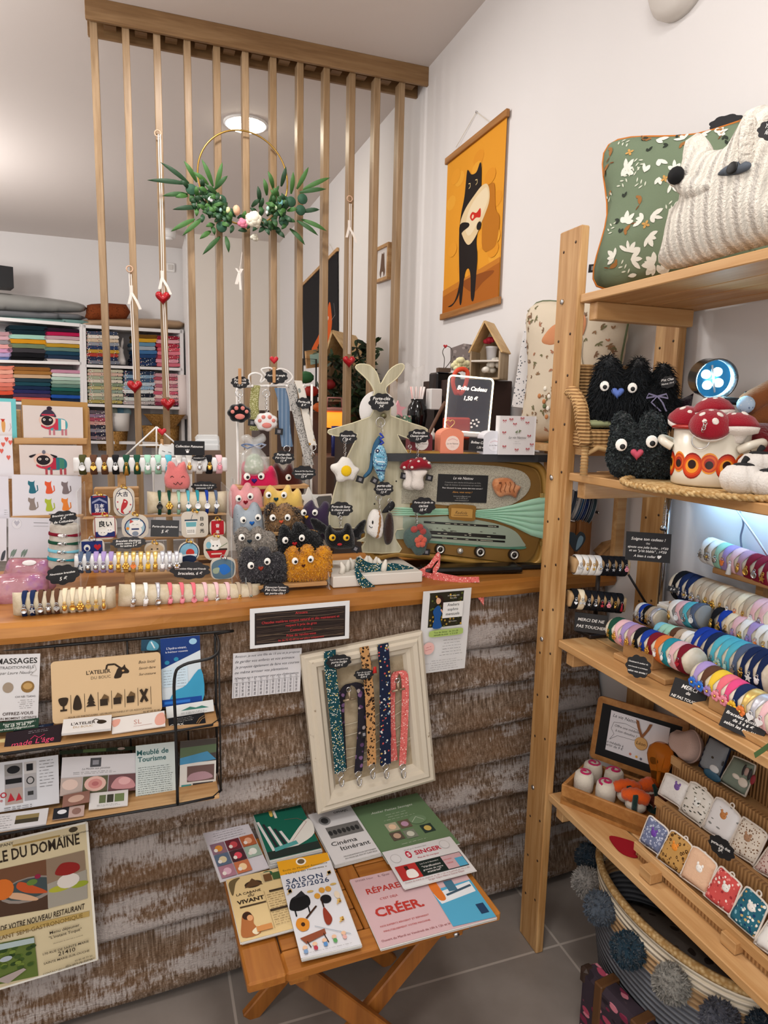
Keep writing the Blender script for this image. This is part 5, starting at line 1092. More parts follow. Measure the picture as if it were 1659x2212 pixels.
b.box(pt(955,796)+V((.006,-.006,0)),(.05,.016,.03),C('#5c4a3c')); b.T=F; o=b; 
for v in b.bm.verts: v.co=F@v.co
b.thing('wire_ornament','wire figure with small red heart on a wooden foot','ornament')
F=vplane(985,880,0,y=2.2); b=B(); b.box((P(988,870,y=2.2).x,2.2,1.44),(.09,.05,.078),C('#c9452c',.6),.006); pts=[P(x,y,y=2.2) for x,y in ((985,850),(978,825),(985,803),(1000,797),(1010,805),(1006,830),(996,850),(988,845))]; b.tube(spline(pts,4),.008,C('#d8482a',.5),8,True); b.thing('coral_handle_bag','coral bag with a looped rope handle standing behind the message board','bag')
for i,(bl,tr,yy,cc,l,cat,nm) in enumerate((((846,925),(880,822),2.5,None,'clear cellophane gift bag standing behind the bunny ear','bag','cellophane_bag'),((878,880),(914,788),2.62,None,'tall crumpled cellophane wrap behind the black vase','bag','cellophane_bag'),((930,885),(956,840),2.3,'#d8d6d4','white photo gift in clear wrap beside the message board','gift','photo_gift'),((843,935),(890,898),2.28,'#6d8a76','green floral tin right of the bunny shoulder','tin','floral_tin'))):
    a=P(*bl,y=yy); e=P(*tr,y=yy); b=B(); a.z=max(a.z,ZC+.001) if i!=9 else a.z
    if i<2:
        b.puff([(p.x,p.y) for p in spline([(0,0),(e.x-a.x,0),((e.x-a.x)*.95,(e.z-a.z)*.6),((e.x-a.x)*1.1,(e.z-a.z)),((e.x-a.x)*.5,(e.z-a.z)*.92),(-.01,(e.z-a.z))],3)],.03,glass('#e8e4e0',.08,1.1,.22),T=fr(a),step=.012,f=lambda p:1+.35*noise.noise(V((p.x*60,p.y*40,i))))
    else: b.bx((a.x,yy,a.z),(e.x,yy+.05,e.z),C(cc,.5) if i==2 else dots(cc,['#c98a8a','#e8e0d0','#3f6a50'],90,.4),.003)
    T=b.thing(nm,l,cat)
F=vplane(880,880,0,y=2.25); b=B(F); X,Y=pxl(F,860,885); b.prism([(X+x,Y+y) for x,y in star2(.032)],-.01,0,C('#d89aa4',.6)); b.thing('pink_star','pink star decoration beside the bunny head','ornament')
b=B(); p=P(934,905,y=2.2); b.lathe([(0,0),(.012,0),(.013,.018),(.007,.026),(.010,.034),(.006,.042),(0,.044)],C('#e4e0dc',.4),(p.x,2.2,ZC),16); b.thing('white_figurine','small white bottle-shaped figurine left of the peach gift box','ornament')
b=B(); b.tube(spline([P(912,965,y=2.0),P(925,940,y=2.0),P(950,890,y=2.0),P(962,868,y=2.0)],5,False),.006,C('#5a3a28',.5),8); b.thing('leather_strap','brown curved leather strap beside the message board','strap')
# ---------------- bunny board ----------------
ZT=1.0305
b=B(); b.bx((.460,1.668,ZT),(.716,1.86,ZT+.03),C('#d8d2c8',.7),.002); b.thing('white_plinth','low white block carrying the wooden bunny board','plinth')
t=NT('limed_wood',.75,0,.2); n=t.noise(t.co((1,1,.12)),30,5); t.base(t.ramp(n,[(.3,'#948d76'),(.5,'#b5ae94'),(.7,'#c8c3ae')])); MLIM=t.m
YB=1.80; F=fr(V((P(815,1190,y=YB).x,YB,ZT+.03))); T=thing('bunny_board','pale limewashed wooden bunny silhouette with long ears, hung with key rings','display board',F@V((0,0,0)))
BO=K4([(1180,470),(1140,395),(1068,325),(1048,295),(1075,276),(1145,285),(1195,340),(1215,410),(1232,400),(1275,325),(1330,282),(1372,275),(1382,305),(1330,375),(1262,430),(1258,470),(1290,540),(1285,620),(1310,640),(1450,690),(1525,715),(1540,745),(1440,800),(1335,760),(1400,880),(1470,1050),(1520,1300),(1535,1385),(1450,1412),(1330,1418),(1322,1480),(1345,1520),(1350,1572),(1095,1572),(1115,1500),(1060,1498),(1115,1470),(1100,1412),(960,1405),(865,1390),(880,1250),(930,1060),(1010,880),(1060,755),(960,775),(870,760),(860,735),(900,720),(1150,640),(1165,560),(1165,500)])
o=outl(F,BO,2); b=B(F); b.prism(o,-.009,0,MLIM); b.tube([(x,y,-.001) for x,y in o],.0018,C('#d6cfae',.7),6,True); b.obj('bunny_body',T)
x,y=pxl(F,820,887); b=B(F); b.lathe([(0,.003),(.056,.003),(.056,0)],C('#e2dedb',.6),(x,y,-.0135),32); b.obj('white_collar',T)
for q in ((1228,632),): x,y=pxl(F,*K4([q])[0]); b=B(F); b.lathe([(.004,0),(.004,.012),(.008,.014),(.008,.018),(0,.020)],C('#6d6a4c',.4,.5),(x,y,0),14); b.obj('peg',T)
for q in ((1327,1083),(1177,1240)): x,y=pxl(F,*K4([q])[0]); b=B(F); b.lathe([(.0022,0),(.002,.002),(0,.003)],BLACK,(x,y,0),10); b.obj('screw_head',T)
FH=fr(V((P(815,1190,y=1.765).x,1.765,ZT+.03)))   # plane of the things hanging in front
def hang(T,px0,py0,px1,py1,F=None,rr=.010):
    F=F or FH; a=F@V((*pxl(F,px0,py0),0)); e=F@V((*pxl(F,px1,py1),0)); b=B(); ringchain(b,a,e,None,.0032,rr); b.obj('keyring_chain',T)
def tag2(T,F,px,py,rot=0): x,y=pxl(F,px,py); b=B(F); b.box((x,y,.004),(.022,.018,.0015),C('#19191c'),R=M4.Rotation(rot,4,'Z')); b.box((x,y,.0052),(.009,.009,.0005),C('#77757a'),R=M4.Rotation(rot,4,'Z')); b.obj('brand_tag',T)
KG='plush key rings hung on the bunny board'
def pl(name,label,pts,th,mat,F=None,step=.006,R=None,grp=None):
    F=F or FH; o=outl(F,pts); T=thing(name,label,'key ring',F@V((o[0][0],min(p[1] for p in o),0)),grp); b=B(F); b.puff(o,th,mat,step=step,R=R); b.obj('body',T); return T
T=pl('egg_keyring','white fried egg plush key ring with yellow yolk at the left of the bunny',K4([(975,915),(1010,930),(1040,975),(1075,1000),(1055,1040),(1035,1080),(1000,1075),(960,1088),(920,1085),(905,1040),(875,1000),(880,970),(920,955),(950,918)]),.012,plush('#e6e2da',sc=500,st=.5))
x,y=pxl(FH,*K4([(983,1012)])[0],.01); b=B(FH); b.ball((x,y,.010),(.0155,.0155,.006),plush('#e8bf1c',sc=500,st=.4)); b.obj('yolk',T); hang(T,745,950,745,985,rr=.006); tag2(T,FH,*K4([(1075,1070)])[0],-.3)
T=pl('fish_keyring','blue patterned fabric fish key ring hanging at the middle of the bunny',K4([(1225,830),(1245,850),(1262,900),(1268,960),(1250,1020),(1245,1075),(1215,1088),(1195,1040),(1170,980),(1168,920),(1180,870),(1205,835)]),.010,dots('#7fb4cc',['#1c2f66','#e6eaf0','#3a6fa0','#1c2f66'],220,.36))
b=B(FH)
for yy,cc in ((905,'#5aa0bc'),(940,'#d8e4ea'),(965,'#3a6a94'),(1000,'#1f2f5c')):
    b.prism(outl(FH,K4([(1182,yy),(1240,yy+6),(1240,yy+14),(1182,yy+9)]),sp=False),.009,.0112,C(cc,.8))
b.ball((*pxl(FH,*K4([(1190,872)])[0]),.0095),(.006,.006,.002),C('#16244c')); b.ball((*pxl(FH,*K4([(1190,872)])[0]),.0115),(.0025,.0025,.001),WHITE); b.obj('fish_print',T); hang(T,822,912,826,936,rr=.013)
b=B(FH); b.tube([(*pxl(FH,824+(i%3-1)*4,936+i*4),.002) for i in range(7)],.003,C('#1e3aa8',.5),6); b.obj('blue_beads',T)
T=pl('fish_keyring','plain blue denim fish key ring half hidden behind the patterned fish',K4([(1190,790),(1215,770),(1222,830),(1180,900),(1170,980),(1150,1030),(1110,1062),(1100,1045),(1135,1000),(1150,920),(1165,840)]),.007,cloth('#39617f'),FH@M4.Translation((0,0,-.012)))
tag2(T,FH,*K4([(1175,1078)])[0],-.5)
for i,(dx,l) in enumerate(((-22,'red-capped mushroom plush key ring behind its twin at the right arm of the bunny'),(0,'red-capped mushroom plush key ring in front at the right arm of the bunny'))):
    G=FH@M4.Translation((0,0,-.016+.016*i)); q=lambda L:[(x+dx*.75,y-i*0) for x,y in L]
    T=pl('mushroom_keyring',l,q(K4([(1432,1010),(1450,1002),(1530,1002),(1540,1030),(1515,1060),(1520,1120),(1500,1145),(1450,1140),(1425,1115),(1435,1060)])),.013,WPL,G)
    b=B(G); b.puff(outl(G,q(K4([(1405,995),(1415,960),(1450,930),(1495,918),(1545,940),(1570,975),(1562,1000),(1500,1000),(1440,1008)]))),.016,RED,step=.006); b.obj('cap',T)
    b=B(G)
    for u,v in ((1470,945),(1510,925),(1540,955),(1425,985)): x,y=pxl(G,*q(K4([(u,v)]))[0]); b.ball((x,y,.0125),(.005,.004,.003),WPL,n=8,k=5)
    b.obj('spots',T); hang(T,902+dx*.75,965,902+dx*.75,988,G,.005); tag2(T,G,*((872,1028) if i==0 else (926,1032)),-.2)
T=pl('toast_keyring','white bread slice plush key ring with smiling face at the bunny hem',K4([(1145,1300),(1175,1275),(1215,1290),(1235,1330),(1240,1400),(1225,1470),(1180,1475),(1140,1450),(1122,1430),(1125,1360)]),.013,plush('#e8e4de',sc=400,st=.5))
b=B(FH); b.puff(outl(FH,K4([(1195,1290),(1212,1286),(1222,1330),(1218,1400),(1205,1465),(1180,1472),(1182,1400),(1190,1340)])),.016,plush('#a87a4c',sc=400),step=.006); b.obj('crust',T)
b=B(FH); b.ball((*pxl(FH,*K4([(1155,1362)])[0]),.0125),(.0025,.0055,.0015),BLACK,n=10,k=5); b.tube([(*pxl(FH,*K4([(1130+k*8,1385+[0,10,14,8][k])])[0]),.0125) for k in range(4)],.001,BLACK,5); b.obj('face',T); hang(T,818,1076,820,1108,rr=.008)
T=pl('choc_keyring','long dark brown bean plush key ring beside the bread slice',K4([(1265,1310),(1290,1300),(1305,1340),(1310,1420),(1300,1490),(1275,1520),(1250,1510),(1238,1440),(1245,1370)]),.012,plush('#33201a',sc=400)); hang(T,842,1082,838,1112,rr=.006)
b=B(FH); b.puff(outl(FH,K4([(1262,1250),(1285,1222),(1310,1225),(1318,1255),(1295,1285),(1260,1300),(1228,1300),(1245,1270)])),.004,C('#19191c',.8),step=.006); b.obj('brand_tag',T)
T=pl('cactus_keyring','grey-green plush cactus key ring with coral flower beside the radio',K4([(1395,1420),(1440,1390),(1520,1390),(1560,1430),(1572,1470),(1545,1510),(1530,1560),(1505,1592),(1460,1590),(1430,1550),(1405,1540),(1378,1490),(1380,1440)]),.016,plush('#4f645f',sc=300))
for u,v,m in ((1440,1410,'#b04a44'),(1480,1395,'#a84440'),(1500,1425,'#a84440')): x,y=pxl(FH,*K4([(u,v)])[0]); b=B(FH); b.ball((x,y,.012),(.011,.010,.006),plush(m)); b.obj('petal',T)
for k in range(5): a=k*2*pi/5+.3; x,y=pxl(FH,*K4([(1480,1490)])[0]); b=B(FH); b.ball((x+.0105*cos(a),y+.0105*sin(a),.017),(.0095,.0095,.006),plush('#d2604c',sc=300)); b.obj('petal',T)
hang(T,899,1108,900,1138,rr=.005); tag2(T,FH,920,1192,-.1)
CW=lambda nm,lab,bx,txt,y,rz=0,col='#1f1f22': sign(nm,lab,(bx[0],bx[3]),(bx[2],bx[3]+(bx[2]-bx[0])*rz),(bx[0],bx[1]),txt,'cloud',col,y=y)
CW('cloud_sign','black cloud price sign over the face of the wooden bunny',(796,848,852,890),[('Porte-clés',.38,.17),('Poisson',.58,.17),('7€',.8,.17)],1.775)
CW('cloud_sign','black cloud price sign above the fried egg key ring',(731,929,772,960),[('Retourn-clés',.45,.18),('10 €',.74,.18)],1.765)
CW('cloud_sign','black cloud price sign above the two mushroom key rings',(879,926,930,958),[('Porte-clé',.34,.17),('Champi-mignon',.55,.17),('13 €',.78,.17)],1.755)
CW('cloud_sign','black cloud price sign above the bread slice at the bunny hem',(807,1040,850,1072),[('porte-clés',.36,.18),('Copain du petit',.58,.16),('13 €',.8,.16)],1.76)
CW('cloud_sign','black cloud price sign above the black bat key ring',(708,1083,763,1117),[('Porte-clé Samy',.4,.18),('la chauve-souris',.6,.17),('13 €',.82,.16)],1.74)
CW('cloud_sign','black cloud price sign above the cactus key ring in front of the radio',(886,1073,941,1112),[('Porte-clé Jardin de',.36,.16),('cactus',.57,.16),('10 €',.8,.16)],1.745)
# lanyards lying on the counter
MTF=dots('#17424a',['#e8e4d4','#e8e4d4','#d8c06a','#17424a'],230,.36); MPK=dots('#d46a64',['#f0d0c4','#b0403c','#e89a90','#d46a64'],230,.40)
b=B(); pts=[P(1005+0,0,z=1.2)]*0+[V((.555,1.80,ZT+.06)),V((.56,1.76,ZT+.045)),V((.61,1.74,ZT+.05)),V((.68,1.735,ZT+.055)),V((.71,1.72,ZT+.05))]
q=[P(x,y,y=yy) for x,y,yy in ((893,1238,1.70),(850,1228,1.70),(800,1228,1.70),(775,1216,1.69),(768,1222,1.675),(778,1250,1.662),(800,1272,1.655),(815,1284,1.652))]
b.rib(spline(q,5,False),[V((0,.35,1))]*8+[V((.8,.2,.6))]*40 if 0 else V((.25,.35,1)),.030,MTF,.0015)
T=b.thing('fabric_lanyard','teal floral fabric lanyard folded over the white block below the bunny','lanyard')
b=B(); e=P(818,1288,y=1.648); b.ring(e,.007,SILVER,.0012,(0,1,.2)); b.tube([e+V((.004,0,-.004)),e+V((.008,0,-.012)),e+V((.012,0,-.016)),e+V((.015,0,-.010))],.0022,SILVER,6); b.obj('snap_hook',T)
b=B(); q=[V((.735,1.76,ZT+.05)),*[P(x,y,y=yy) for x,y,yy in ((905,1240,1.72),(925,1228,1.73),(945,1202,1.74),(950,1215,1.72),(935,1240,1.70),(955,1248,1.68),(990,1255,1.66),(1020,1268,1.64),(1045,1298,1.63))]]
b.rib(spline(q[1:],5,False),V((.25,.5,.9)),.026,MPK,.0015); b.thing('fabric_lanyard','coral floral fabric lanyard trailing over the counter edge before the radio','lanyard')
b=B(); q=[P(x,y,z=ZT+.006) for x,y in ((905,1238),(950,1248),(1000,1252),(1035,1252))]; b.rib(spline(q,4,False),(0,.3,1),.016,MPK,.0012); b.thing('fabric_lanyard','coral floral lanyard end lying flat under the small black cloud sign','lanyard')
CW('cloud_sign','small black cloud sign lying on the coral lanyard in front of the radio',(966,1243,1018,1258),[('Tour de cou floral',.45,.25),('petit modèle',.75,.25)],1.68,.06)
T=thing('wooden_rosette','white wooden petal-edged foot rising behind the teal lanyard on the white block','ornament',(.58,1.72,ZT+.03))
for i in range(10):
    p=P(738+i*10,1226,y=1.70+.06*sin(i*.35)); p.z=ZT+.03; b=B(); b.tube([p,p+V((.004,0,.018)),p+V((.010*(i%2)-.003,0,.032))],[.009,.008,.003],C('#ded8cc',.7),8); b.obj('petal',T)
# ---------------- plush owls and cats on the clear steps ----------------
ACR=glass('#e8eef0',.03,1.1,.18); ps=thing('acrylic_steps','clear acrylic stepped stand with pale wood treads for the plush heads','display stand',(.36,1.75,ZT))
ROW=[(1.70,ZT+.018),(1.755,ZT+.075),(1.81,ZT+.135),(1.865,ZT+.195),(1.915,ZT+.25)]
for i,(y,z) in enumerate(ROW): b=B(); b.bx((.235,y-.03,z-.010),(.445,y+.025,z),WBX,.0015); b.obj('tread',ps)
for x in (.231,.447):
    b=B(); o=[(1.655,ZT)]+[(y-.032+(.0 if k else 0),z+(.02 if k else -.012)) for y,z in ROW for k in (0,1)]+[(1.945,ROW[-1][1]+.02),(1.945,ZT)]
    b.prism([(a,c) for a,c in o],0,.003,ACR,T=M4(((0,0,1,x),(1,0,0,0),(0,1,0,0),(0,0,0,1)))); b.obj('side_panel',ps)
PG='plush head key rings on the clear steps'
def owl(i,label,pts,mat,eyes,nose,row,fur=None,er=.0085,dz=0):
    y=ROW[row][0]; q=K2(pts); F=vplane(q[0][0],q[0][1],0,y=y+dz); toy('plush_head_keyring',label,'plush toy',F,q,.028,mat,[(*K2([e])[0],.15*(-1)**k,-.15) for k,e in enumerate(eyes)],(*K2([nose[:2]])[0],nose[2],nose[3]) if nose else None,er,fur,zf=.030+(fur[1]*.3 if fur else 0),group=PG,step=.009)
fz=lambda n,l,cs:(n,l,[plush(c) for c in cs],.0016,.4,.6)
owl(0,'mustard yellow fluffy plush owl at the front right of the clear steps',[(500,1090),(490,990),(490,890),(515,850),(550,828),(580,838),(602,885),(625,832),(660,812),(700,830),(722,878),(745,845),(790,825),(840,850),(850,900),(850,1000),(830,1070),(760,1095),(600,1105)],plush('#cf8a1a'),[(567,945),(690,930)],(633,982,.0055,'#4a2416'),0,fz(3000,.0055,['#d8941e','#b87612','#e0a236']))
owl(1,'dark grey striped fluffy plush cat at the front left of the clear steps',[(145,1080),(135,980),(145,900),(165,850),(200,835),(235,850),(260,885),(290,845),(330,830),(365,850),(378,895),(430,870),(480,900),(500,960),(500,1050),(470,1100),(330,1125),(200,1110)],plush('#3c3a3e','#1f1e22',90),[(223,980),(352,948)],(302,1003,.0075,'#8f3628'),0,fz(3000,.0055,['#4a484c','#232226','#5e5b5e']),dz=-.004)
owl(2,'pale grey fluffy plush owl behind the dark grey striped one',[(105,800),(100,740),(120,700),(150,683),(190,688),(217,720),(245,683),(290,678),(330,705),(390,720),(415,770),(420,850),(400,900),(370,980),(150,980),(120,880)],plush('#8d857c'),[(152,762),(280,757)],(213,792,.0068,'#232f38'),1,fz(2600,.005,['#9a9288','#7d766e','#aaa298']))
owl(3,'black fluffy plush cat with red nose behind the mustard owl',[(430,800),(440,740),(450,680),(480,657),(515,680),(540,705),(560,652),(600,638),(640,660),(690,705),(740,720),(780,780),(790,860),(760,930),(600,960),(470,950)],plush('#0d0d0f'),[(491,783),(621,765)],(565,812,.0075,'#9c2024'),1,fz(2400,.005,['#0d0d0f','#17171a','#202024']))
owl(4,'brown and black mottled fluffy plush cat in the middle of the clear steps',[(335,620),(330,540),(360,498),(400,488),(432,525),(460,500),(510,495),(550,525),(600,540),(625,590),(620,700),(600,760),(420,760),(350,700)],plush('#8a6a48','#1f1712',110),[(393,607),(510,605)],(460,640,.0065,'#d0583a'),2,fz(2200,.005,['#9c7a54','#2a1f18','#6d5238','#b08c64']))
owl(5,'pale blue plush cat with grey stars and a blue nose',[(95,760),(85,620),(90,540),(110,503),(145,513),(175,548),(200,540),(230,490),(265,488),(290,520),(310,570),(322,650),(320,750),(200,770)],dots('#9fa9b2',['#9fa9b2','#6d7884','#9fa9b2'],120,.2),[(163,625),(280,605)],(232,650,.0072,'#2060b0'),2)
owl(6,'pale yellow plush cat with teal nose near the top of the clear steps',[(330,580),(320,450),(335,390),(368,352),(400,368),(430,395),(470,393),(500,352),(530,358),(548,405),(585,375),(610,400),(625,460),(620,580),(500,600),(400,600)],plush('#dcb862',sc=400,st=.5),[(360,430),(482,430)],(420,464,.0072,'#183a44'),3)
owl(7,'pale pink plush cat with dark red nose near the top left',[(65,600),(50,480),(55,400),(80,348),(110,358),(140,395),(180,338),(215,338),(237,375),(270,365),(300,400),(315,470),(310,600),(150,610)],plush('#dd9a9c',sc=400,st=.5),[(127,457),(220,440)],(183,487,.0068,'#7c1420'),3)
owl(8,'hot pink plush cat with purple nose, topmost on the clear steps',[(145,420),(150,290),(150,210),(170,168),(200,178),(230,225),(270,205),(300,173),(330,193),(347,225),(380,200),(410,230),(435,310),(440,420),(350,440),(250,440)],plush('#c81e50',sc=400,st=.5),[(193,287),(304,283)],(250,319,.0085,'#3a2470'),4,er=.0095)
owl(9,'dark brown plush cat behind the hot pink one, chain across its face',[(400,420),(405,260),(393,210),(420,178),(450,200),(480,235),(510,195),(540,188),(562,232),(600,260),(625,330),(620,430)],plush('#451812',sc=400,st=.5),[(515,293)],None,4,dz=.02)
owl(10,'dark purple plush owl with yellow beak beside the mottled cat',[(620,600),(630,530),(660,490),(700,468),(720,505),(750,530),(790,480),(830,490),(842,540),(850,640),(840,760),(800,780),(680,760),(640,680)],plush('#382a44',sc=400,st=.5),[(635,567),(723,567)],(657,602,.006,'#d8a024'),2,dz=.015)
F=fr(V((P(735,1185,y=1.735).x,1.735,ZT+.04))); 
T=thing('bat_keyring','black plush bat key ring with yellow eyes and spread wings before the bunny','plush toy',F@V((0,0,0)))
b=B(F); b.puff(outl(F,K2([(805,800),(800,720),(815,680),(840,662),(865,695),(900,708),(940,695),(958,655),(990,653),(1012,690),(1030,750),(1030,830),(990,847),(860,847)])),.018,plush('#0b0b0d'),step=.007); b.obj('body',T)
for w_ in ([(690,620),(740,618),(790,650),(830,690),(815,760),(790,735),(765,745),(750,715),(722,705)],[(1020,730),(1060,668),(1110,628),(1132,640),(1115,700),(1120,730),(1095,740),(1085,780),(1050,775)]): b=B(F@M4.Translation((0,0,-.01))); b.puff(outl(F,K2(w_)),.005,plush('#101012'),step=.007); b.obj('wing',T)
for e in ((858,762),(967,762)):
    x,y=pxl(F,*K2([e])[0],.016); b=B(F); b.ball((x,y,.0165),(.0095,.0095,.003),C('#e0b020',.5)); e_=b.obj('eye',T); b=B(F); b.ball((x+.001,y,.0188),(.0042,.0042,.0018),BLACK); b.obj('pupil',e_)
b=B(F); x,y=pxl(F,*K2([(915,815)])[0],.017); b.ball((x,y,.0168),(.007,.0038,.002),C('#a81c24',.7)); b.obj('mouth',T); hang(T,735,1118,735,1140,F,.005); tag2(T,F,767,1185,-.5)
CW('cloud_sign','black cloud sign lying at the foot of the dark grey striped plush',(563,1258,625,1290),[("Découvrez l'univers",.38,.16),("P'tit Chat Doux",.58,.16),('en porte-clés !',.8,.16)],1.648)
# ---------------- white wire stand with lanyards and paw charms ----------------
WR=C('#e6e2de',.4); YW=1.93; T=thing('wire_stand','white wire stand with scrolled top carrying lanyards and paw charms','display stand',(P(512,1180,y=YW).x,YW,ZT))
pw=lambda x,y,d=0:P(x,y,y=YW+d)
b=B(); bx=pw(514,1000).x; b.tube([V((bx,YW,ZT)),V((bx,YW,pw(514,830).z))],.0035,WR,8); xr=pw(672,1100).x; b.tube([V((xr,YW,ZT)),V((xr,YW,pw(665,830).z))],.0035,WR,8); b.tube([pw(508,836),pw(600,833),pw(668,832)],.0035,WR,8); b.obj('wire_frame',T)
for s in ([(540,832),(538,812),(552,806),(566,812),(563,826),(575,815),(565,800),(572,796),(588,797),(592,820),(586,832)],[(592,832),(598,800),(618,800),(632,815),(620,828),(612,820)]): b=B(); b.tube(spline([pw(*q) for q in s],4,False),.0028,WR,8); b.obj('scroll',T)
for k,x in enumerate((545,580,620,655)): b=B(); b.cyl(pw(x,834),pw(x,834,-.05),.0024,WR,n=8); b.ball(pw(x,834,-.05),.004,WR,n=8,k=5); b.obj('hook',T)
YL=1.885; FL_=fr(V((P(590,1000,y=YL).x,YL,1.1)))
for nm,lab,pp,mk in (('paw_keyring','black felt paw key ring with pink pads on the white wire stand',(517,893),('#111114','#d9857c')),('paw_keyring','white felt paw key ring with pink pads on the white wire stand',(575,912),('#e8e4e2','#d9857c'))):
    G=FL_ if mk[0][1]=='1' else FL_@M4.Translation((0,0,.012)); x,y=pxl(G,*pp); TT=thing(nm,lab,'key ring',G@V((x,y-.02,0)))
    b=B(G@M4.Translation((x,y,0))); o=[]
    for i in range(40): a=2*pi*i/40; o.append(((.0295+.0035*abs(sin(a*3.5)))*cos(a),(.023+.004*abs(sin(a*3.5)))*sin(a)+.001))
    b.puff(o,.011,plush(mk[0],sc=500,st=.4),step=.006); b.obj('paw',TT)
    for dx,dy,rx,ry in ((0,-.008,.014,.0085),(-.019,.004,.0055,.0055),(-.009,.014,.0058,.006),(.008,.014,.0058,.006),(.0185,.005,.0055,.0055)): b=B(G); b.ball((x+dx,y+dy,.009),(rx,ry,.004),plush(mk[1],sc=500,st=.4),n=12,k=7); b.obj('pad',TT)
    hang(TT,pp[0],850,pp[0],pp[1]-22,G,.010); tag2(TT,G,pp[0]+27,pp[1]+20,-.1)
def lany(lab,pts,w,m,y=YL,clip=True,nm='fabric_lanyard'):
    q=[P(a,c,y=y) for a,c in pts]; b=B(); b.rib(spline(q,5,False),(1,0,0),w,m,.0016); b.rib([v+V((.004,.010,0)) for v in spline(q,5,False)],(1,0,0),w,m,.0016); T=b.thing(nm,lab,'lanyard')
    if clip: e=q[-1]; b=B(); b.ring(e+V((0,0,-.006)),.009,SILVER,.0014,(0,1,0)); b.tube([e+V((0,0,-.016)),e+V((-.006,0,-.026)),e+V((0,0,-.036)),e+V((.006,0,-.028)),e+V((0,0,-.018))],.0018,SILVER,6); b.obj('snap_hook',T)
t=NT('striped_ticking',.9,0,.1); wv=t.n('TexWave',bands_direction='X',Scale=28); t.l(t.co(),wv.inputs['Vector']); t.base(t.ramp(wv.outputs['Color'],[(0,'#5d7590'),(.75,'#4a6484'),(.82,'#c8d2dc'),(.9,'#5d7590')],'CONSTANT')); MTICK=t.m
lany('blue striped ticking lanyard with steel clip on the white wire stand',[(604,838),(612,870),(614,920),(620,965)],.030,MTICK)
lany('grey elephant-print lanyard crossing behind the llama one',[(630,828),(634,860),(645,910),(658,960),(668,1005)],.024,dots('#b9b5b0',['#6d6a68'],260,.42),1.892,False)
lany('white llama-print lanyard with steel buckle on the white wire stand',[(643,822),(652,850),(662,905),(672,950),(676,962)],.020,dots('#dcd6cc',['#b0823c','#dcd6cc','#dcd6cc','#8a8f8a'],70,.34),1.878)
lany('olive chequered lanyard hanging at the back of the wire stand',[(552,832),(548,870),(550,900),(548,930)],.022,dots('#8f8d56',['#c8c69a'],300,.45),1.905,False)
for (px,py,l) in ((518,798,'small natural wooden clothes peg holding the left price cloud of the wire stand'),(592,795,'wooden clothes peg topped by a red felt heart on the wire stand'),(350,950,'wooden clothes peg with a red heart on the white wire triangle')):
    y=1.87 if px>400 else 1.975; c=P(px,py+15,y=y); T=thing('clothes_peg',l,'clothes peg',c-V((0,0,.02))); b=B(); b.box(c,(.008,.007,.042),C('#b98a5c',.6),.001); b.obj('peg_body',T)
    if px!=518: b=B(fr(P(px,py-18,y=y-.004))); b.puff(heart2(.0125),.004,C('#c0202c',.6),step=.004); b.obj('felt_heart',T)
CW('cloud_sign','black cloud price sign pegged at the left of the white wire stand',(499,812,540,840),[('Porte-clé',.36,.18),('Patounes',.58,.18),('13 €',.8,.17)],1.885)
CW('cloud_sign','black cloud price sign pegged under the red felt heart',(572,797,623,830),[('Porte-clé sangle',.48,.17),('8 €',.76,.18)],1.878)
CW('cloud_sign','black cloud price sign pegged across the llama lanyard',(638,856,673,882),[('Porte-clé',.48,.2),('8 €',.76,.2)],1.868,.1)
CW('cloud_sign','black cloud price sign above the dark brown plush cat',(588,973,637,1004),[('Porte-clés',.36,.17),("P'tit Chat Doux",.57,.17),('13 €',.8,.17)],1.86)
CW('cloud_sign','black cloud price sign between the brown and the purple plush heads',(630,1005,683,1038),[("Porte-clé P'tit Chat Doux",.42,.15),('version Jean-Jeanne',.62,.15),('15 €',.82,.15)],1.84)
# cellophane gift bag with gingham bow
F=vplane(550,1010,0,y=1.90); b=B(F); b.puff(outl(F,[(524,1025),(520,985),(532,965),(520,945),(535,938),(550,945),(568,936),(575,950),(562,966),(578,990),(575,1025)]),.03,glass('#eef0ee',.06,1.1,.3),step=.010,f=lambda p:1+.4*noise.noise(V((p.x*70,p.y*50,3)))); T=b.thing('cellophane_bag','clear cellophane sweet bag tied with blue gingham, above the pink plush','gift bag')
b=B(F); b.puff(outl(F,[(530,1022),(532,992),(548,980),(566,990),(568,1022)]),.018,dots('#a9b79a',['#d8dccb','#8fa382'],110,.4),step=.009); b.obj('sweets',T)
b=B(F)
for s in (-1,1): x,y=pxl(F,548,963,.03); b.rib([(x,y,.03),(x+s*.02,y+.006,.036),(x+s*.034,y+.002,.03),(x+s*.018,y-.007,.036),(x,y,.032)],(0,.5,1),.010,cloth('#8fa8cf',c2='#dfe6f2',sc=600))
b.obj('gingham_bow',T)
F=vplane(660,1075,.1,y=1.86); b=B(F); x,y=pxl(F,668,1078); b.prism([(x+a,y+c) for a,c in star2(.034)],-.012,0,C('#d5d2cc',.6)); b.thing('wooden_star','white wooden star standing behind the purple plush owl','ornament')
b=B(); b.bx((.40,1.93,ZT),(.52,2.03,ZT+.155),C('#cfc8bc',.6),.003); b.thing('cash_box','pale box behind the clear steps carrying the tilted tablet','box')
F=vplane(700,1105,.35,.5,y=1.95); b=B(F); x,y=pxl(F,700,1085); b.box((x,y,0),(.07,.05,.01),C('#e6e2dc',.5),.002); b.box((x,y,.0055),(.055,.036,.001),C('#5d5f62',.3)); b.thing('card_reader','white framed grey tablet lying left of the bunny hem','device')
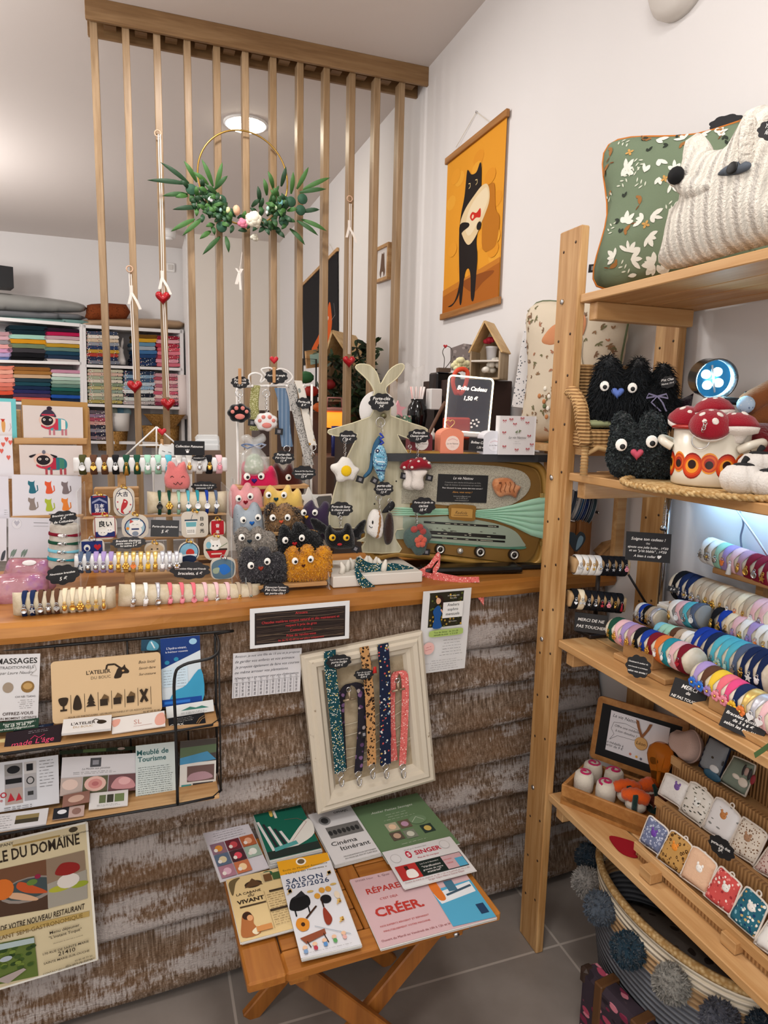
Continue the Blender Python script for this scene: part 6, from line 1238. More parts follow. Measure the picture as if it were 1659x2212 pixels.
# ---------------- left end of the counter ----------------
KL=cr(0,840,.2893); KM=cr(0,840,.208)
EZ=thing('card_easel','pale wooden easel stand with ledges holding greeting cards','card stand',(-.30,2.0,ZT))
def pb(x0,y0,x1,y1,y,d=.012): a=P(x0,y1,y=y); e=P(x1,y0,y=y); return V((a.x,y,a.z)),V((e.x,y+d,e.z))
for (x0,y0,x1,y1,y,n) in ((29,885,43,1230,2.035,'post'),(178,880,192,1230,2.035,'post'),(-60,1038,20,1052,1.985,'ledge'),(30,947,188,960,1.99,'ledge'),(22,1112,180,1122,1.94,'ledge'),(-60,945,26,956,1.99,'ledge')):
    a,e=pb(x0,y0,x1,y1,y,.018); a.z=max(a.z,ZT); b=B(); b.bx(a,e,WBX if n=='ledge' else WB,.002); b.obj(n,EZ)
def card(nm,label,cat,bl,br,tl,y,bg='#e9e6e4',th=.002,grp=None):
    F,w,h=pxframe(bl,br,tl,y=y); return Card(F,w,h,bg,th)
card('envelope','', '',(48,947),(190,952),(48,862),2.02,'#b1864e').thing('kraft_envelope','kraft envelope behind the card with the bobble-hatted pug','envelope')
def pug(c,u,v,s,hat,cols):
    c.blob([(u-.13*s,v),(u-.1*s,v-.16*s),(u+.1*s,v-.18*s),(u+.2*s,v-.14*s),(u+.24*s,v),(u+.2*s,v+.17*s),(u,v+.2*s),(u-.1*s,v+.16*s)],cols[0])
    c.poly([(u+.0*s,v-.17*s),(u+.08*s,v-.17*s),(u+.08*s,v+.18*s),(u,v+.18*s)],cols[1]); c.poly([(u+.13*s,v-.16*s),(u+.2*s,v-.12*s),(u+.2*s,v+.15*s),(u+.13*s,v+.17*s)],cols[2])
    for x in (-.08,-.01,.13,.19): c.rect(u+x*s,v+.15*s,u+(x+.035)*s,v+.34*s,cols[3])
    c.ell(u-.1*s,v-.12*s,.14*s,.2*s,'#dcbcae'); c.ell(u-.1*s,v-.1*s,.1*s,.15*s,'#231d22'); c.blob([(u-.2*s,v+.03*s),(u-.1*s,v+.1*s),(u+.02*s,v+.02*s),(u,v+.1*s),(u-.1*s,v+.16*s),(u-.19*s,v+.1*s)],'#c2354a')
    for x in (-.15,-.05): c.ell(u+x*s,v-.13*s,.022*s,.035*s,'#e8e0d8'); c.ell(u+x*s,v-.13*s,.01*s,.018*s,'#111')
    if hat: c.blob([(u-.22*s,v-.22*s),(u-.14*s,v-.42*s),(u-.02*s,v-.42*s),(u+.05*s,v-.22*s),(u-.09*s,v-.26*s)],'#3b3346'); c.rect(u-.19*s,v-.3*s,u+.02*s,v-.26*s,'#c2354a'); c.ell(u-.06*s,v-.48*s,.045*s,.06*s,'#2e2230')
    else:
        for q in (-1,1): c.blob([(u-.1*s+q*.1*s,v-.28*s),(u-.1*s+q*.2*s,v-.22*s),(u-.1*s+q*.17*s,v-.17*s)],'#231d22')
        c.ell(u-.09*s,v-.34*s,.025*s,.06*s,'#6a6a78')
c=card('','','',(51,946),(180,949),(50,875),2.005,'#d6cbc6'); pug(c,.5,.55,1.0,1,['#4f9fa8','#c2354a','#e6dcd4','#b9737c']); c.line([(.32,.97),(.75,.97)],.001,'#777'); c.thing('greeting_card','greeting card with a pug in bobble hat and striped jumper','card','animal greeting cards on the easel')
c=card('','','',(44,1027),(180,1027),(46,961),1.97,'#d6cbc6'); pug(c,.48,.6,1.1,0,['#2f6f78','#b02a40','#447f6a','#a84a50']); c.thing('greeting_card','greeting card with a pug in patchwork coat, below the bobble-hatted one','card','animal greeting cards on the easel')
c=card('','','',(27,1116),(176,1117),(32,1025),1.955,'#dcdbe2')
for (x,y,q) in ((.28,.28,'#2d6b7d'),(.52,.28,'#d95a38'),(.76,.28,'#7a6e70'),(.28,.68,'#8d8078'),(.52,.7,'#a9b83a'),(.76,.68,'#e0843a')):
    c.blob([(x-.05,y-.14),(x-.02,y-.12),(x+.02,y-.12),(x+.04,y-.15),(x+.035,y-.05),(x+.055,y+.08),(x+.05,y+.15),(x-.04,y+.15),(x-.03,y),(x-.055,y-.06)],q); c.line([(x+.045,y+.13),(x+.085,y+.08),(x+.075,y-.04)],.0025,q)
c.lines(.52,.82,.93,.93,1,'#333',.0012); c.thing('greeting_card','white greeting card printed with six sitting coloured cats','card','animal greeting cards on the easel')
c=card('','','',(18,1205),(108,1205),(20,1118),1.93,'#d6d6de'); c.ell(.2,.15,.12,.13,'#c4c4cc'); c.ell(.2,.15,.11,.12,'#dcdce2'); c.poly([(.13,.12),(.16,.06),(.2,.1),(.24,.06),(.27,.12),(.2,.21)],'#b4b4c0'); c.line([(.6,.12),(.95,.12)],.0012,'#777'); c.line([(.6,.2),(.95,.2)],.0008,'#999')
for u in (.05,.1,.3,.36): c.blob([(u,.98),(u+.02,.85),(u+.1,.78),(u+.06,.9)],'#7a9086')
c.thing('notepad','white letter pad with a round cat head emblem below the six-cat card','notepad')
c=card('','','',(-50,948),(37,950),(-52,858),2.015,'#6fc4c8'); c.rect(.0,.08,.88,.97,'#e4e0e2'); c.blob([(.62,.6),(.66,.5),(.72,.6),(.7,.8),(.64,.8)],'#d9a060'); c.poly([(.6,.5),(.72,.5),(.66,.58)],'#c0392b'); c.line([(.8,.8),(.86,.7),(.84,.6)],.002,'#c9b8c0'); c.thing('greeting_card','turquoise-edged greeting card cut by the left picture border','card','greeting cards at the left border')
c=card('','','',(-50,1034),(30,1034),(-48,940),1.985,'#e2dfe4')
for u,v in ((.62,.1),(.75,.2),(.85,.08),(.95,.15),(.88,.5),(.7,.35)): c.poly([(u+x*.05,v-y*.06) for x,y in heart2(1.2,12)],'#d9685c')
c.thing('greeting_card','white card with red hearts at the left border, below the turquoise one','card','greeting cards at the left border')
c=card('','','',(-50,1120),(20,1120),(-48,1028),1.96,'#dcdbe4'); c.lines(.85,.97,.8,.9,3,'#888'); c.thing('greeting_card','plain white card third down at the left border','card','greeting cards at the left border')
c=card('','','',(-50,1212),(14,1212),(-48,1119),1.935,'#dcdce4'); c.blob([(.8,.98),(.86,.8),(.97,.75),(.92,.95)],'#4a5058'); c.thing('notepad','white letter pad with dark leaves lowest at the left border','notepad')
# pink film pouches
t=NT('pink_film',.12,0,.6); t.base(t.ramp(t.noise(t.co((9,9,9)),2,3),[(.3,'#a8647a'),(.5,'#c88c98'),(.62,'#b070b0'),(.75,'#d8a090')])); t.b.inputs['Alpha'].default_value=.72; t.b.inputs['Coat Weight'].default_value=.6; t.bump(t.noise(t.co(),25,3),.6,.01)
for (pts,y,l) in (([(8,1275),(10,1232),(18,1210),(30,1206),(102,1207),(112,1215),(118,1250),(112,1278)],1.80,'translucent pink film pouch standing behind the others at the left'),([(-30,1312),(-20,1255),(5,1240),(60,1238),(105,1245),(98,1300),(60,1312)],1.74,'translucent pink film pouch in front at the left border')):
    F=vplane(pts[0][0],pts[0][1],0,.15,y=y); b=B(F); b.puff(outl(F,pts,2),.012,t.m,step=.015); T=b.thing('film_pouch',l,'pouch'); 
    if y>1.77: b=B(F); x,y2=pxl(F,63,1216,.012); b.ball((x,y2,.011),(.016,.007,.002),WHITE); b.obj('hang_hole',T)
# vertical pillow
p0,p1=P(141,1130,y=1.80),P(136,1228,y=1.80); roll('bracelet_pillow','upright grey linen pillow wearing four cord bracelets at the left of the counter',p0,p1,.034,['rWan','gSan','sSan','tSan'],'the upright linen pillow','cord bracelets on the upright linen pillow',cloth('#c9c2b8',400,.4,.9,'#b8b0a4'),wd=.008,m0=.14,ot='from top',cs=1.2,flat=.75)
CW('cloud_sign','black cloud price sign above the upright linen pillow',(108,1106,170,1138),[('Bracelets cordon',.38,.17),('6 €',.6,.17),('de Colombie',.82,.17)],1.775,-.12)
CW('cloud_sign','black cloud sign above the front left linen pillow',(102,1224,176,1269),[('Nouveaux bracelets',.46,.16),('5 €',.76,.17)],1.70,-.15)
# front pillows
LIN=cloth('#d3c6ae',350,.5,.9,'#c4b598')
roll('bracelet_pillow','long linen pillow at the front left edge of the counter',P(28,1307,y=1.64)-V((.0,0,0)),P(250,1292,y=1.645),.0285,['nSdi','nSst','uSdi','uSan','uShe','cGan','cGdi','cGfl','cGhe','cGst','cGdr'],'the front left pillow','bracelets on the front left pillow',LIN,True,wd=.0105,m0=.08,cs=1.25)
roll('bracelet_pillow','long linen pillow at the front edge below the fluffy plush heads',P(256,1287,y=1.65),P(561,1283,y=1.68),.0285,['wSan','wWan','xSdi','qPan','qPan','qPhe','pPan','pSan','pPan','eGdi','eMan'],'the front right pillow','bracelets on the front right pillow',LIN,True,wd=.0095,m0=.05,cs=1.3)
# stair stand
LS=thing('bracelet_stairs','pale wooden stair stand with clear sides holding bracelets and amulet charms','display stand',(-.02,1.85,ZT))
for (x0,y0,x1,y1,y) in ((203,1054,300,1076,1.965),(178,1112,490,1122,1.90),(205,1160,484,1172,1.845),(232,1208,484,1217,1.79)):
    a,e=pb(x0,y0,x1,y1,y,.045); b=B(); b.bx(a,e,WBX,.002); b.obj('tread',LS)
for x0,x1,y,z0,z1 in ((255,271,1.93,1076,1020),(270,291,1.745,1275,1235),(284,300,1.94,1190,1076)):
    a,e=pb(x0,z1,x1,z0,y,.02); a.z=max(a.z,ZT); b=B(); b.bx(a,e,WB,.001); b.obj('post',LS)
b=B(); b.bx((P(232,0,y=1.8).x,1.72,ZT),(P(480,0,y=1.8).x,1.98,ZT+.014),WBX,.002); b.obj('base_board',LS)
for x in (180,488): px_=P(x,1200,y=1.85).x; b=B(); b.bx((px_,1.73,ZT),(px_+.003,1.96,P(x,1050,y=1.85).z),ACR); b.obj('side_panel',LS)
WB_=C('#e8e6e4',.5)
roll('bracelet_bar','white bar across the top of the stair stand wearing printed bracelets',P(160,1004,y=1.92),P(489,1003,y=1.92),.0235,['fWdi','uGhe','uGan','kWan','gGta','gGdr','mWan','mSan','aWan','wPan','wGan','wSan','kGan','pPan'],'the white top bar','bracelets on the white top bar',WB_,square=True,wd=.017,cs=1.4,m0=.02)
roll('bracelet_pillow','cream pillow on the upper step wearing green and blue bracelets',P(318,1086,y=1.875),P(490,1084,y=1.875),.0305,['gKdi','gGfl','mSdr','aWhe','tWdi','bWdi','zWhe'],'the upper cream pillow','bracelets on the upper cream pillow',LIN,True,wd=.0085,m0=.09,cs=1.4)
roll('bracelet_bar','white bar in the middle of the stair stand wearing lilac and gold bracelets',P(162,1215,y=1.745),P(393,1212,y=1.745),.0235,['zSst','zSan','lSan','lSan','lGan','dGan','dGfl','dOhe','dGst','dYan','dGan','xWan','xSan','xSfl'],'the white middle bar','bracelets on the white middle bar',WB_,square=True,wd=.0115,cs=1.3,m0=.02)
# amulet charms
def amulet(label,cx,cy,w,h,y,draw,rd=.35,gold=True,rz=0,bg='#cfc6b8'):
    sx=(P(cx+w/2,cy,y=y)-P(cx-w/2,cy,y=y)).length; sz=(P(cx,cy-h/2,y=y)-P(cx,cy+h/2,y=y)).length; c0=P(cx,cy,y=y)
    F=fr(c0)@M4.Rotation(rz,4,'Z')@M4.Translation((-sx/2,-sz/2,0)); T=thing('amulet_charm',label,'key ring',F@V((sx/2,0,0)),'embroidered amulet charms on the stairs')
    c=Card(F,sx,sz,th=.004,mat=cloth(bg,900,.3),round_=min(sx,sz)*rd); draw(c); c.obj('embroidered_badge',T)
    m=GOLD if gold else SILVER; b=B(); t=F@V((sx/2,sz,0)); b.ring(t+V((0,0,.003)),.0045,m,.0009,(0,1,0),14,5); b.ball(t+V((.006,-.004,-.001)),.0038,m,n=10,k=7); b.tube([t+V((-.004,-.003,.008)),t+V((-.007,-.004,.002)),t+V((-.003,-.004,-.002))],.0012,m,6); b.obj('ring',T)
    return T
def d1(c): c.rect(.1,.06,.9,.94,'#222c5e'); c.poly([(.15,.33),(.5,.16),(.85,.33),(.85,.42),(.5,.26),(.15,.42)],'#8d93b0'); c.rect(.12,.82,.88,.93,'#b02a34'); c.fit('日本',.2,.8,.6,.009,'#e8e6ee',bold=.02); c.fit('東京',.2,.8,.8,.009,'#e8e6ee',bold=.02); c.poly([(.2,.1),(.5,.06),(.8,.1),(.8,.14),(.5,.1),(.2,.14)],'#b02a34')
def d2(c): c.ell(.5,.5,.44,.47,'#2b2f52'); c.ell(.5,.5,.41,.45,'#e2ddd4'); c.fit('大吉',.18,.7,.3,.011,'#20243c',bold=.02); c.blob([(.5,.4),(.68,.5),(.6,.68),(.44,.8),(.5,.92),(.34,.86),(.36,.66),(.44,.5)],'#b8383c'); c.ell(.55,.5,.05,.03,'#e2c0b8'); [c.ell(u,v,.04,.03,'#c05058',8) for u,v in ((.2,.5),(.8,.6),(.75,.85),(.2,.75))]
def d3(c): c.rect(.07,.07,.93,.93,'#8d2a34'); c.rect(.1,.1,.9,.9,'#e2ddd4'); c.rect(.1,.68,.9,.9,'#24306a'); c.fit('良い',.18,.86,.46,.012,'#17171c',bold=.03); c.ell(.4,.72,.2,.13,'#ece8e2'); c.ell(.68,.62,.17,.11,'#ece8e2'); [c.ell(u,v,.018,.016,'#222',8) for u,v in ((.34,.72),(.46,.72),(.63,.62),(.73,.62))]
def d4(c): c.ell(.5,.52,.4,.4,'#24305c'); c.ell(.5,.52,.36,.36,'#9db8c4'); c.ell(.5,.66,.25,.24,'#ece8e2'); c.ell(.5,.42,.22,.2,'#ece8e2'); c.poly([(.3,.36),(.32,.18),(.45,.28)],'#c05048'); c.poly([(.7,.36),(.68,.18),(.55,.28)],'#ece8e2'); c.line([(.38,.42),(.42,.39),(.46,.42)],.0007,'#222'); c.line([(.54,.42),(.58,.39),(.62,.42)],.0007,'#222'); c.ell(.72,.4,.08,.12,'#ece8e2'); c.rect(.36,.56,.64,.62,'#24305c'); c.ell(.5,.78,.12,.1,'#8d98a8'); c.ell(.22,.56,.06,.06,'#e0913a')
def d5(c): c.poly([(.14,.36),(.58,.36),(.52,.88),(.2,.88)],'#e6e2da'); c.poly([(.16,.4),(.56,.4),(.54,.58),(.18,.58)],'#6aa8b0'); c.rect(.12,.3,.6,.36,'#3a4a58'); c.line([(.36,.3),(.42,.12)],.0012,'#3a4a58'); [c.ell(.24+.07*(i%4),.72+.06*(i//4),.02,.016,'#333',8) for i in range(8)]; c.text('日',.76,.34,.008,'#222',bold=.02); c.text('の',.76,.56,.008,'#222',bold=.02); c.text('光',.76,.8,.008,'#222',bold=.02)
def d6(c): c.rect(.1,.08,.9,.92,'#b3202c'); c.text('音',.5,.46,.0075,'#efe6e2',bold=.02); c.text('楽',.5,.84,.0075,'#efe6e2',bold=.02)
def d7(c): c.rect(.08,.1,.92,.95,'#24306a'); c.ell(.3,.45,.13,.18,'#e6e2da'); c.ell(.3,.5,.07,.1,'#24306a'); c.poly([(.72+x*.13,.42-y*.17) for x,y in heart2(1.2,14)],'#b8242c')
def d8(c): c.poly([(.1,.58),(.92,.58),(.78,.9),(.26,.9)],'#b8242c'); c.rect(.08,.52,.94,.6,'#3a2c24'); c.ell(.46,.38,.24,.2,'#ece8e2'); c.poly([(.26,.3),(.28,.1),(.42,.22)],'#ece8e2'); c.poly([(.66,.3),(.64,.1),(.5,.22)],'#ece8e2'); c.ell(.38,.4,.03,.035,'#222',8); c.ell(.54,.4,.03,.035,'#222',8); c.line([(.6,.5),(.95,.3)],.0012,'#5a7a4a'); c.ell(.2,.36,.1,.14,'#7ab0c0'); c.rect(.3,.7,.72,.76,'#e8c8b8')
def d9(c): c.ell(.5,.5,.46,.46,'#20304e'); c.ell(.5,.5,.42,.42,'#7fb0c8'); c.ell(.56,.55,.2,.2,'#c0392f'); c.rect(.12,.62,.88,.7,'#e6e8ea'); c.ell(.5,.86,.36,.2,'#20304e')
def d10(c): c.ell(.5,.5,.44,.42,'#c8b090'); c.ell(.36,.5,.05,.06,'#222',8); c.ell(.64,.5,.05,.06,'#222',8); c.ell(.5,.66,.1,.08,'#e8dcc8')
def d11(c): c.blob([(.1,.2),(.5,.05),(.9,.2),(.95,.6),(.8,.95),(.2,.95),(.05,.6)],'#5a7484'); c.blob([(.3,.4),(.6,.3),(.8,.6),(.5,.8)],'#2d6fc0'); c.blob([(.1,.5),(.35,.45),(.3,.7),(.12,.7)],'#9aa890')
for a in (('navy embroidered amulet reading 日本 東京 at the upper left of the stairs',215,1092,46,48,1.885,d1),('oval amulet with red koi and black characters beside the navy one',268,1084,46,62,1.885,d2),('amulet with two white round faces under black characters',227,1139,52,52,1.83,d3),('round lucky white cat amulet in the middle of the stairs',292,1138,58,52,1.83,d4),('bubble tea cup amulet right of the black price board',421,1133,58,56,1.83,d5,.2),('small red amulet with two white characters at the right of the stairs',470,1140,34,36,1.83,d6),('blue amulet with red heart half hidden behind the white middle bar',199,1185,54,40,1.79,d7,.3,False),('amulet with white cat behind a red noodle bowl at the right',467,1184,54,52,1.775,d8),('round blue seaside amulet with a red sun near the noodle bowl',408,1192,46,44,1.775,d9,.45),('small beige bear amulet peeking over the white middle bar',334,1186,44,26,1.79,d10,.45),('grey and blue amulet low at the right end of the stairs',482,1228,54,46,1.735,d11,.3,False)): amulet(*a)
sign('chalk_sign','dark grey amulet price board standing on the middle step of the stairs',(325,1159),(386,1160),(324,1123),[('Porte-clés amulettes',.44,.16),('5 €',.78,.2)],col='#3a3b3d',y=1.825)
SB_=sign('chalk_sign','black collection board with a white paw above the white top bar',(376,983),(442,984),(378,952),[('Collection Patounes',.45,.17)],col='#17171a',y=1.885)
b=B(); p=P(405,976,y=1.884); b.ball(p,(.004,.0008,.0032),WHITE); [b.ball(p+V((.004*i,0,.0045+.001*(1-abs(i)))),(.0014,.0008,.0016),WHITE,n=8,k=5) for i in (-1,0,1)]; b.obj('paw_print',SB_)
CW('cloud_sign','small black cloud sign lying on the right end of the white top bar',(414,983,446,996),[('bracelets 6 €',.58,.3)],1.893)
CW('cloud_sign','black cloud sign behind the upper cream pillow',(412,1039,470,1062),[('Porte-clés Bijoux de sac',.45,.18),('patounes 13 €',.74,.18)],1.905)
CW('cloud_sign','dark cloud sign lying above the white middle bar',(238,1161,318,1188),[('Bracelets élastiques',.4,.17),('petite nature 4 € 50',.6,.16),('les autres 5 €',.8,.16)],1.755,-.05,'#343436')
CW('cloud_sign','black cloud sign at the right above the front pillow, naming a collection',(365,1212,455,1252),[('Collection Kitty and Friends',.45,.15),('bracelets, 6 €',.73,.16)],1.72,0,'#2a2a2c')
F=vplane(382,1056,0,y=1.862); T=toy('bunny_keyring','pink plush bunny head with closed smiling eyes hanging on the white top bar','plush toy',F,[(357,1048),(355,1030),(360,1015),(362,1000),(368,996),(376,1000),(382,1008),(390,1000),(398,997),(402,1005),(404,1018),(410,1032),(410,1048),(402,1056),(368,1056)],.016,plush('#dc7a78',sc=400,st=.5),step=.006)
b=B(F)
for x in (371,395): b.tube([(*pxl(F,x-4,1030),.0155),(*pxl(F,x,1027),.016),(*pxl(F,x+4,1030),.0155)],.0008,BLACK,5)
b.tube([(*pxl(F,*q),.0162) for q in ((374,1042),(379,1046),(383,1040),(388,1046),(393,1041))],.0009,BLACK,5); b.obj('face',T)
b=B(); q=lambda x,y,d=0:P(x,y,y=1.99+d); 
for a,e in (((270,985),(338,922)),((338,922),(392,968)),((338,922),(338,985)),((300,962),(392,962)),((270,985),(392,985))): b.cyl(q(*a),q(*e),.0022,WR,n=8)
a=q(330,985); b.bx((a.x-.1,1.985,ZT),(a.x+.1,1.995,ZT+.004),WR); b.cyl((a.x,1.99,ZT),a,.0022,WR,n=8); b.thing('wire_triangle','white wire triangular jewellery holder behind the white top bar','display stand')
F=vplane(360,975,0,y=1.93); b=B(F); b.prism(outl(F,[(345,985),(344,966),(348,958),(354,963),(366,963),(372,957),(377,966),(376,985)],3),-.002,0,C('#e2e0de',.6)); 
for s in (-1,1): x,y=pxl(F,360,976); b.tube([(x+s*.004,y,.001),(x+s*.012,y-.003*s,.001)],.0006,BLACK,5)
T=b.thing('cat_card','white cat-head card pegged behind the white top bar','card')
for i in range(3):
    F=vplane(448,970-i*10,.1*i,.4,y=2.02+.02*i); b=B(F); b.box((0,0,0),(.07,.03,.02),glass('#e8ecee',.08,1.1,.45),.006); b.thing('clear_packet','clear plastic packet, '+('lowest','middle one','topmost')[i]+' of the small pile behind the collection board','packet')
b=B(); b.bx((P(424,1000,y=2.0).x,2.0,ZT),(P(478,1000,y=2.0).x,2.08,P(440,972,y=2.02).z),C('#6d5a4c',.6)); b.thing('brown_box','brown cardboard box under the clear packets','box')
# ---------------- papers on the counter front ----------------
F,w,h=pxframe((540,1402,1.545),(754,1379,1.56),(545,1315,1.548)); c=Card(F,w,h,'#dcdcdc',.0008)
c.rect(.045,.12,.955,.92,'#2a211e'); rd=random.Random(1)
for i in range(26): y=rd.uniform(.14,.88); c.line([(.06+k*.11,y+.03*sin(k*.8+i)*(.3 if y<.18 or y>.84 else 1)) for k in range(9)],.0011,rd.choice(['#4a3c34','#3a2e28','#6a5848']))
RT='#b83a3c'
for t_,v,s in (('Arouana',.22,.05),('Chaudes matières coupez naturel et dès maintenant et',.40,.05),('respect à prix de gros',.52,.05),('Contact direct :',.65,.05),('Prise de rendez-vous',.78,.05),('06 36 75 42 60 ou sur place uniquement',.88,.04)): c.text(t_,.5,v,h*s*1.3,RT,wmax=.84 if len(t_)>30 else .5,bold=.01)
c.thing('hair_notice','white-bordered dark hair salon notice with red lettering on the counter edge','notice')
def PF(bl,br,tl,off=-.05): return pxframe(*[(x,y,PY(P(x,y,y=1.62).x)+off) for x,y in (bl,br,tl)])
F,w,h=PF((501,1509),(648,1493),(502,1412)); c=Card(F,w,h,'#d4d2d4',.0006); HW='#45434a'
for i,t_ in enumerate(("Bonjour, je suis une fille de 15 ans et je propose","de garder vos enfants et vos animaux.","Je propose également de faire vos courses","ou même arroser vos plantations.","N'hésitez pas à me contacter pour plus d'informations.")): c.text(t_,.03,.10+.12*i,h*.062,HW,al='l',shear=.3,wmax=.94)
for i in range(11): 
    u=.02+.0873*i; c.line([(u,.66),(u,.99)],.0007,'#77757a')
    if i<11: c.text('06 38 45 60 17',u+.055,.96,h*.045,HW,al='l',rot=pi/2,wmax=.6)
c.line([(.02,.66),(.98,.64)],.0006,'#77757a'); c.thing('tear_off_notice','handwritten white babysitting notice with tear-off strips on the plank front','notice')
F,w,h=pxframe((902,1457,1.60),(1004,1443,1.61),(890,1280,1.585)); c=Card(F,w,h,'#dad8d6',.0006)
c.blob([(.14,.06),(.16,.03),(.5,.025),(.82,.03),(.84,.06),(.84,.4),(.82,.44),(.5,.445),(.17,.44),(.14,.4)],'#2d2a1c',3); rd=random.Random(5)
for i in range(70): c.ell(rd.uniform(.16,.82),rd.uniform(.05,.43),.02,.013,rd.choice(['#8a7a2e','#5a6428','#a88a3a','#3a4020','#c9a040']),7)
c.blob([(.22,.44),(.24,.32),(.2,.24),(.27,.18),(.33,.18),(.38,.26),(.36,.34),(.4,.44)],'#1f4f8c'); c.ell(.3,.11,.05,.045,'#d9a888'); c.blob([(.27,.07),(.33,.05),(.4,.1),(.4,.2),(.36,.18),(.34,.1)],'#2a1a14'); c.line([(.36,.22),(.45,.3),(.52,.32)],.004,'#d9a888'); c.rect(.4,.14,.82,.33,'#e4e2de')
c.text('Ateliers',.61,.19,h*.035,'#3a3a3a',bold=.01); c.text('sophro',.61,.245,h*.035,'#3a3a3a',bold=.01); c.text('mensuels',.61,.3,h*.035,'#3a3a3a',bold=.01,wmax=.38); c.text('30 Septembre 2025',.6,.07,h*.014,'#e8e4dc',wmax=.36); c.text('à juin 2026',.6,.1,h*.014,'#e8e4dc'); c.text('25 € la séance',.62,.38,h*.013,'#e8e4dc')
c.blob([(.15,.5),(.2,.47),(.5,.465),(.82,.47),(.86,.51),(.82,.545),(.5,.55),(.19,.545)],'#a8bf6a'); c.text('Tous les 2èmes   de 10 h 30',.5,.505,h*.02,'#2e4020',wmax=.62,bold=.01); c.text('samedis du mois   à 12 h 00',.5,.535,h*.02,'#2e4020',wmax=.62,bold=.01)
c.ell(.16,.68,.12,.075,'#e8b8b0'); c.text('Offre de',.16,.67,h*.014,'#b03a4a',rot=.2); c.text('bienvenue',.16,.7,h*.014,'#b03a4a',rot=.2,wmax=.2); c.lines(.36,.92,.6,.78,6,'#4a4846',.0008,al='c'); c.lines(.1,.9,.84,.95,5,'#6a6866',.0007,al='c')
c.thing('workshop_poster','white workshop poster with a woman in a blue dress on the counter front','poster')
# restaurant poster
F,w,h=PF((-150,2190),(212,2072),(-150,1835),-.06); F,w,h=frame(P(-120,2175,y=1.522),P(212,2074,y=1.545),P(-120,1845,y=1.522)); c=Card(F,w,h,'#cfc09c',.0012); c.line([(0,.992),(.994,.992),(.994,.004),(0,.004)],.005,'#e4e0d6'); q=lambda x,y:carduv(F,w,h,x,y); DK='#33291f'
def qp(px,py): return q(*px) if 0 else q(px,py)
def prect(b4,col): c.poly([qp(*z) for z in b4],col)
rot0=0
def ptx(t_,px,py,sz,col,wm=None,**k): u,v=qp(px,py); c.text(t_,u,v,sz,col,wmax=wm,**k)
KP=cr(0,1740,.3014); kq=lambda x,y:KP([(x,y)])[0]
def kp(t_,x,y,s,col=DK,wm=None,**k): ptx(t_,*kq(x,y),s,col,wm,**k)
c.poly([qp(*kq(*z)) for z in ((90,282),(430,210),(430,222),(90,296))],'#a88c52'); kp('La Table du Domaine',530,210,.007,wm=.2); c.ell(*qp(*kq(525,172)),.03,.018,'#4a4030'); kp('COMPANY',10,298,.007)
kp('LA TABLE DU DOMAINE',572,272,.027,W=.76,bold=.02,al='r',rot=.0)
def pic(z,bg): c.poly([qp(*kq(*a)) for a in z],bg)
def kel(x,y,rx,ry,col,n=16): u,v=qp(*kq(x,y)); c.ell(u,v,rx,ry,col,n)
pic([(-300,520),(330,385),(348,740),(-300,850)],'#6d4a34'); pic([(-300,650),(345,560),(348,740),(-300,850)],'#4a3528'); kel(210,600,.19,.085,'#8a8078'); kel(205,595,.165,.07,'#3f4a4c')
kp_=[(118,570),(150,545),(250,575),(335,610),(320,625),(200,625),(130,600)]; c.blob([qp(*kq(*z)) for z in kp_],'#b85028'); c.blob([qp(*kq(*z)) for z in ((60,630),(150,625),(270,660),(240,680),(80,665))],'#c9a080'); kel(230,548,.035,.02,'#5f7a38'); kel(270,505,.02,.016,'#8a2440'); kel(20,600,.07,.07,'#c96a28')
pic([(330,385),(605,318),(628,662),(345,735)],'#8a7662'); pic([(340,560),(620,455),(628,662),(345,735)],'#9a9488'); kel(430,590,.075,.022,'#a8a838'); kel(570,560,.06,.022,'#8f9a30'); kel(490,535,.075,.05,'#d4ccc4'); c.blob([qp(*kq(*z)) for z in ((395,490),(430,420),(490,402),(550,408),(572,430),(560,462),(480,495))],'#8a2420')
kp("L'OUVERTURE DE VOTRE NOUVEAU RESTAURANT",610,736,.0145,W=.78,shear=.2,bold=.01,al='r'); pic([(-300,960),(640,752),(640,790),(-300,1000)],'#b59a5c'); kp('RESTAURANT SEMI-GASTRONOMIQUE',595,796,.011,'#6a5020',W=.7,al='r')
pic([(-300,1040),(245,932),(275,1215),(-300,1340)],'#5f7034'); rd=random.Random(8)
for i in range(40): kel(rd.uniform(-80,240),rd.uniform(990,1150),.022,.013,rd.choice(['#3f5526','#57702f','#6f8238','#2f4420']),8)
pic([(-300,1040),(245,932),(248,970),(-300,1085)],'#a9b8b8'); kel(45,1085,.04,.018,'#a8b0b8'); pic([(-40,1240),(170,1150),(190,1160),(60,1260)],'#a89a94')
kp('Menu déjeuner',465,880,.012,wm=.2,bold=.01); kp('"L\'instant Toqué"',470,912,.012,wm=.22,bold=.01); kp('(Réservation du mercredi au vendredi)',490,948,.006,wm=.2); kp('170 RUE DE SAINTE-MARIE',475,1012,.0105,wm=.31,bold=.01); kp('21410',480,1045,.0105,bold=.01); kp('SAINTE MARIE-SUR-OUCHE',480,1078,.0105,wm=.31,bold=.01); kp('03 80 49 77 50',600,1085,.008,wm=.12); kp('@la table du domaine',575,1112,.007,wm=.2); kp('CONTACT@DOMAINECOMPANY.FR',490,1145,.007,wm=.34)
T=c.thing('restaurant_poster','beige restaurant poster with food photos low on the plank front','poster')
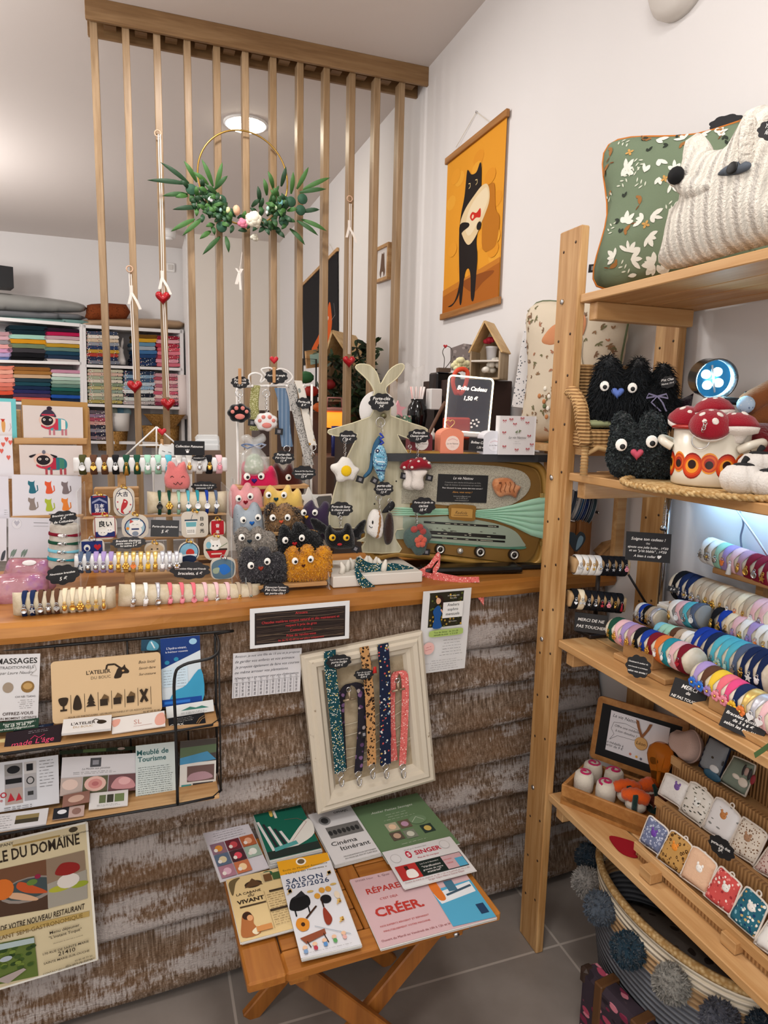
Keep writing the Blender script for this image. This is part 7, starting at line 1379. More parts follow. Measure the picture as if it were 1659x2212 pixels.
# ---------------- picture frame with lanyards ----------------
F,w,h=pxframe((683,1752,1.555),(935,1680,1.565),(651,1411,1.592)); w*=1.0; CWH=NT('chalk_paint',.8,0,.15); CWH.base(CWH.mix(CWH.ramp(CWH.noise(CWH.co((1,1,1)),38,5),[(.68,'#000'),(.74,'#fff')]),'#cbc0ad','#8a7660')); CWH.bump(CWH.noise(CWH.co(),90,4),.2,.001)
F=F; T=thing('picture_frame','distressed cream picture frame leaning on the plank front above the folding table','picture frame',F@V((w/2,0,0)))
prof=[(0,0),(0,.018),(.008,.024),(.016,.022),(.022,.028),(.034,.026),(.040,.016),(.050,.014),(.056,.006),(.060,.0)]
b=B(F); vs=[];fs=[]; n=len(prof)
for cx,cy,sx,sy in ((0,0,1,1),(w,0,-1,1),(w,h,-1,-1),(0,h,1,-1)): vs+=[(cx+sx*d,cy+sy*d,z) for d,z in prof]
for k in range(4):
    for i in range(n-1): a,e=k*n,((k+1)%4)*n; fs.append((a+i,e+i,e+i+1,a+i+1))
b.add(vs,fs,CWH.m); b.obj('moulding',T)
b=B(F); b.bx((.05,.05,.0),(w-.05,h-.05,.004),cloth('#a8987e',300,.6,.9,'#96866c')); b.obj('linen_backing',T)
b=B(F); rd=random.Random(6)
for i in range(5): y=.09+.03*i; b.tube([(.05,y,.007),(w*.5,y+rd.uniform(-.01,.02),.009),(w-.05,y+rd.uniform(0,.05),.007)],.0009,C('#c9bfa8',.8),5)
b.obj('cords',T)
def flan(label,pts,wd,mat,z=.02,fold=False,clip=True):
    q=[V((*pxl(F,*p),z+.002*i)) for i,p in enumerate(pts)]; q=[F@v for v in spline(q,5,False)]; sd=F.to_3x3()@V((1,0,0)); nn=F.to_3x3()@V((0,0,1)); b=B(); b.rib(q,sd,wd,mat,.0015); b.rib([v-nn*.004+sd*.002 for v in q],sd,wd,mat,.0015); T=b.thing('fabric_lanyard',label,'lanyard','lanyards hanging in the cream picture frame')
    if clip:
        e=q[-1]; dn=F.to_3x3()@V((0,-1,0)); b=B(); b.ring(e+dn*.006,.008,SILVER,.0013,nn,14,5); b.tube([e+dn*.014,e+dn*.02-sd*.006,e+dn*.034-sd*.004,e+dn*.038,e+dn*.034+sd*.005,e+dn*.022+sd*.006],.002,SILVER,6); b.obj('snap_hook',T)
    return T
MLEO=dots('#b98a58',['#1d1410','#2a1c14','#1d1410'],120,.44,r2=.15); MNVY=dots('#1a2238',['#d9d4c8','#1a2238','#c0504a','#8aa0b0','#1a2238','#d9b860'],130,.36); MVIO=dots('#26232b',['#5a4060','#26232b','#26232b','#a89a98','#7a5a80'],70,.42)
flan('teal floral lanyard leftmost in the cream picture frame',[(705,1400),(706,1440),(712,1500),(720,1580),(726,1655)],.030,MTF,.03)
q=[(738,1660),(735,1600),(732,1520),(742,1482),(762,1472),(776,1490),(774,1560),(770,1660)]; flan('dark violet-flowered lanyard folded in a loop, second from left in the cream frame',[(738,1660),(734,1590),(732,1515),(745,1480),(762,1474),(775,1490),(776,1560),(768,1660)],.022,MVIO,.008)
TL_=flan('leopard print lanyard in the middle of the cream picture frame',[(778,1392),(784,1440),(790,1520),(793,1640)],.024,MLEO,.03)
TN_=flan('navy floral lanyard right of the leopard one in the cream frame',[(818,1386),(822,1450),(822,1540),(822,1640)],.030,MNVY,.03)
flan('coral floral lanyard looped at the right of the cream picture frame',[(848,1640),(842,1560),(842,1490),(848,1455),(858,1447),(868,1460),(868,1530),(862,1644)],.020,MPK,.010)
nF=F@M4.Translation((0,0,.04))
def fsign(lab,x0,y0,x1,y1,tx):
    G=nF; a=pxl(G,x0,y1); e=pxl(G,x1,y1-(x1-x0)*.1); tt=pxl(G,x0,y0); p=lambda z:G@V((z[0],z[1],0)); FF,ww,hh=frame(p(a),p(e),p(tt)); c=Card(FF,ww,hh,th=.002,mat=C('#161618',.7),outline=cloud())
    for t_,v in tx: c.text(t_,.5,v,hh*.16,'#efece6',shear=.25,wmax=.7)
    c.thing('cloud_sign',lab,'sign')
fsign('black cloud price sign at the upper left of the cream picture frame',704,1416,760,1448,[('Tour de cou porte-clés',.38),('porte-badge',.58),('8,50 €',.8)])
fsign('black cloud price sign pinned on the leopard lanyard',764,1446,808,1471,[('Tour de cou petit',.38),('badge fluide',.58),('8,50 €',.8)])
for (x,y,l) in ((750,1505,'bulldog clip holding the violet-flowered lanyard loop'),(854,1485,'bulldog clip holding the coral lanyard loop')):
    u=F@V((*pxl(F,x,y),.022)); sd=F.to_3x3()@V((1,0,0)); up=F.to_3x3()@V((0,1,0)); b=B(); b.tube([u-sd*.018,u+sd*.018],.003,C('#a8957c',.4,.6),8); b.tube([u,u+up*.02],.004,C('#a8957c',.4,.6),8); b.ring(u+up*.026,.006,SILVER,.0015,F.to_3x3()@V((0,0,1)),12,5); b.thing('bulldog_clip',l,'clip')
u=F@V((*pxl(F,797,1437),.045)); b=B(fr(u)); b.puff([(.006*x,.009*y) for x,y in ((-1,-1),(1,-1),(.6,1),(-.6,1))],.003,C('#c0241f',.5),step=.004); b.thing('red_tassel','small red felt tag above the leopard lanyard sign','ornament')
for x,y in ((788,1557+20),(840,1578)):
    u=F@V((*pxl(F,x-10,y),.026)); b=B(F); a=pxl(F,x-10,y); b.box((a[0],a[1],.03),(.016,.018,.0015),C('#19191c')); b.box((a[0],a[1],.0312),(.007,.008,.0005),C('#8a888c')); b.obj('brand_tag',TL_ if x<800 else TN_)
# ---------------- wire brochure rack ----------------
RX0=-.62; WIR=C('#131314',.45); yb,yf=1.585,1.47; T=thing('wire_rack','black wire wall rack with two wooden shelves full of leaflets','rack',(-.2,1.58,.52))
zt=P(466,1382,y=1.53).z; z1=P(372,1580,y=yf).z; z2=P(385,1738,y=yf).z; xr=P(473,1600,y=1.53).x; xf=P(380,1590,y=yf).x
b=B(); b.tube(spline([(RX0,yb,zt),(xr-.02,yb,zt),(xr,yb-.02,zt),(xr,yf+.03,zt-.012),(xr-.02,yf+.0,zt-.02),(xf+.02,yf,zt-.03),(xf,yf,zt-.06),(xf,yf,z1),(xf,yf,z2)],5,False),.0035,WIR,8); b.obj('top_loop',T)
for z,n in ((z1,'middle_rail'),(z2,'bottom_rail')): b=B(); b.tube([(RX0,yf,z),(xf,yf,z),(xr-.02,yf+.006,z),(xr,yf+.03,z),(xr,yb,z),(RX0,yb,z)],.003,WIR,8); b.obj(n,T)
b=B(); b.tube([(xr,yb,zt),(xr,yb,z2)],.003,WIR,8); b.tube([(xr,yf+.03,zt-.012),(xr,yf+.03,z2)],.002,WIR,8); b.obj('side_wire',T)
for x in (-.5,-.35,-.2,-.05,.08): b=B(); b.tube([(x,yb+.002,zt),(x,yb+.002,z2)],.002,WIR,6); b.obj('back_wire',T)
for z in (z1,z2): b=B(); b.bx((RX0,yf+.006,z-.006),(xr-.006,yb-.004,z+.002),WBX,.001); b.obj('wooden_shelf',T)
S1,S2=z1+.003,z2+.003
def leaf(nm,lab,cat,bl,br,tl,y0,y1,bg,draw,grp=None,th=.0015,round_=0):
    F,w,h=pxframe((*bl,y0),(*br,y0),(*tl,y1)); c=Card(F,w,h,bg,th,round_=round_); draw(c,w,h); return c.thing(nm,lab,cat,grp)
KB=cr(0,1340,.3014); kb=lambda *a:KB([a])[0]
def L1(c,w,h):
    c.text('MASSAGES',.66,.14,.017,'#33302e',bold=.02,wmax=.6); c.text('TRADITIONNELS',.66,.22,.008,'#33302e',wmax=.5); c.text('par Laure Naudry',.66,.3,.009,'#55504c',shear=.3,wmax=.5); 
    c.ell(.83,.5,.1,.09,'#8a6a3c'); c.ell(.83,.49,.07,.05,'#b8945c'); c.ell(.54,.5,.08,.08,'#9a8a78'); c.text('CHI NEI TSANG',.8,.66,.007,'#33302e',wmax=.3); c.lines(.68,.95,.7,.82,5,'#77726e',.0007,al='c'); c.text('OFFREZ-VOUS',.7,.92,.012,'#4a3a34',bold=.01,wmax=.45); c.text('UN MOMENT DÉTENTE',.7,.985,.010,'#4a3a34',bold=.01,wmax=.56)
    c.line([(.85,.25),(.92,.16),(.95,.24),(.86,.32),(.98,.34)],.0009,'#aaa6a2')
leaf('massage_poster','white massage poster at the left end of the upper rack shelf','poster',kb(-220,735),kb(272,705),kb(-250,255),1.55,1.565,'#d4d2d2',L1)
c=None
def L2(c,w,h): c.text('Réserver votre massage :',.7,.35,.008,'#d8dcd4',wmax=.5); c.text('06 68 79 68 79',.68,.6,.008,'#d8dcd4',wmax=.4); c.text('laurenaudry@gmail.com',.66,.85,.008,'#d8dcd4',wmax=.55)
leaf('leaflet','dark green strip leaflet under the massage poster','leaflet',kb(-200,830),kb(275,768),kb(-215,760),1.532,1.55,'#1f3a2c',L2)
def L3(c,w,h): c.text('made L\'âge',.5,.72,.017,'#d8486c',shear=.15,wmax=.75); c.rect(0,.86,1,1,'#c2305c'); c.lines(.4,.8,.12,.2,2,'#9a9498',.0008); c.line([(.45,.5),(.52,.35),(.6,.48),(.7,.36)],.0012,'#c2305c')
leaf('leaflet','black leaflet with pink logo lying on the upper rack shelf','leaflet',kb(20,965),kb(432,895),kb(90,800),1.478,1.53,'#251a20',L3,th=.004)
leaf('leaflet','cream leaflet lying at the left border on the upper rack shelf','leaflet',kb(-120,990),kb(40,960),kb(-90,870),1.48,1.53,'#d6c48c',lambda c,w,h:c.lines(.2,.8,.3,.8,4))
leaf('leaflet','navy leaflet propped behind the black one on the upper rack shelf','leaflet',kb(92,835),kb(380,800),kb(100,770),1.535,1.55,'#16243e',lambda c,w,h:c.lines(.4,.8,.2,.7,3,'#a8b0c0'))
def L4(c,w,h):
    D='#33281e'; c.text("L'ATELIER",.42,.26,.020,D,bold=.02,wmax=.22); c.text('DU BOUC',.44,.345,.015,'#7a6850',bold=.01,wmax=.18)
    c.blob([(.56,.36),(.58,.26),(.6,.2),(.64,.19),(.66,.15),(.67,.2),(.7,.26),(.69,.3),(.64,.3),(.62,.36)],D); c.line([(.62,.2),(.57,.13),(.5,.13),(.49,.2)],.004,D); c.ell(.645,.25,.012,.016,'#c49a68')
    for i,t_ in enumerate(('Bois local','Savoir-faire','Sur-mesure')): c.text(t_,.87,.16+.1*i,.010,D,shear=.35,wmax=.16)
    for i in range(8): c.line([(.165+.122*i,.56),(.165+.122*i,.86)],.0009,D) if i<7 else None
    for i in range(7):
        u=.1+.122*i; v=.7
        if i==0: c.blob([(u-.04,v-.1),(u+.04,v-.1),(u+.03,v),(u,v+.03),(u-.03,v)],D); c.rect(u-.008,v,u+.008,v+.09,D); c.rect(u-.03,v+.08,u+.03,v+.11,D)
        elif i==1: c.blob([(u-.035,v+.1),(u-.03,v-.04),(u-.01,v-.12),(u+.01,v-.12),(u+.03,v-.04),(u+.035,v+.1)],D)
        elif i==2:
            for k in range(3): c.poly([(u,v-.13+.06*k),(u+.03+.008*k,v-.02+.05*k),(u-.03-.008*k,v-.02+.05*k)],D)
        elif i==6:
            for s in (-1,1): c.line([(u-.03*s,v-.11),(u+.03*s,v+.1)],.006,D)
        else: c.rect(u-.04,v-.02,u+.03,v+.09,D); c.poly([(u-.03,v-.02),(u,v-.1),(u+.04,v-.05),(u+.04,v+.06),(u+.03,v-.02)],'#6a5236')
    c.text('POUR LES PARTICULIERS . LES PROFESSIONNELS ET LES ASSOCIATIONS',.52,.935,.007,D,wmax=.76); c.text('06 87 68 82 85',.9,.985,.007,D,wmax=.16)
c4=leaf('wooden_plaque','engraved plywood plaque with a goat head and seven craft icons on the rack','sign',kb(378,745),kb(1162,650),kb(362,300),1.535,1.552,'#d2b48c',L4,None,.004,.008)
def L5(c,w,h): c.text("L'ATELIER",.42,.5,.011,'#33281e',bold=.02,wmax=.5); c.text('DU BOUC',.42,.72,.008,'#a88a50',wmax=.4); c.blob([(.7,.5),(.74,.3),(.86,.36),(.9,.5),(.8,.6)],'#33281e'); c.line([(.74,.3),(.66,.2),(.6,.35)],.002,'#33281e')
leaf('business_card','white card with goat head lying below the plywood plaque','card',kb(440,812),kb(795,775),kb(478,708),1.482,1.525,'#dcdad8',L5,th=.006)
def L6(c,w,h): c.text('SL',.48,.62,.013,'#b88a80'); c.blob([(.86,.2),(.98,.15),(1,.8),(.85,.9),(.8,.6)],'#d9a090'); c.blob([(0,.2),(.15,.15),(.12,.5),(.03,.6)],'#d9a090'); c.line([(.4,.75),(.75,.75)],.0008,'#b88a80')
leaf('business_card','white card with peach flowers beside the goat head card','card',kb(802,812),kb(1185,755),kb(820,698),1.485,1.525,'#dcd8d4',L6,th=.003)
def L7(c,w,h): c.text('GABX',.22,.85,.008,'#d8d4cc',bold=.01); c.lines(.2,.7,.2,.5,3,'#bdb8b0',.0008); c.line([(.75,.9),(.85,.5),(.98,.3)],.002,'#8a6a44'); c.line([(.8,.95),(.9,.6),(1,.5)],.002,'#8a6a44')
leaf('business_card','black card with wood grain lines at the right end of the upper rack shelf','card',kb(1212,780),kb(1475,735),kb(1218,700),1.485,1.52,'#17171a',L7,th=.006)
def L8(c,w,h): c.poly([(.3,.55),(.5,.3),(.62,.45),(.75,.35),(.9,.6)],'#3f7a6c'); c.lines(.3,.85,.75,.85,2,'#888',.0008)
leaf('leaflet','white card with green mountain mark above the black wood-grain card','card',kb(1195,705),kb(1535,650),kb(1190,620),1.53,1.545,'#d6d8d6',L8)
def L9(c,w,h):
    c.poly([(0,0),(1,0),(1,.22),(0,.45)],'#1d3a78'); c.ell(.82,.08,.1,.045,'#9ac4dc'); c.text("L'hydro-vivant,",.4,.17,.009,'#e8ecf2',wmax=.5); c.text('la fraîcheur ressentie',.4,.22,.009,'#e8ecf2',wmax=.56)
    for u,v in ((.15,.36),(.38,.32)): c.ell(u,v,.06,.03,'#2f86a8')
    for u in (.02,.36): c.rect(u,.44,u+.3,.72,'#c8dce8'); c.lines(u+.03,u+.26,.48,.68,6,'#666',.0007)
    c.blob([(.3,.8),(.6,.72),(1,.5),(1,1),(.2,1)],'#3f9ac0'); c.rect(0,.9,1,1,'#1d4a98'); c.rect(.05,.93,.7,.97,'#2f74c8')
leaf('leaflet','blue and white water treatment leaflet at the right of the upper rack shelf','leaflet',kb(1165,620),kb(1448,585),kb(1125,135),1.553,1.575,'#d2dce2',L9)
leaf('leaflet','teal and navy photo leaflet behind the blue water leaflet','leaflet',kb(1010,220),kb(1150,215),kb(1008,140),1.578,1.582,'#27485c',lambda c,w,h:(c.blob([(.3,.9),(.4,.2),(.6,.1),(.9,.5),(.8,.95)],'#5a9ab0'),c.line([(.5,.2),(.7,.8)],.003,'#d8e0e4')))
def M1(c,w,h):
    for (u0,v0,u1,v1,q) in ((.33,.06,.55,.3,'#8d8a88'),(.33,.3,.55,.55,'#9a9698'),(.33,.55,.55,.88,'#a89890'),(.57,.06,.72,.3,'#c0bcba'),(.57,.3,.72,.58,'#aaa6a6'),(.57,.58,.72,.85,'#9a9a9e')): c.rect(u0,v0,u1,v1,q)
    c.ell(.44,.18,.08,.08,'#1f1f22'); c.rect(.34,.36,.54,.46,'#1a1a1d'); c.poly([(.36,.82),(.4,.64),(.45,.8)],'#b02a34'); c.poly([(.46,.82),(.5,.66),(.54,.8)],'#b02a34'); c.ell(.645,.44,.05,.08,'#333'); c.ell(.645,.44,.035,.06,'#aaa6a6'); c.rect(.61,.66,.68,.74,'#333'); c.rect(.6,.1,.68,.24,'#1a1a1d'); c.text('EXPO',.2,.72,.012,'#b02a34',bold=.02,sp=1.3); c.text('boutique',.18,.8,.008,'#b02a34'); c.lines(.76,.95,.08,.6,9,'#555',.0008); c.lines(.32,.7,.93,.97,2,'#444',.0009)
leaf('leaflet','white EXPO leaflet with fashion photos at the left of the lower rack shelf','leaflet',kb(-160,1400),kb(425,1310),kb(-160,1040),1.53,1.55,'#cfd0d4',M1)
def M2(c,w,h): c.rect(.45,.25,.85,.75,'#3f3a2c'); c.rect(.45,.25,.85,.5,'#8a7a50'); c.lines(.05,.4,.2,.9,6,'#666',.0008)
leaf('postcard','postcard with a landscape photo lying at the left front of the lower rack shelf','card',kb(-100,1520),kb(330,1460),kb(-80,1400),1.475,1.52,'#cfcecf',M2,th=.008)
def M3(c,w,h):
    c.rect(.0,.0,1,.52,'#cfccce'); c.rect(.36,.06,.5,.3,'#4a4a4e'); c.rect(.39,.12,.47,.24,'#8a8a90'); c.text('Le Moulin aux pivoines',.44,.36,.007,'#555',shear=.2,wmax=.36); c.lines(.15,.7,.42,.46,2,'#666',.0007)
    c.rect(0,.54,.27,1,'#b8a8a0'); c.ell(.12,.72,.1,.14,'#d9c0b4'); c.rect(.28,.54,.6,1,'#5a5a44'); c.ell(.44,.74,.14,.2,'#d9b0a4'); c.ell(.44,.74,.09,.13,'#c98a84'); c.ell(.44,.74,.045,.06,'#b06a6a'); c.rect(.61,.54,1,1,'#6a4a4c'); c.blob([(.66,.9),(.7,.66),(.8,.6),(.92,.7),(.95,.92)],'#c08a8c'); c.ell(.82,.72,.08,.1,'#d9a8a8')
leaf('brochure','photo brochure with a rose and a baby in the middle of the lower rack shelf','leaflet',kb(428,1260),kb(985,1215),kb(425,985),1.535,1.55,'#c6c2c4',M3)
leaf('leaflet','dark green photo leaflet behind the rose brochure on the lower rack shelf','leaflet',kb(425,960),kb(975,925),kb(430,935),1.562,1.57,'#2e3a2c',lambda c,w,h:(c.rect(.3,.1,.6,1,'#5a7048'),c.ell(.8,.5,.05,.4,'#b8a8a0')))
def M4_(c,w,h): c.rect(.25,.2,.42,.7,'#5f6a4a'); c.rect(.45,.2,.62,.7,'#3a3a30'); c.rect(.65,.2,.9,.7,'#6a7a50'); c.lines(.2,.8,.82,.9,2,'#666',.0007)
leaf('leaflet','white leaflet with three small photos lying before the rose brochure','leaflet',kb(635,1355),kb(915,1325),kb(690,1235),1.49,1.53,'#d2d0ce',M4_,th=.003)
leaf('leaflet','rust photo leaflet lying left of the three-photo one','leaflet',kb(445,1340),kb(640,1300),kb(480,1250),1.5,1.53,'#8a6458',lambda c,w,h:c.ell(.5,.5,.3,.3,'#c0a090'))
leaf('business_card','small photo card at the front edge of the lower rack shelf','card',kb(375,1430),kb(600,1400),kb(420,1345),1.478,1.505,'#b8a098',lambda c,w,h:(c.rect(0,0,.5,1,'#23242a'),c.ell(.28,.4,.15,.2,'#d8d8dc'),c.ell(.75,.5,.15,.3,'#8a6a60')))
def M5(c,w,h): c.text('Meublé de',.42,.17,.016,'#2f5f60',bold=.02,wmax=.78); c.text('Tourisme',.4,.28,.016,'#2f5f60',bold=.02,wmax=.7); c.lines(.06,.93,.38,.84,14,'#55605e',.0009); c.rect(0,.89,1,1,'#4a7a78')
leaf('brochure','Meublé de Tourisme brochure standing on the lower rack shelf','leaflet',kb(972,1328),kb(1262,1288),kb(985,898),1.525,1.548,'#c8d2cf',M5)
def M6(c,w,h): c.rect(0,0,1,.4,'#4a4440'); c.poly([(0,.12),(1,.1),(1,.25),(0,.3)],'#5a6a50'); c.poly([(0,.3),(.75,.22),(1,.38),(0,.42)],'#4a8ab0'); c.rect(.2,.46,.95,.74,'#6a5450'); c.blob([(.25,.72),(.3,.6),(.7,.58),(.9,.7)],'#a88890'); c.rect(.05,.78,.32,.88,'#3f8a88'); c.rect(.36,.77,.92,.87,'#3a3434'); c.rect(.1,.9,.6,.98,'#5a4a44')
leaf('brochure','holiday home photo brochure with a pool at the right end of the lower rack shelf','leaflet',kb(1285,1272),kb(1545,1240),kb(1272,870),1.535,1.555,'#d4d2cc',M6)
# ---------------- folding table ----------------
TZ=.43; TW1=wood('#b97a34','#9a5f22','x',11,.42,.1); TW2=wood('#b97a34','#9a5f22','y',11,.42,.1); TWD=wood('#a5672a','#85501e','z',11,.45)
t0=P(535,2128,z=TZ); t1=P(1083,1970,z=TZ); t2=P(519,2040,z=TZ); d=t1-t0; an=math.atan2(d.y,d.x); WT=d.length; DT=.43; W=TR((t0.x,t0.y,0),an)
T=thing('folding_table','small honey-brown folding wooden table with slatted top and crossed legs','table',W@V((WT/2,DT/2,0)))
b=B(W); 
for x0,y0,x1,y1,m in ((0,0,.075,DT,TW2),(WT-.075,0,WT,DT,TW2),(.075,0,WT-.075,.058,TW1),(.075,DT-.058,WT-.075,DT,TW1)): b.bx((x0,y0,TZ-.022),(x1,y1,TZ),m,.004)
b.obj('table_frame',T)
n=5
for i in range(n): a=.061+(DT-.119)/n*i; b=B(W); b.bx((.078,a,TZ-.02),(WT/2-.022,a+(DT-.119)/n-.004,TZ-.001),TW1,.002); b.bx((WT/2+.022,a,TZ-.02),(WT-.078,a+(DT-.119)/n-.004,TZ-.001),TW1,.002) if 0 else None; b.obj('slat',T); b=B(W); b.bx((WT/2+.022,a,TZ-.02),(WT-.078,a+(DT-.119)/n-.004,TZ-.001),TW1,.002); b.obj('slat',T)
b=B(W); b.bx((WT/2-.02,.058,TZ-.022),(WT/2+.02,DT-.058,TZ-.0005),TW2,.002); b.obj('centre_rail',T)
for y,(x0,x1) in ((.03,(.10,WT+.0)),(DT-.05,(.10,WT-.0)),(.065,(WT-.085,.0)),(DT-.085,(WT-.085,.0))):
    a=V((x0,y,TZ-.03)); e=V((WT-x0*.9 if x0<.2 else .06,y,.0)); dd=e-a; b=B(W); b.box((a+e)/2+V((0,.01,0)),(.042,.02,dd.length),TWD,.003,M4.Rotation(math.atan2(dd.x,dd.z),4,'Y')); b.obj('leg',T)
for x in (.105,WT-.1): b=B(W); b.bx((x-.02,.02,TZ-.05),(x+.02,DT-.02,TZ-.022),TW2,.003); b.obj('underbar',T)
b=B(W); b.cyl((WT-.1,.012,TZ-.037),(WT-.1,.022,TZ-.037),.006,SILVER); b.obj('bolt',T)
def tp(px,py,z=TZ): return P(px,py,z=z)
def stack(nm,lab,bl,br,tl,th,bg,draw,z0=TZ,cat='leaflet'):
    z=z0+th+.0015; F,w,h=frame(tp(*bl,z=z),tp(*br,z=z),tp(*tl,z=z)); c=Card(F,w,h,bg,.0008); draw(c,w,h)
    k=max(2,int(th/.0012)); rd=random.Random(len(lab))
    for i in range(k-1): dz=.001+(th-.001)*i/(k-1); dx,dy=rd.uniform(-.0015,.0025),rd.uniform(-.003,.001); c.box((w/2+dx,h/2+dy,-dz-.0006),(w,h,.0008),paper('#d4d2ce'))
    return c.thing(nm,lab,cat)
KT=cr(430,1680,.4039); kt=lambda *a:KT([a])[0]
def N1(c,w,h):
    c.rect(.05,.03,.42,.17,'#b03468'); c.text('Les Animés',.23,.12,.009,'#f0d8e0',wmax=.32); c.lines(.5,.9,.05,.17,4,'#666',.0008); c.text('Animation Anniversaire',.5,.27,.009,'#b03468',shear=.2,wmax=.86); c.lines(.15,.85,.32,.46,5,'#666',.0009,al='c')
    for i,q in enumerate(['#8a6a7a','#6a2a34','#b0603a','#5a6a80','#4a2a30','#9ab0a0','#a87888','#c0704a']): u=.04+.32*(i%3); v=.5+.165*(i//3); c.rect(u,v,u+.3,v+.155,q); c.ell(u+.15,v+.08,.08,.045,['#d9903a','#c04a50','#e0a888','#d8c8a0','#d84a5a','#e8e8e0','#d8b0c0','#f0d0a0'][i]); c.ell(u+.08,v+.1,.04,.025,'#e8e0d8')
stack('leaflet_stack','birthday entertainment leaflets with eight small photos at the back left of the table',kt(115,555),kt(375,480),kt(40,190),.004,'#d2cdd4',N1)
def N2(c,w,h):
    for i in range(5): c.poly([(.0+.09*i,.45+.05*i),(.05+.09*i,.45+.05*i),(.18+.09*i,.95),(.12+.09*i,.95)],'#d8d6d4' if i%2==0 else '#2a2a30'); 
    c.blob([(.3,.95),(.5,.8),(1,.55),(1.0,.78),(.6,.9)],'#dcdad2'); c.rect(.0,.9,1,1,'#26302c'); c.ell(.4,.14,.1,.055,'#141418'); c.ell(.4,.17,.035,.025,'#e0d8cc'); c.rect(.38,.2,.43,.45,'#d8d4cc'); c.blob([(.3,.4),(.32,.28),(.37,.24),(.36,.4)],'#d9b858'); c.text('Parvis de C.I.C.F',.72,.36,.009,'#0e2a24',bold=.02,wmax=.5); c.ell(.72,.24,.06,.03,'#2a8468'); c.line([(.55,.5),(.8,.52),(.95,.6),(.5,.85)],.0007,'#a04a4a'); c.poly([(.15,.87),(.6,.83),(.62,.88),(.15,.92)],'#4f9a98')
stack('brochure_stack','thick pile of dark green cultural brochures with striped figure on the table',kt(378,440),kt(655,375),kt(305,90),.024,'#15604e',N2)
def N3(c,w,h): c.text('OFNAJC',.72,.1,.010,'#444',bold=.02,wmax=.34); c.ell(.27,.2,.13,.09,'#8a8a8a'); c.ell(.27,.2,.08,.06,'#3a3a3a'); c.rect(.2,.34,.95,.56,'#6a6866'); [c.ell(.25+.1*i,.46,.045,.05,'#2e2e2e',8) for i in range(7)]; c.text('Cinéma',.42,.7,.021,'#2a2a2a',wmax=.56); c.text('Itinérant',.6,.81,.021,'#2a2a2a',wmax=.64); c.text('PROGRAMMATION SEPTEMBRE',.6,.93,.007,'#444',wmax=.7); c.text('AU MOIS DE MAI ET JUIN 2026',.6,.97,.007,'#444',wmax=.7)
stack('leaflet_stack','white travelling cinema leaflets between the green brochures on the table',kt(725,465),kt(972,400),kt(595,195),.010,'#d6d4d4',N3)
def N4(c,w,h): c.text('Atelier Petites Sauvages',.5,.2,.014,'#d8dcd0',shear=.3,wmax=.62); c.lines(.28,.75,.27,.36,3,'#c8d0c0',.0009,al='c'); [(c.rect(u,v,u+.16,v+.14,q),c.ell(u+.08,v+.07,.05,.045,z)) for u,v,q,z in ((.26,.42,'#b0a890','#e0c0a0'),(.44,.42,'#6a5a4a','#b890a8'),(.24,.58,'#5a5044','#c0a088'),(.42,.6,'#7a8070','#c8c8b8'),(.68,.58,'#2a3a34','#c8b060'))]; c.ell(.72,.47,.12,.08,'#6f8a68'); c.line([(.62,.5),(.72,.42),(.8,.5)],.001,'#d0d8c8'); c.lines(.3,.7,.8,.8,1,'#c8d0c0',.0009)
stack('leaflet_stack','sage green flower workshop leaflets at the back right of the table',kt(1010,455),kt(1395,350),kt(868,150),.004,'#66805c',N4)
def N5(c,w,h):
    c.ell(.75,.06,.1,.05,'#2e5a44'); c.rect(.62,.03,.8,.2,'#c8b48a'); c.ell(.45,.18,.16,.06,'#3a2c20'); c.poly([(.28,.22),(.45,.08),(.62,.22)],'#5a4028'); c.blob([(.02,.1),(.1,.03),(.25,.02),(.15,.1),(.05,.3)],'#6a5a3c'); c.text('LA CABANE',.33,.32,.013,'#2e2218',bold=.01,wmax=.44); c.text('du',.36,.375,.011,'#2e2218',shear=.3); c.text('VIVANT',.33,.46,.021,'#2e2218',bold=.03,wmax=.48); c.rect(.12,.5,.58,.525,'#4a3a28')
    c.blob([(.05,.95),(.08,.75),(.14,.62),(.24,.6),(.3,.7),(.28,.8),(.35,.95)],'#a8683a'); c.ell(.2,.66,.08,.06,'#3a2418'); c.ell(.24,.7,.05,.045,'#d9a070'); c.blob([(.22,.9),(.36,.84),(.38,.9),(.28,.96)],'#e4d8b8'); c.lines(.62,.95,.42,.9,14,'#6a5438',.001); c.rect(.68,.36,.95,.39,'#3a2c20'); c.rect(.6,.66,.92,.69,'#3a2c20'); c.rect(.66,.08,.8,.2,'#6a4a2c'); c.rect(.82,.08,.96,.2,'#3f5a34'); c.line([(.59,.35),(.59,.95)],.0006,'#8a7450'); c.rect(.3,.86,.56,.94,'#c98a50')
stack('leaflet_stack','cream leaflets with a reading child drawing on the front left table corner',kt(222,880),kt(540,795),kt(150,545),.006,'#d8bf8c',N5,TZ+.004)
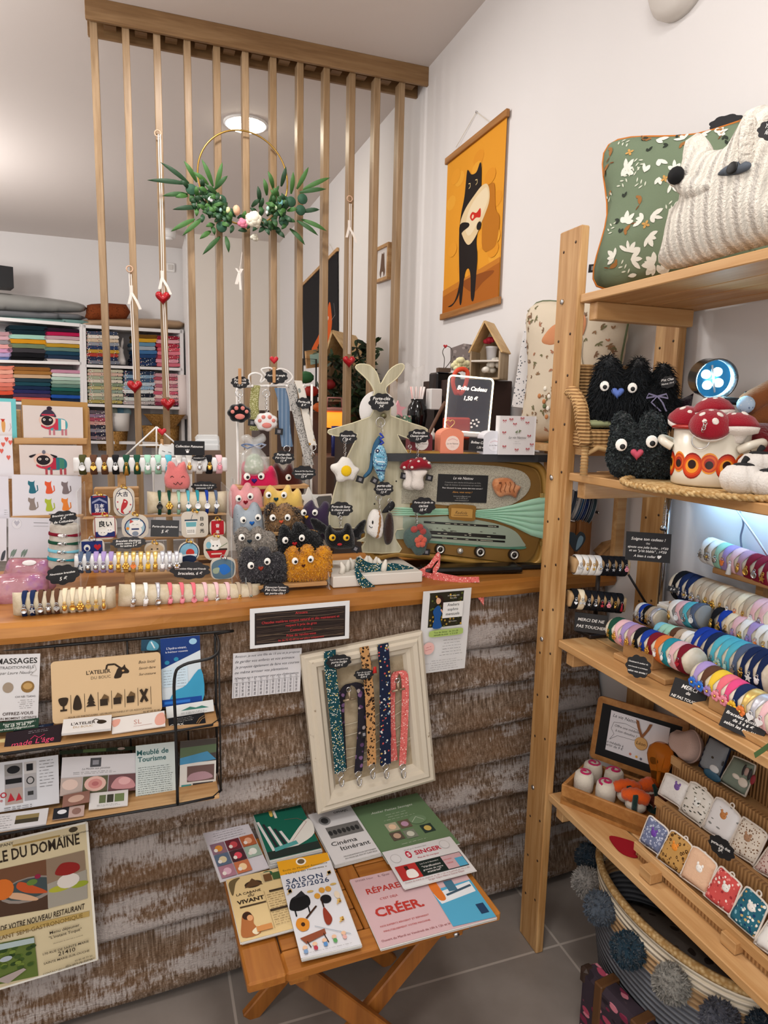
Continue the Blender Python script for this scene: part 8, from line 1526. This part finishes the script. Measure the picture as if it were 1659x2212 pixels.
def N6(c,w,h):
    c.poly([(0,0),(1,0),(1,.1),(.4,.16),(0,.17)],'#e0a020'); c.ell(.45,.05,.1,.045,'#f0e8d8'); c.ell(.45,.05,.07,.03,'#6a5a40'); c.text('Ecole de Musique Associative',.5,.13,.009,'#6a5a20',wmax=.86); c.text('« La Lyre des Hautevents »',.5,.17,.009,'#6a5a20',wmax=.8); c.text('SAISON',.42,.28,.016,'#2a3a5a',bold=.01,sp=1.15); c.text('2025/2026',.45,.34,.015,'#2a3a5a',bold=.01,sp=1.1)
    c.blob([(.02,.52),(.1,.44),(.3,.42),(.4,.46),(.38,.54),(.2,.58),(.04,.56)],'#141416'); c.poly([(.1,.45),(.3,.38),(.36,.44)],'#26262a'); [c.line([(u,.55),(u,.63)],.003,'#141416') for u in (.1,.34)]
    [c.ell(u,v,.055,.03,'#d0963a') for u,v in ((.55,.47),(.66,.42),(.78,.42))]; c.ell(.9,.38,.06,.012,'#c8a860'); c.ell(.45,.41,.06,.012,'#c8a860'); c.ell(.68,.52,.1,.045,'#17171a'); c.ell(.9,.5,.05,.04,'#e0d0b8')
    c.blob([(.05,.72),(.1,.66),(.2,.66),(.28,.7),(.24,.77),(.12,.78)],'#d0862a'); c.ell(.17,.72,.035,.02,'#3a2010'); c.line([(.25,.67),(.48,.57)],.004,'#3a2010'); c.blob([(.54,.72),(.56,.64),(.6,.6),(.64,.64),(.68,.72),(.62,.77),(.56,.77)],'#8a3420'); c.line([(.6,.6),(.6,.5)],.003,'#2a140c'); c.poly([(.06,.84),(.5,.8),(.5,.85),(.14,.9)],'#8a4a30'); c.line([(.16,.88),(.2,.94)],.002,'#3a2010'); c.line([(.46,.84),(.5,.93)],.002,'#3a2010'); c.line([(.35,.76),(.9,.9)],.0012,'#8a9aa8')
    [(c.ell(.1+.17*i,.93-.012*i,.04,.018,'#e0b898'),c.ell(.1+.17*i,.965-.012*i,.035,.02,q)) for i,q in enumerate(('#7a9ac0','#b03a4a','#5a8ac0','#5a9a5a','#d8a8a0'))]; [c.text('♫',u,v,.016,'#d8b060') for u,v in ((.08,.4),(.88,.28),(.88,.6),(.82,.78))]; c.lines(.05,.95,.985,.985,1,'#888',.0007)
stack('leaflet_stack','white music school season 2025/2026 leaflets at the front of the table',kt(545,965),kt(865,890),kt(472,440),.008,'#d6d6da',N6,TZ+.009)
def N7(c,w,h):
    c.text('SINGER Dijon',.12,.06,.007,'#6a4a50',wmax=.16); c.text('6, Quai',.3,.06,.007,'#6a4a50'); R='#b0342c'; c.text('RÉPARER',.27,.28,.034,R,bold=.02,wmax=.36); c.text("C'EST DÉJÀ",.25,.4,.011,R,wmax=.16); c.text('CRÉER.',.29,.62,.036,R,bold=.03,wmax=.42); c.text('NOS EXPERTS RÉVISENT ET RÉPARENT',.28,.76,.008,R,wmax=.42); c.text('MINUTIEUSEMENT VOTRE MACHINE.',.28,.83,.008,R,wmax=.4); c.text('Ouvert du Mardi au Vendredi de 10h à 12h et le Samedi de 10h à 18h',.45,.94,.008,'#8a3a3a',wmax=.84)
    c.poly([(.62,.45),(1,.42),(1,1),(.62,.98)],'#4f9fc0'); c.poly([(.62,.5),(.98,.44),(.98,.6),(.64,.66)],'#d8dce0'); c.blob([(.64,.6),(.62,.4),(.65,.2),(.69,.22),(.7,.4),(.7,.6)],'#d0702a'); c.ell(.66,.17,.015,.03,'#d8a080'); c.rect(.76,.36,.84,.52,'#3f6a80'); c.blob([(.82,.3),(.86,.1),(.94,.12),(.96,.3)],'#5a94b0'); c.line([(.72,.56),(.97,.5)],.006,'#3a5060'); c.rect(.9,.78,.97,.92,'#1f3a5a')
stack('leaflet_stack','pink sewing machine repair flyers reading RÉPARER CRÉER on the front right table corner',kt(970,912),kt(1590,745),kt(830,540),.006,'#c9a9ac',N7)
def N8(c,w,h):
    c.text('Du 27 au 31 Octobre 2025',.45,.1,.006,'#666',wmax=.32); c.text('SINGER',.59,.27,.017,'#b8283c',bold=.03,wmax=.38); c.ell(.31,.22,.04,.1,'#b8283c'); c.text('S',.31,.27,.013,'#f0e4e4',bold=.03); c.ell(.12,.25,.07,.12,'#b8b4b4'); c.ell(.12,.25,.062,.105,'#d6d4d4'); c.ell(.85,.18,.07,.12,'#b8b4b4'); c.ell(.85,.18,.062,.105,'#d6d4d4'); c.text('Plus de 30 marques',.55,.38,.006,'#b8283c',wmax=.3)
    c.rect(.04,.46,.97,.84,'#17231e'); c.rect(.04,.46,.32,.84,'#b0302c'); c.blob([(.14,.8),(.14,.66),(.18,.6),(.26,.62),(.27,.8)],'#e6e0da'); c.rect(.15,.5,.2,.6,'#3a1814'); c.text('Les 3 et 4 décembre',.5,.55,.007,'#e8e4e0',wmax=.26); c.text('"Vérification',.5,.65,.009,'#e8e4e0',shear=.2,wmax=.26); c.text('gratuite de votre',.5,.72,.009,'#e8e4e0',shear=.2,wmax=.28); c.text('matériel"',.5,.79,.009,'#e8e4e0',shear=.2,wmax=.2); c.rect(.68,.48,.96,.83,'#c2a0a4'); c.text('RÉPARER',.75,.6,.006,'#b0342c',wmax=.12); c.text('CRÉER',.75,.7,.006,'#b0342c',wmax=.1); c.rect(.84,.6,.96,.83,'#4f9fc0'); c.text('Ouvert du mardi au vendredi de 10h à 12h et le samedi de 10h à 18h',.5,.91,.006,'#8a2a34',wmax=.9); c.text('Singer Dijon Notre Dame Dijon',.6,.97,.006,'#8a2a34',wmax=.5)
stack('leaflet','white flyer with red letters lying askew across the pink repair flyers',kt(1095,595),kt(1480,495),kt(995,395),.002,'#d4d2d2',N8,TZ+.012)
# ---------------- wall pictures ----------------
def wallF(bl,br,tl,x): return frame(P(*bl,x=x),P(*br,x=x),P(*tl,x=x))
F,w,h=wallF((956,684),(1077,648),(966,350),1.338); T=thing('wall_scroll','orange hanging scroll of a black cat hugging a bagged fish','poster',F@V((w/2,0,0)))
c=Card(F,w,h,th=.0015,mat=paper('#dd962a')); kc=cr(800,0,.5178); Q=lambda *L:[carduv(F,w,h,*z) for z in kc(L)]
rd=random.Random(2)
for i in range(24): u,v=rd.random(),rd.random()*.78; c.ell(min(.9,max(.1,u)),max(.06,v),.09,.045,rd.choice(['#e2a034','#d98f26','#e0982c']),10)
c.poly([(0,.83),(1,.76),(1,1),(0,1)],'#a8601e'); c.poly([(0,.83),(1,.76),(1,.79),(0,.87)],'#c07828')
c.blob(Q((470,800),(500,770),(520,770),(525,870),(540,900),(538,960),(520,1030),(470,1040),(470,900)),'#b5701c')
c.blob(Q((385,1180),(430,1220),(470,1180),(520,1130),(460,1140)),'#8a4a18')
KB_='#1e1716'
c.blob(Q((405,720),(412,712),(424,728),(445,718),(460,678),(466,700),(464,800),(460,900),(445,1000),(448,1080),(436,1240),(422,1245),(420,1150),(410,1120),(395,1150),(383,1262),(374,1262),(374,1180),(372,1000),(380,900),(395,820)),KB_)
c.blob(Q((376,1170),(372,1230),(345,1275),(326,1280),(350,1262),(366,1220)),KB_)
c.blob(Q((468,775),(490,768),(500,800),(496,850),(470,920),(440,990),(410,1022),(385,980),(378,930),(400,870),(440,810)),'#dcc49a'); c.blob(Q((474,790),(490,785),(494,830),(470,890),(420,980),(400,960),(410,890),(440,830)),'#e4d2b0')
c.blob(Q((418,905),(428,885),(445,888),(462,868),(462,905),(444,908),(428,922)),'#c22a1c'); c.ell(*Q((430,904))[0],.018,.012,'#e8c8a8')
c.blob(Q((374,950),(385,930),(412,930),(414,945),(390,965),(376,982)),KB_); c.ell(*Q((456,942))[0],.04,.024,KB_)
for x,y in ((417,773),(446,757)): u,v=Q((x,y))[0]; c.line([(u-.02,v-.012),(u+.012,v-.008),(u+.015,v+.012),(u-.012,v+.018)],.0035,'#d9c08a')
c.obj('print',T)
for y0,y1 in ((h-.012,h+.016),(-.016,.012)): b=B(F); b.bx((-.012,y0,-.006),(w+.012,y1,.010),wood('#b07c46','#96642f','y',12),.002); b.obj('batten',T)
b=B(); t=P(1029,242,x=1.345)
for q in ((985,318),(1063,268)): b.tube([t,P(*q,x=1.34)],.0014,C('#d8cfc0',.8),5)
b.ball(t,.005,SILVER,n=8,k=5); b.obj('hanging_cord',T)
F,w,h=wallF((811,613),(840,603),(808,540),1.335); T=thing('framed_print','small oak-framed print of a brown bear on the right wall behind the slats','picture',F@V((w/2,0,0)))
b=B(F)
for a,e in (((0,0),(w,.018)),((0,h-.018),(w,h)),((0,.018),(.018,h-.018)),((w-.018,.018),(w,h-.018))): b.bx((a[0],a[1],-.012),(e[0],e[1],.012),WBX)
b.obj('frame',T); c=Card(F,w,h,'#e0dcda',.003); c.blob([(.38,.35),(.42,.2),(.5,.24),(.58,.2),(.62,.35),(.66,.6),(.7,.75),(.62,.88),(.55,.74),(.45,.74),(.38,.88),(.3,.75),(.34,.6)],'#6d5444'); c.obj('print',T)
F,w,h=wallF((655,790),(730,752),(660,610),1.34); T=thing('wall_scroll','black hanging scroll with an orange fox figure on the right wall behind the slats','poster',F@V((w/2,0,0))); c=Card(F,w,h,'#17161a',.002); uv=lambda x,y:carduv(F,w,h,x,y)
c.blob([uv(*z) for z in ((672,760),(690,720),(694,690),(700,672),(704,680),(712,652),(716,675),(717,700),(712,735),(704,770),(690,780))],'#cf5a1e'); c.ell(*uv(706,689),.045,.03,'#e8d8c8'); c.ell(*uv(706,689),.02,.014,'#222'); c.line([uv(721,655),uv(724,680),uv(716,692)],.004,'#9a9a9e'); c.obj('print',T)
b=B(F); b.bx((-.01,h-.01,-.006),(w+.01,h+.014,.008),WBX); b.obj('batten',T); b=B(); [b.tube([P(712,527,x=1.345),P(*q,x=1.34)],.0012,C('#d8cfc0'),5) for q in ((702,560),(724,550))]; b.obj('hanging_cord',T)
# ---------------- wreath and hanging hearts on the slats ----------------
YR=3.255; F=fr(P(526,385,y=YR)); g=lambda x,y,z=0:V((*pxl(F,x,y),z)); R=(g(622,385)-g(430,385)).length/2
T=thing('wreath','gold hoop wreath with bamboo leaves, pastel eggs and flowers on the slats','wreath',F@V((0,-R,0)))
b=B(F); b.ring((0,0,0),R,C('#b8934c',.3,.9),.004,(0,0,1),64,8); b.obj('hoop',T)
LG=[C('#2c5226',.6),C('#1f3f24',.6),C('#3f6a30',.6)]; rd=random.Random(11); b=B(F)
def blade(o,e,wd,m,z):
    d=e-o; n=V((-d.y,d.x,0)).normalized(); L=d.length; pts=[]
    vs=[];fs=[]
    for i in range(7): f=i/6; q=o+d*f+V((0,0,z+.03*sin(f*2.2))); k=wd*sin(pi*min(1,f*.92+.08))**.8; vs+=[q-n*k,q+V((0,0,.004)),q+n*k]
    for i in range(6):
        for k in (0,1): fs.append((i*3+k,i*3+3+k,i*3+4+k,i*3+1+k))
    b.add(vs,fs,m,True)
for (o,e) in (((405,400),(318,396)),((408,398),(346,357)),((425,395),(396,353)),((460,405),(434,350)),((465,410),(478,357)),((462,412),(490,385)),((405,420),(350,428)),((405,425),(378,432)),((450,402),(414,378)),((430,450),(372,458)),((420,475),(368,505)),((440,470),(393,513)),((455,500),(430,520)),((475,512),(436,554)),((487,512),(492,550)),((560,440),(554,407)),((575,425),(566,392)),((590,410),(576,375)),((606,405),(614,366)),((628,420),(630,376)),((640,410),(663,366)),((652,412),(708,390)),((645,418),(700,414)),((650,460),(686,458)),((650,475),(702,503)),((640,478),(683,513)),((625,495),(655,533)),((595,500),(612,518)),((470,425),(440,405)),((580,440),(600,405))): blade(g(*o),g(*e),.0105,rd.choice(LG),rd.uniform(.005,.02))
b.obj('bamboo_leaves',T)
b=B(F)
for i in range(150):
    s=rd.choice((-1,1)); a=-pi/2+s*rd.triangular(.1,1.25,.75); q=V((R*cos(a),R*sin(a),0))+V((rd.gauss(0,.03),rd.gauss(0,.028),rd.uniform(.0,.03))); t_=rd.uniform(0,6.3); blade(q,q+V((.045*cos(t_),.045*sin(t_),0)),.010,rd.choice(LG+[C('#24472c',.5)]),0)
for x,y in ((412,414),(476,437),(477,494),(468,440),(610,438),(650,434),(646,458),(610,482),(625,440)): b.lathe([(0,.004),(.022,.0),(.024,-.002)],C('#28503a',.7),g(x,y,.035),14)
b.obj('greenery',T)
def fl(x,y,r,m,n=9,z=.04):
    b=B(F)
    for i in range(n): a=i*2.4; k=r*.55*math.sqrt(i/n); b.ball(g(x,y,z)+V((k*cos(a),k*sin(a),r*.35*(1-i/n))),(r*.5,r*.48,r*.4),m,n=9,k=6)
    b.obj('flower',T)
fl(545,480,.042,C('#e6dfcc',.7),13); fl(521,488,.026,C('#d97a92',.7),7); fl(455,436,.018,C('#dfe0e0',.7),6); fl(548,515,.022,C('#d4d0c0',.7),6,.02)
for x,y,r,q in ((508,460,.020,'#e0b090'),(490,460,.013,'#d8d8a0'),(474,459,.009,'#9ac0b8'),(472,433,.008,'#e6d8c8'),(602,443,.014,'#7fc0c4'),(575,456,.009,'#a8d0c0'),(592,455,.008,'#c8d8b0'),(573,465,.008,'#d8e0d8')): b=B(F); b.ball(g(x,y,.045),(r*.85,r*1.15,r*.85),C(q,.5),n=12,k=8); b.obj('pastel_egg',T)
HR=C('#a8141e',.25); RB2=C('#e0d8d0',.8)
def garland(label,pts,hearts,hook,bow=None):
    y=YR; T=thing('heart_garland',label,'ornament',P(*pts[-1],y=y)); b=B(); q=[P(*z,y=y) for z in pts]
    for s in (-.004,.004): b.rib([v+V((s,0,0)) for v in q],(1,0,0),.004,RB2,.001)
    b.obj('ribbon',T)
    for i,(x,yy) in enumerate(hearts): b=B(fr(P(x,yy,y=y-.004))); b.puff(heart2(.034,28),.018,HR,step=.007,R=.028); b.obj('heart',T)
    p=P(*hook,y=y); b=B(); b.ring(p+V((0,.012,0)),.013,C('#c9a489',.4),.003,(0,1,0),14,6); b.obj('hook',T)
    if bow: p=P(*bow,y=y-.004); b=B(); b.rib([p+V((.0,0,.03)),p,p+V((-.012,-.003,-.05))],(1,0,0),.012,RB2); b.rib([p,p+V((.02,-.006,-.035)),p+V((.035,-.008,-.07))],(1,0,.3),.011,RB2); b.obj('bow',T)
garland('long white ribbon with two red hearts, on the third slat from the left',[(344,290),(349,470),(352,620),(358,750),(363,858)],[(352,642),(363,872)],(341,286),(350,600))
garland('short white ribbon with one red heart, on the second slat from the left',[(281,592),(287,720),(291,820)],[(291,834)],(280,580),(284,632))
garland('white ribbon with one red heart, on a slat right of the wreath',[(757,440),(756,600),(754,765)],[(754,780)],(757,428),(754,490))
b=B(); p=P(517,590,y=YR); b.tube([P(523,545,y=YR),p],.0015,RB2,5); b.rib([p+V((.012,0,.02)),p,p+V((-.014,0,-.05))],(1,0,0),.014,RB2); b.rib([p+V((-.014,0,.02)),p,p+V((.004,-.006,-.075))],(1,0,0),.010,RB2); b.thing('ribbon_bow','white ribbon bow tied below the wreath on its slat','bow')
# ---------------- rear shelves with fabrics ----------------
t0=P(-260,672,y=6.75); t1=P(396,751,y=7.5); F=fr(t0,math.atan2(t1.y-t0.y,t1.x-t0.x)); n_=V(F.col[2][:3]); SW=C('#e2e0e0',.5); DP=.34
T=thing('white_shelving','white cube shelving with two bays of folded fabric along the rear wall','shelf',V((t0.x,t0.y,0)))
def brd(q,nm,z0=-DP,z1=0): b=B(F); b.prism(outl(F,q,sp=False),z0,z1,SW); b.obj(nm,T)
for q in (((-260,664),(174,699),(174,706),(-260,672)),((-260,770),(176,782),(176,788),(-260,776)),((-260,858),(180,872),(180,878),(-260,864)),((-260,950),(185,952),(185,958),(-260,956)),((180,701),(394,713),(394,720),(180,708)),((185,787),(394,795),(394,801),(185,793)),((189,872),(393,879),(393,885),(189,878)),((192,952),(392,956),(392,962),(192,958))): brd(q,'shelf_board')
for x in ((172,700,180,1150),(178,700,190,1150),(389,712,397,1150)): brd(((x[0],x[1]),(x[0]+7,x[1]),(x[2]+5,x[3]),(x[2]-2,x[3])),'side_board')
b=B(F); b.prism(outl(F,((-260,670),(395,716),(398,1150),(-260,1150)),sp=False),-DP-.01,-DP,C('#b9b6b8',.7)); b.obj('back_board',T)
SX={}
def pile(name,x0,x1,yt,yb,cols,slant=0):
    n=len(cols)
    for i,cc in enumerate(cols):
        pr=cc[0]=='*'; hx='#'+cc.strip('*'); a=yt+(yb-yt)*i/n; e=yt+(yb-yt)*(i+.93)/n; j=random.Random(i*7+x0).uniform(-2.5,2.5); sl=(yb-yt)/n*.12
        q=outl(F,[(x0+j,a+1),(x0+j+3,a),((x0+x1)/2,a+sl),(x1+j-3,a+slant),(x1+j,a+1+slant),(x1+j,e-.5+slant),((x0+x1)/2,e+sl*.5),(x0+j,e-.5)],2)
        m=dots(hx,['#e0d8d0','#3a3a48','#b07070','#e8e0d0'],55,.33,bump=False) if pr else C(hx,.9,0,.1)
        b=B(F); b.prism(q,-.26,-.012,m); 
        pat='print' if pr else 'plain'; b.thing('folded_fabric',f"{pat} folded fabric, {ordinal(i)} from top in the {name}",'fabric','folded fabrics on the white shelving')
pile('left-border pile, upper shelf',-6,24,716,780,['b08a90','c8a0a8','8a8488','d89a98','c890b0','a898c0','5a6a98'])
pile('pile with the mustard cloth',20,100,702,781,['14262e','14262e','9ac4b4','c88a1e','6a7a5e','3a383c','17171a','121214'],3)
pile('pile under the magenta cloth',98,171,708,783,['2a1a28','a81c48','b89aa0','d8ccc4','b08a2c','5f7a70','1f3f52','24344a','b8b0b0'],3)
pile('left-border pile, lower shelf',-6,30,790,862,['d8806c','e0a08c','d88878','e0988a','d87a6a','c86a58','d05038','3a2424'])
pile('pile topped by brown cloth',31,110,792,866,['8a5a2c','9c6c38','c0a080','253a44','1f4450','1c2c48','2a2c58','4a3450','c85a4c'],2)
pile('pile topped by lilac cloth',112,174,798,868,['c08aa0','d8d8d4','b0c8bc','8fa898','5f7f74','245a54','1f3f3c','2450a0','1a2840'],2)
pile('right-bay pile beside the china bunny',190,256,715,786,['*3a4458','*d8d0c4','*c8b49a','*8a8f98','*2a3a5c','*b89038','*a83c30','*28304c','*707480'],2)
pile('right-bay pile with yellow on top',295,338,722,790,['6a4a1c','c89a2e','5f86a0','9aa4ae','3f6a98','24406a','*1c2f50','*24365c'],1)
pile('red striped pile in the right bay',340,388,725,792,['*8a1c30','d8a0a8','*a82c40','*c85060','d87a88','*b04050','*d890a0','c86a78'],1)
pile('patterned pile, left of the middle shelf',192,266,797,871,['*b8b49c','*c8a898','*a0a890','*d0c8b8','*7a8a70','*b0a878','*8a9a8a','*c8c0a8','*98a088','*a89a58'],2)
pile('blue patterned pile, middle shelf',268,334,801,874,['*24344c','*7a98b0','*3a5470','*b0c0cc','*8aa8c0','*d0d4d4','*1f2430','*c8ccc8','*b0a8a8'],1)
pile('pink patterned pile, middle shelf',335,386,806,876,['*c09098','*a84c5c','*d8b0b0','*b06878','*d8a8a8','*c85a70','*e0c0bc','*b87a84','*80304a'],1)
pile('dark patterned pile, lower shelf',194,240,886,950,['*5a5058','*8a7088','*a04858','*c09088','*30303c','*84808a','*28283a','*786870'],1)
for i,(q,m,l) in enumerate(((((-40,628),(60,634),(150,645),(190,655),(192,668),(150,672),(-40,664)),C('#8f8f8c',.3),'grey roll in crumpled plastic on top of the left bay, uppermost'),(((-40,664),(150,674),(182,678),(184,688),(-40,680)),C('#6f7074',.5),'grey cloth roll under the plastic-wrapped one'),(((-40,680),(184,688),(186,700),(-40,692)),C('#7aa09a',.25),'turquoise wrapped roll lying lowest on the left bay'),(((196,660),(206,653),(282,654),(282,687),(200,688),(194,674)),dots('#7a3c1c',['#5a2a12','#7a3c1c'],70,.4),'rust corduroy roll standing out on top of the right bay'),(((192,688),(290,684),(398,690),(400,708),(192,702)),C('#a88a6c',.35),'beige roll in plastic lying along the right bay'))):
    b=B(F); b.puff(outl(F,q,2),.10,m,T=M4.Translation((0,0,-.15)),step=.035,f=lambda p:1+.12*noise.noise(V((p.x*9,p.y*14,i)))); b.thing('fabric_roll',l,'fabric roll')
b=B(F); b.prism(outl(F,((-60,560),(32,573),(34,619),(-60,612)),sp=False),-.3,-.1,C('#17181b',.5)); b.thing('black_speaker','black box speaker on the rear wall above the fabric rolls','speaker')
p=F@V((*pxl(F,267,787),-.1)); b=B(); b.lathe([(0,0),(.045,0),(.05,.04),(.035,.10),(.03,.12),(.034,.15),(0,.18)],C('#d8d4d0',.4),p,18); [b.tube([p+V((s*.012,0,.16)),p+V((s*.022,0,.22)),p+V((s*.03,0,.265))],[.01,.014,.004],C('#d8d4d0',.4),8) for s in (-1,1)]; b.thing('china_bunny','white china bunny between fabric piles on the upper right shelf','ornament')
a,e=F@V((*pxl(F,398,905),-.02)),F@V((*pxl(F,394,810),-.02)); b=B(); b.cyl(a,e,.05,C('#dcd0cc',.6),n=18); b.thing('paper_roll','pale pink paper roll standing at the right end of the shelving','paper roll')
WV=dots('#9a713c',['#7a5528','#b58a50'],60,.45)
for q0,q1,z,l,m,nm in (((205,975),(290,932),-.1,'square woven basket low in the right bay of the shelving',WV,'woven_basket'),((303,968),(410,920),-.08,'larger square woven basket below the wicker bowl',WV,'woven_basket'),((241,932),(286,893),-.1,'white rope basket with yarn balls on the lower right shelf',C('#d0ccc8',.8),'rope_basket')):
    a=F@V((*pxl(F,*q0),z)); e=F@V((*pxl(F,*q1),z)); r=(e-a).dot(V(F.col[0][:3]))/2*(.85 if m is WV else 1); c0=(a+e)/2; hh=e.z-a.z; b=B(TR((c0.x,c0.y+.03,a.z),.4)); b.lathe([(0,0),(r*.85,0),(r,hh),(r*.92,hh),(r*.8,.02),(0,.02)],m,n=4 if m is WV else 24) ; T=b.thing(nm,l,'basket')
    if m is not WV:
        for i,(dx,q) in enumerate(((-.05,'#a8b0a0'),(.02,'#5f8aa0'),(.07,'#86a0a8'))): b=B(); b.ball((c0.x+dx,c0.y+.06,e.z+.01),.05,cloth(q,200,.6)); b.obj('yarn_ball',T)
a=F@V((*pxl(F,355,924),.02)); b=B(); b.lathe([(0,0),(.10,.0),(.2,.13),(.215,.14),(.19,.135),(.09,.015),(0,.015)],WV,a,28); b.thing('wicker_bowl','shallow wicker bowl resting on the woven basket at the right','bowl')
# ---------------- console behind the slats ----------------
WCN=C('#cfc8be',.6); T=thing('white_console','white drawer console standing behind the slats','cabinet',(1.1,4.0,0)); b=B(); b.bx((.55,3.75,0),(1.34,4.2,1.22),WCN,.004); b.obj('console_body',T)
for z in (.95,.65): b=B(); b.bx((.6,3.742,z),(1.3,3.75,z+.22),WCN,.002); b.obj('drawer',T)
ZC2=1.221
F=fr(V((P(735,860,y=3.95).x-.1,3.95,ZC2+.32)),-.75); b=B(); b.bx((.98,3.92,ZC2),(1.335,4.18,ZC2+.32),C('#5a4436',.6),.003); b.thing('brown_chest','brown wooden chest under the house-shaped shelf behind the slats','box')
T=thing('house_shelf','house-shaped wooden shelf with pitched roof behind the slats','shelf',F@V((.1,0,0))); 
q=[pxl(F,*z) for z in ((700,790),(718,718),(760,780))]; xm,zr=q[1]; x0,ze=q[0][0],min(q[0][1],q[2][1]); x1=max(q[2][0],xm+.14)
b=B(F); b.bx((x0,0,-.3),(x1,ze,-.29),WN); b.bx((x0,0,-.3),(x0+.012,ze,0),WN); b.bx((x1-.012,0,-.3),(x1,ze,0),WN); b.bx((x0,0,-.3),(x1,.012,0),WN); b.prism([(x0,ze),(x1,ze),(xm,zr)],-.3,-.29,WN); b.obj('house_frame',T)
b=B(F)
for a,e in (((x0-.01,ze),(xm,zr+.01)),((xm,zr+.01),(x1+.01,ze))): a,e=V((*a,-.15)),V((*e,-.15)); d=e-a; b.box((a+e)/2,(d.length,.012,.31),WNX,0,M4.Rotation(math.atan2(d.y,d.x),4,'Z'))
b.obj('roof',T)
pp=P(775,905,y=3.72); T=thing('house_plant','bushy dark green plant with long leafy stems behind the bunny board','plant',(pp.x,3.8,ZC2)); b=B(); b.lathe([(0,0),(.08,0),(.11,.14),(.1,.14)],C('#8a5a44',.7),(pp.x+.08,3.8,ZC2),20); b.obj('pot',T)
b=B(); rd=random.Random(5); o=V((pp.x+.08,3.8,ZC2+.14)); bl_=B()
GL=[C('#22351c',.5),C('#2e4624',.5),C('#1a2a18',.5)]
def lf(q,d,m):
    n=d.cross(V((rd.gauss(0,1),rd.gauss(0,1),rd.gauss(0,1)))).normalized(); L=rd.uniform(.04,.068); u=d.normalized(); bl_.add([q,q+u*L*.35-n*L*.17,q+u*L*.75-n*L*.13,q+u*L,q+u*L*.75+n*L*.17,q+u*L*.35+n*L*.17],[(0,1,5),(1,2,4,5),(2,3,4)],m)
for (x,y) in ((690,760),(715,770),(738,785),(770,750),(790,742),(815,748),(832,760),(700,810),(715,860),(735,900),(770,880),(800,800),(842,742),(780,840),(690,840),(755,850),(705,900)):
    e=P(x,y,y=3.8+rd.uniform(-.2,.05)); e.x=min(e.x,1.22); m_=(o+e)/2+V((0,0,.10)); s=spline([o,m_,e],7,False); b.tube(s,.006,C('#3a3422',.7),5)
    for k in range(3,len(s)): 
        for _ in range(3): lf(s[k],V((rd.gauss(0,1),rd.gauss(0,1),rd.gauss(.3,.8))),rd.choice(GL))
b.obj('stem',T); bl_.obj('foliage',T)
F=vplane(668,800,.2,y=3.95); T=thing('framed_photo','small oak-framed pale photo behind the slats, left of the house shelf','picture',F@V((0,0,0))); b=B(F); b.prism(outl(F,[(661,758),(697,752),(699,792),(664,796)],sp=False),-.02,0,WBX); b.obj('frame',T); b=B(F); b.prism(outl(F,[(669,766),(692,762),(693,784),(671,788)],sp=False),0,.002,C('#a8c8bc',.5)); b.obj('print',T)
b=B(); [b.bx((x0,y,z0),(x1,y+.3,z1),C(q,.6),.004) for x0,x1,y,z0,z1,q in ((.62,.97,3.85,ZC2,ZC2+.26,'#4a3c38'),)]; b.thing('dark_crate','dark crate stacked on the console under the photo frame','crate')
for i,(x,y,r,q,l) in enumerate(((672,845,.045,'#a8281c','red paper ornament in the clutter left of the plant'),(690,880,.04,'#c8601c','orange paper ornament in the clutter left of the plant'),(660,815,.05,'#2f6a3c','green paper ornament on the dark crate'),(712,830,.04,'#8a1c1c','dark red ornament half hidden by plant leaves'))): b=B(); p=P(x,y,y=3.76); b.ball(p,(r,r*.8,r*.7),C(q,.6),n=7,k=5); b.thing('paper_ornament',l,'ornament')
p=P(722,925,y=3.70); T=thing('orange_lantern','glowing orange round lantern with pink handle behind the slats','lantern',p); b=B(); b.lathe([(0,0),(.055,.005),(.075,.04),(.07,.075),(.05,.09)],glow('#ff8a2a',1.1),p,24); b.obj('lantern_shade',T); b=B(); b.lathe([(.05,.09),(.066,.10),(.066,.115),(0,.118)],C('#c88a80',.4),p,24); b.obj('lid',T); b=B(); b.tube([p+V((-.045,0,.115)),p+V((-.04,0,.17)),p+V((.04,0,.17)),p+V((.045,0,.115))],.005,C('#d0908c',.4),8); b.obj('handle',T)
p=P(727,985,y=3.5); b=B(); b.lathe([(0,0),(.03,0),(.03,.16),(.027,.16),(.025,.01),(0,.01)],C('#1c2a70',.15),p,20); b.thing('blue_vase','dark blue glass tumbler behind the fried egg key ring','vase')
b=B(); b.bx((p.x-.1,3.42,0),(p.x+.1,3.72,p.z),C('#6d5448',.6),.004); b.thing('wood_stool','brown wooden pedestal holding the blue tumbler','stool')
b=B(); p=P(668,850,y=3.9); b.bx((p.x-.03,3.9,p.z-.1),(p.x+.05,3.98,p.z-.02),C('#1a1a1c',.4)); b.tube([p+V((-.03,.04,.0)),p+V((-.03,.04,.2)),p+V((.05,.04,.2)),p+V((.05,.04,0))],.005,BLACK,6); b.bx((p.x-.035,3.9,p.z-.02),(p.x+.055,3.98,p.z+.0),BLACK); b.thing('black_lantern','small black wire lantern on the clutter behind the slats','lantern')
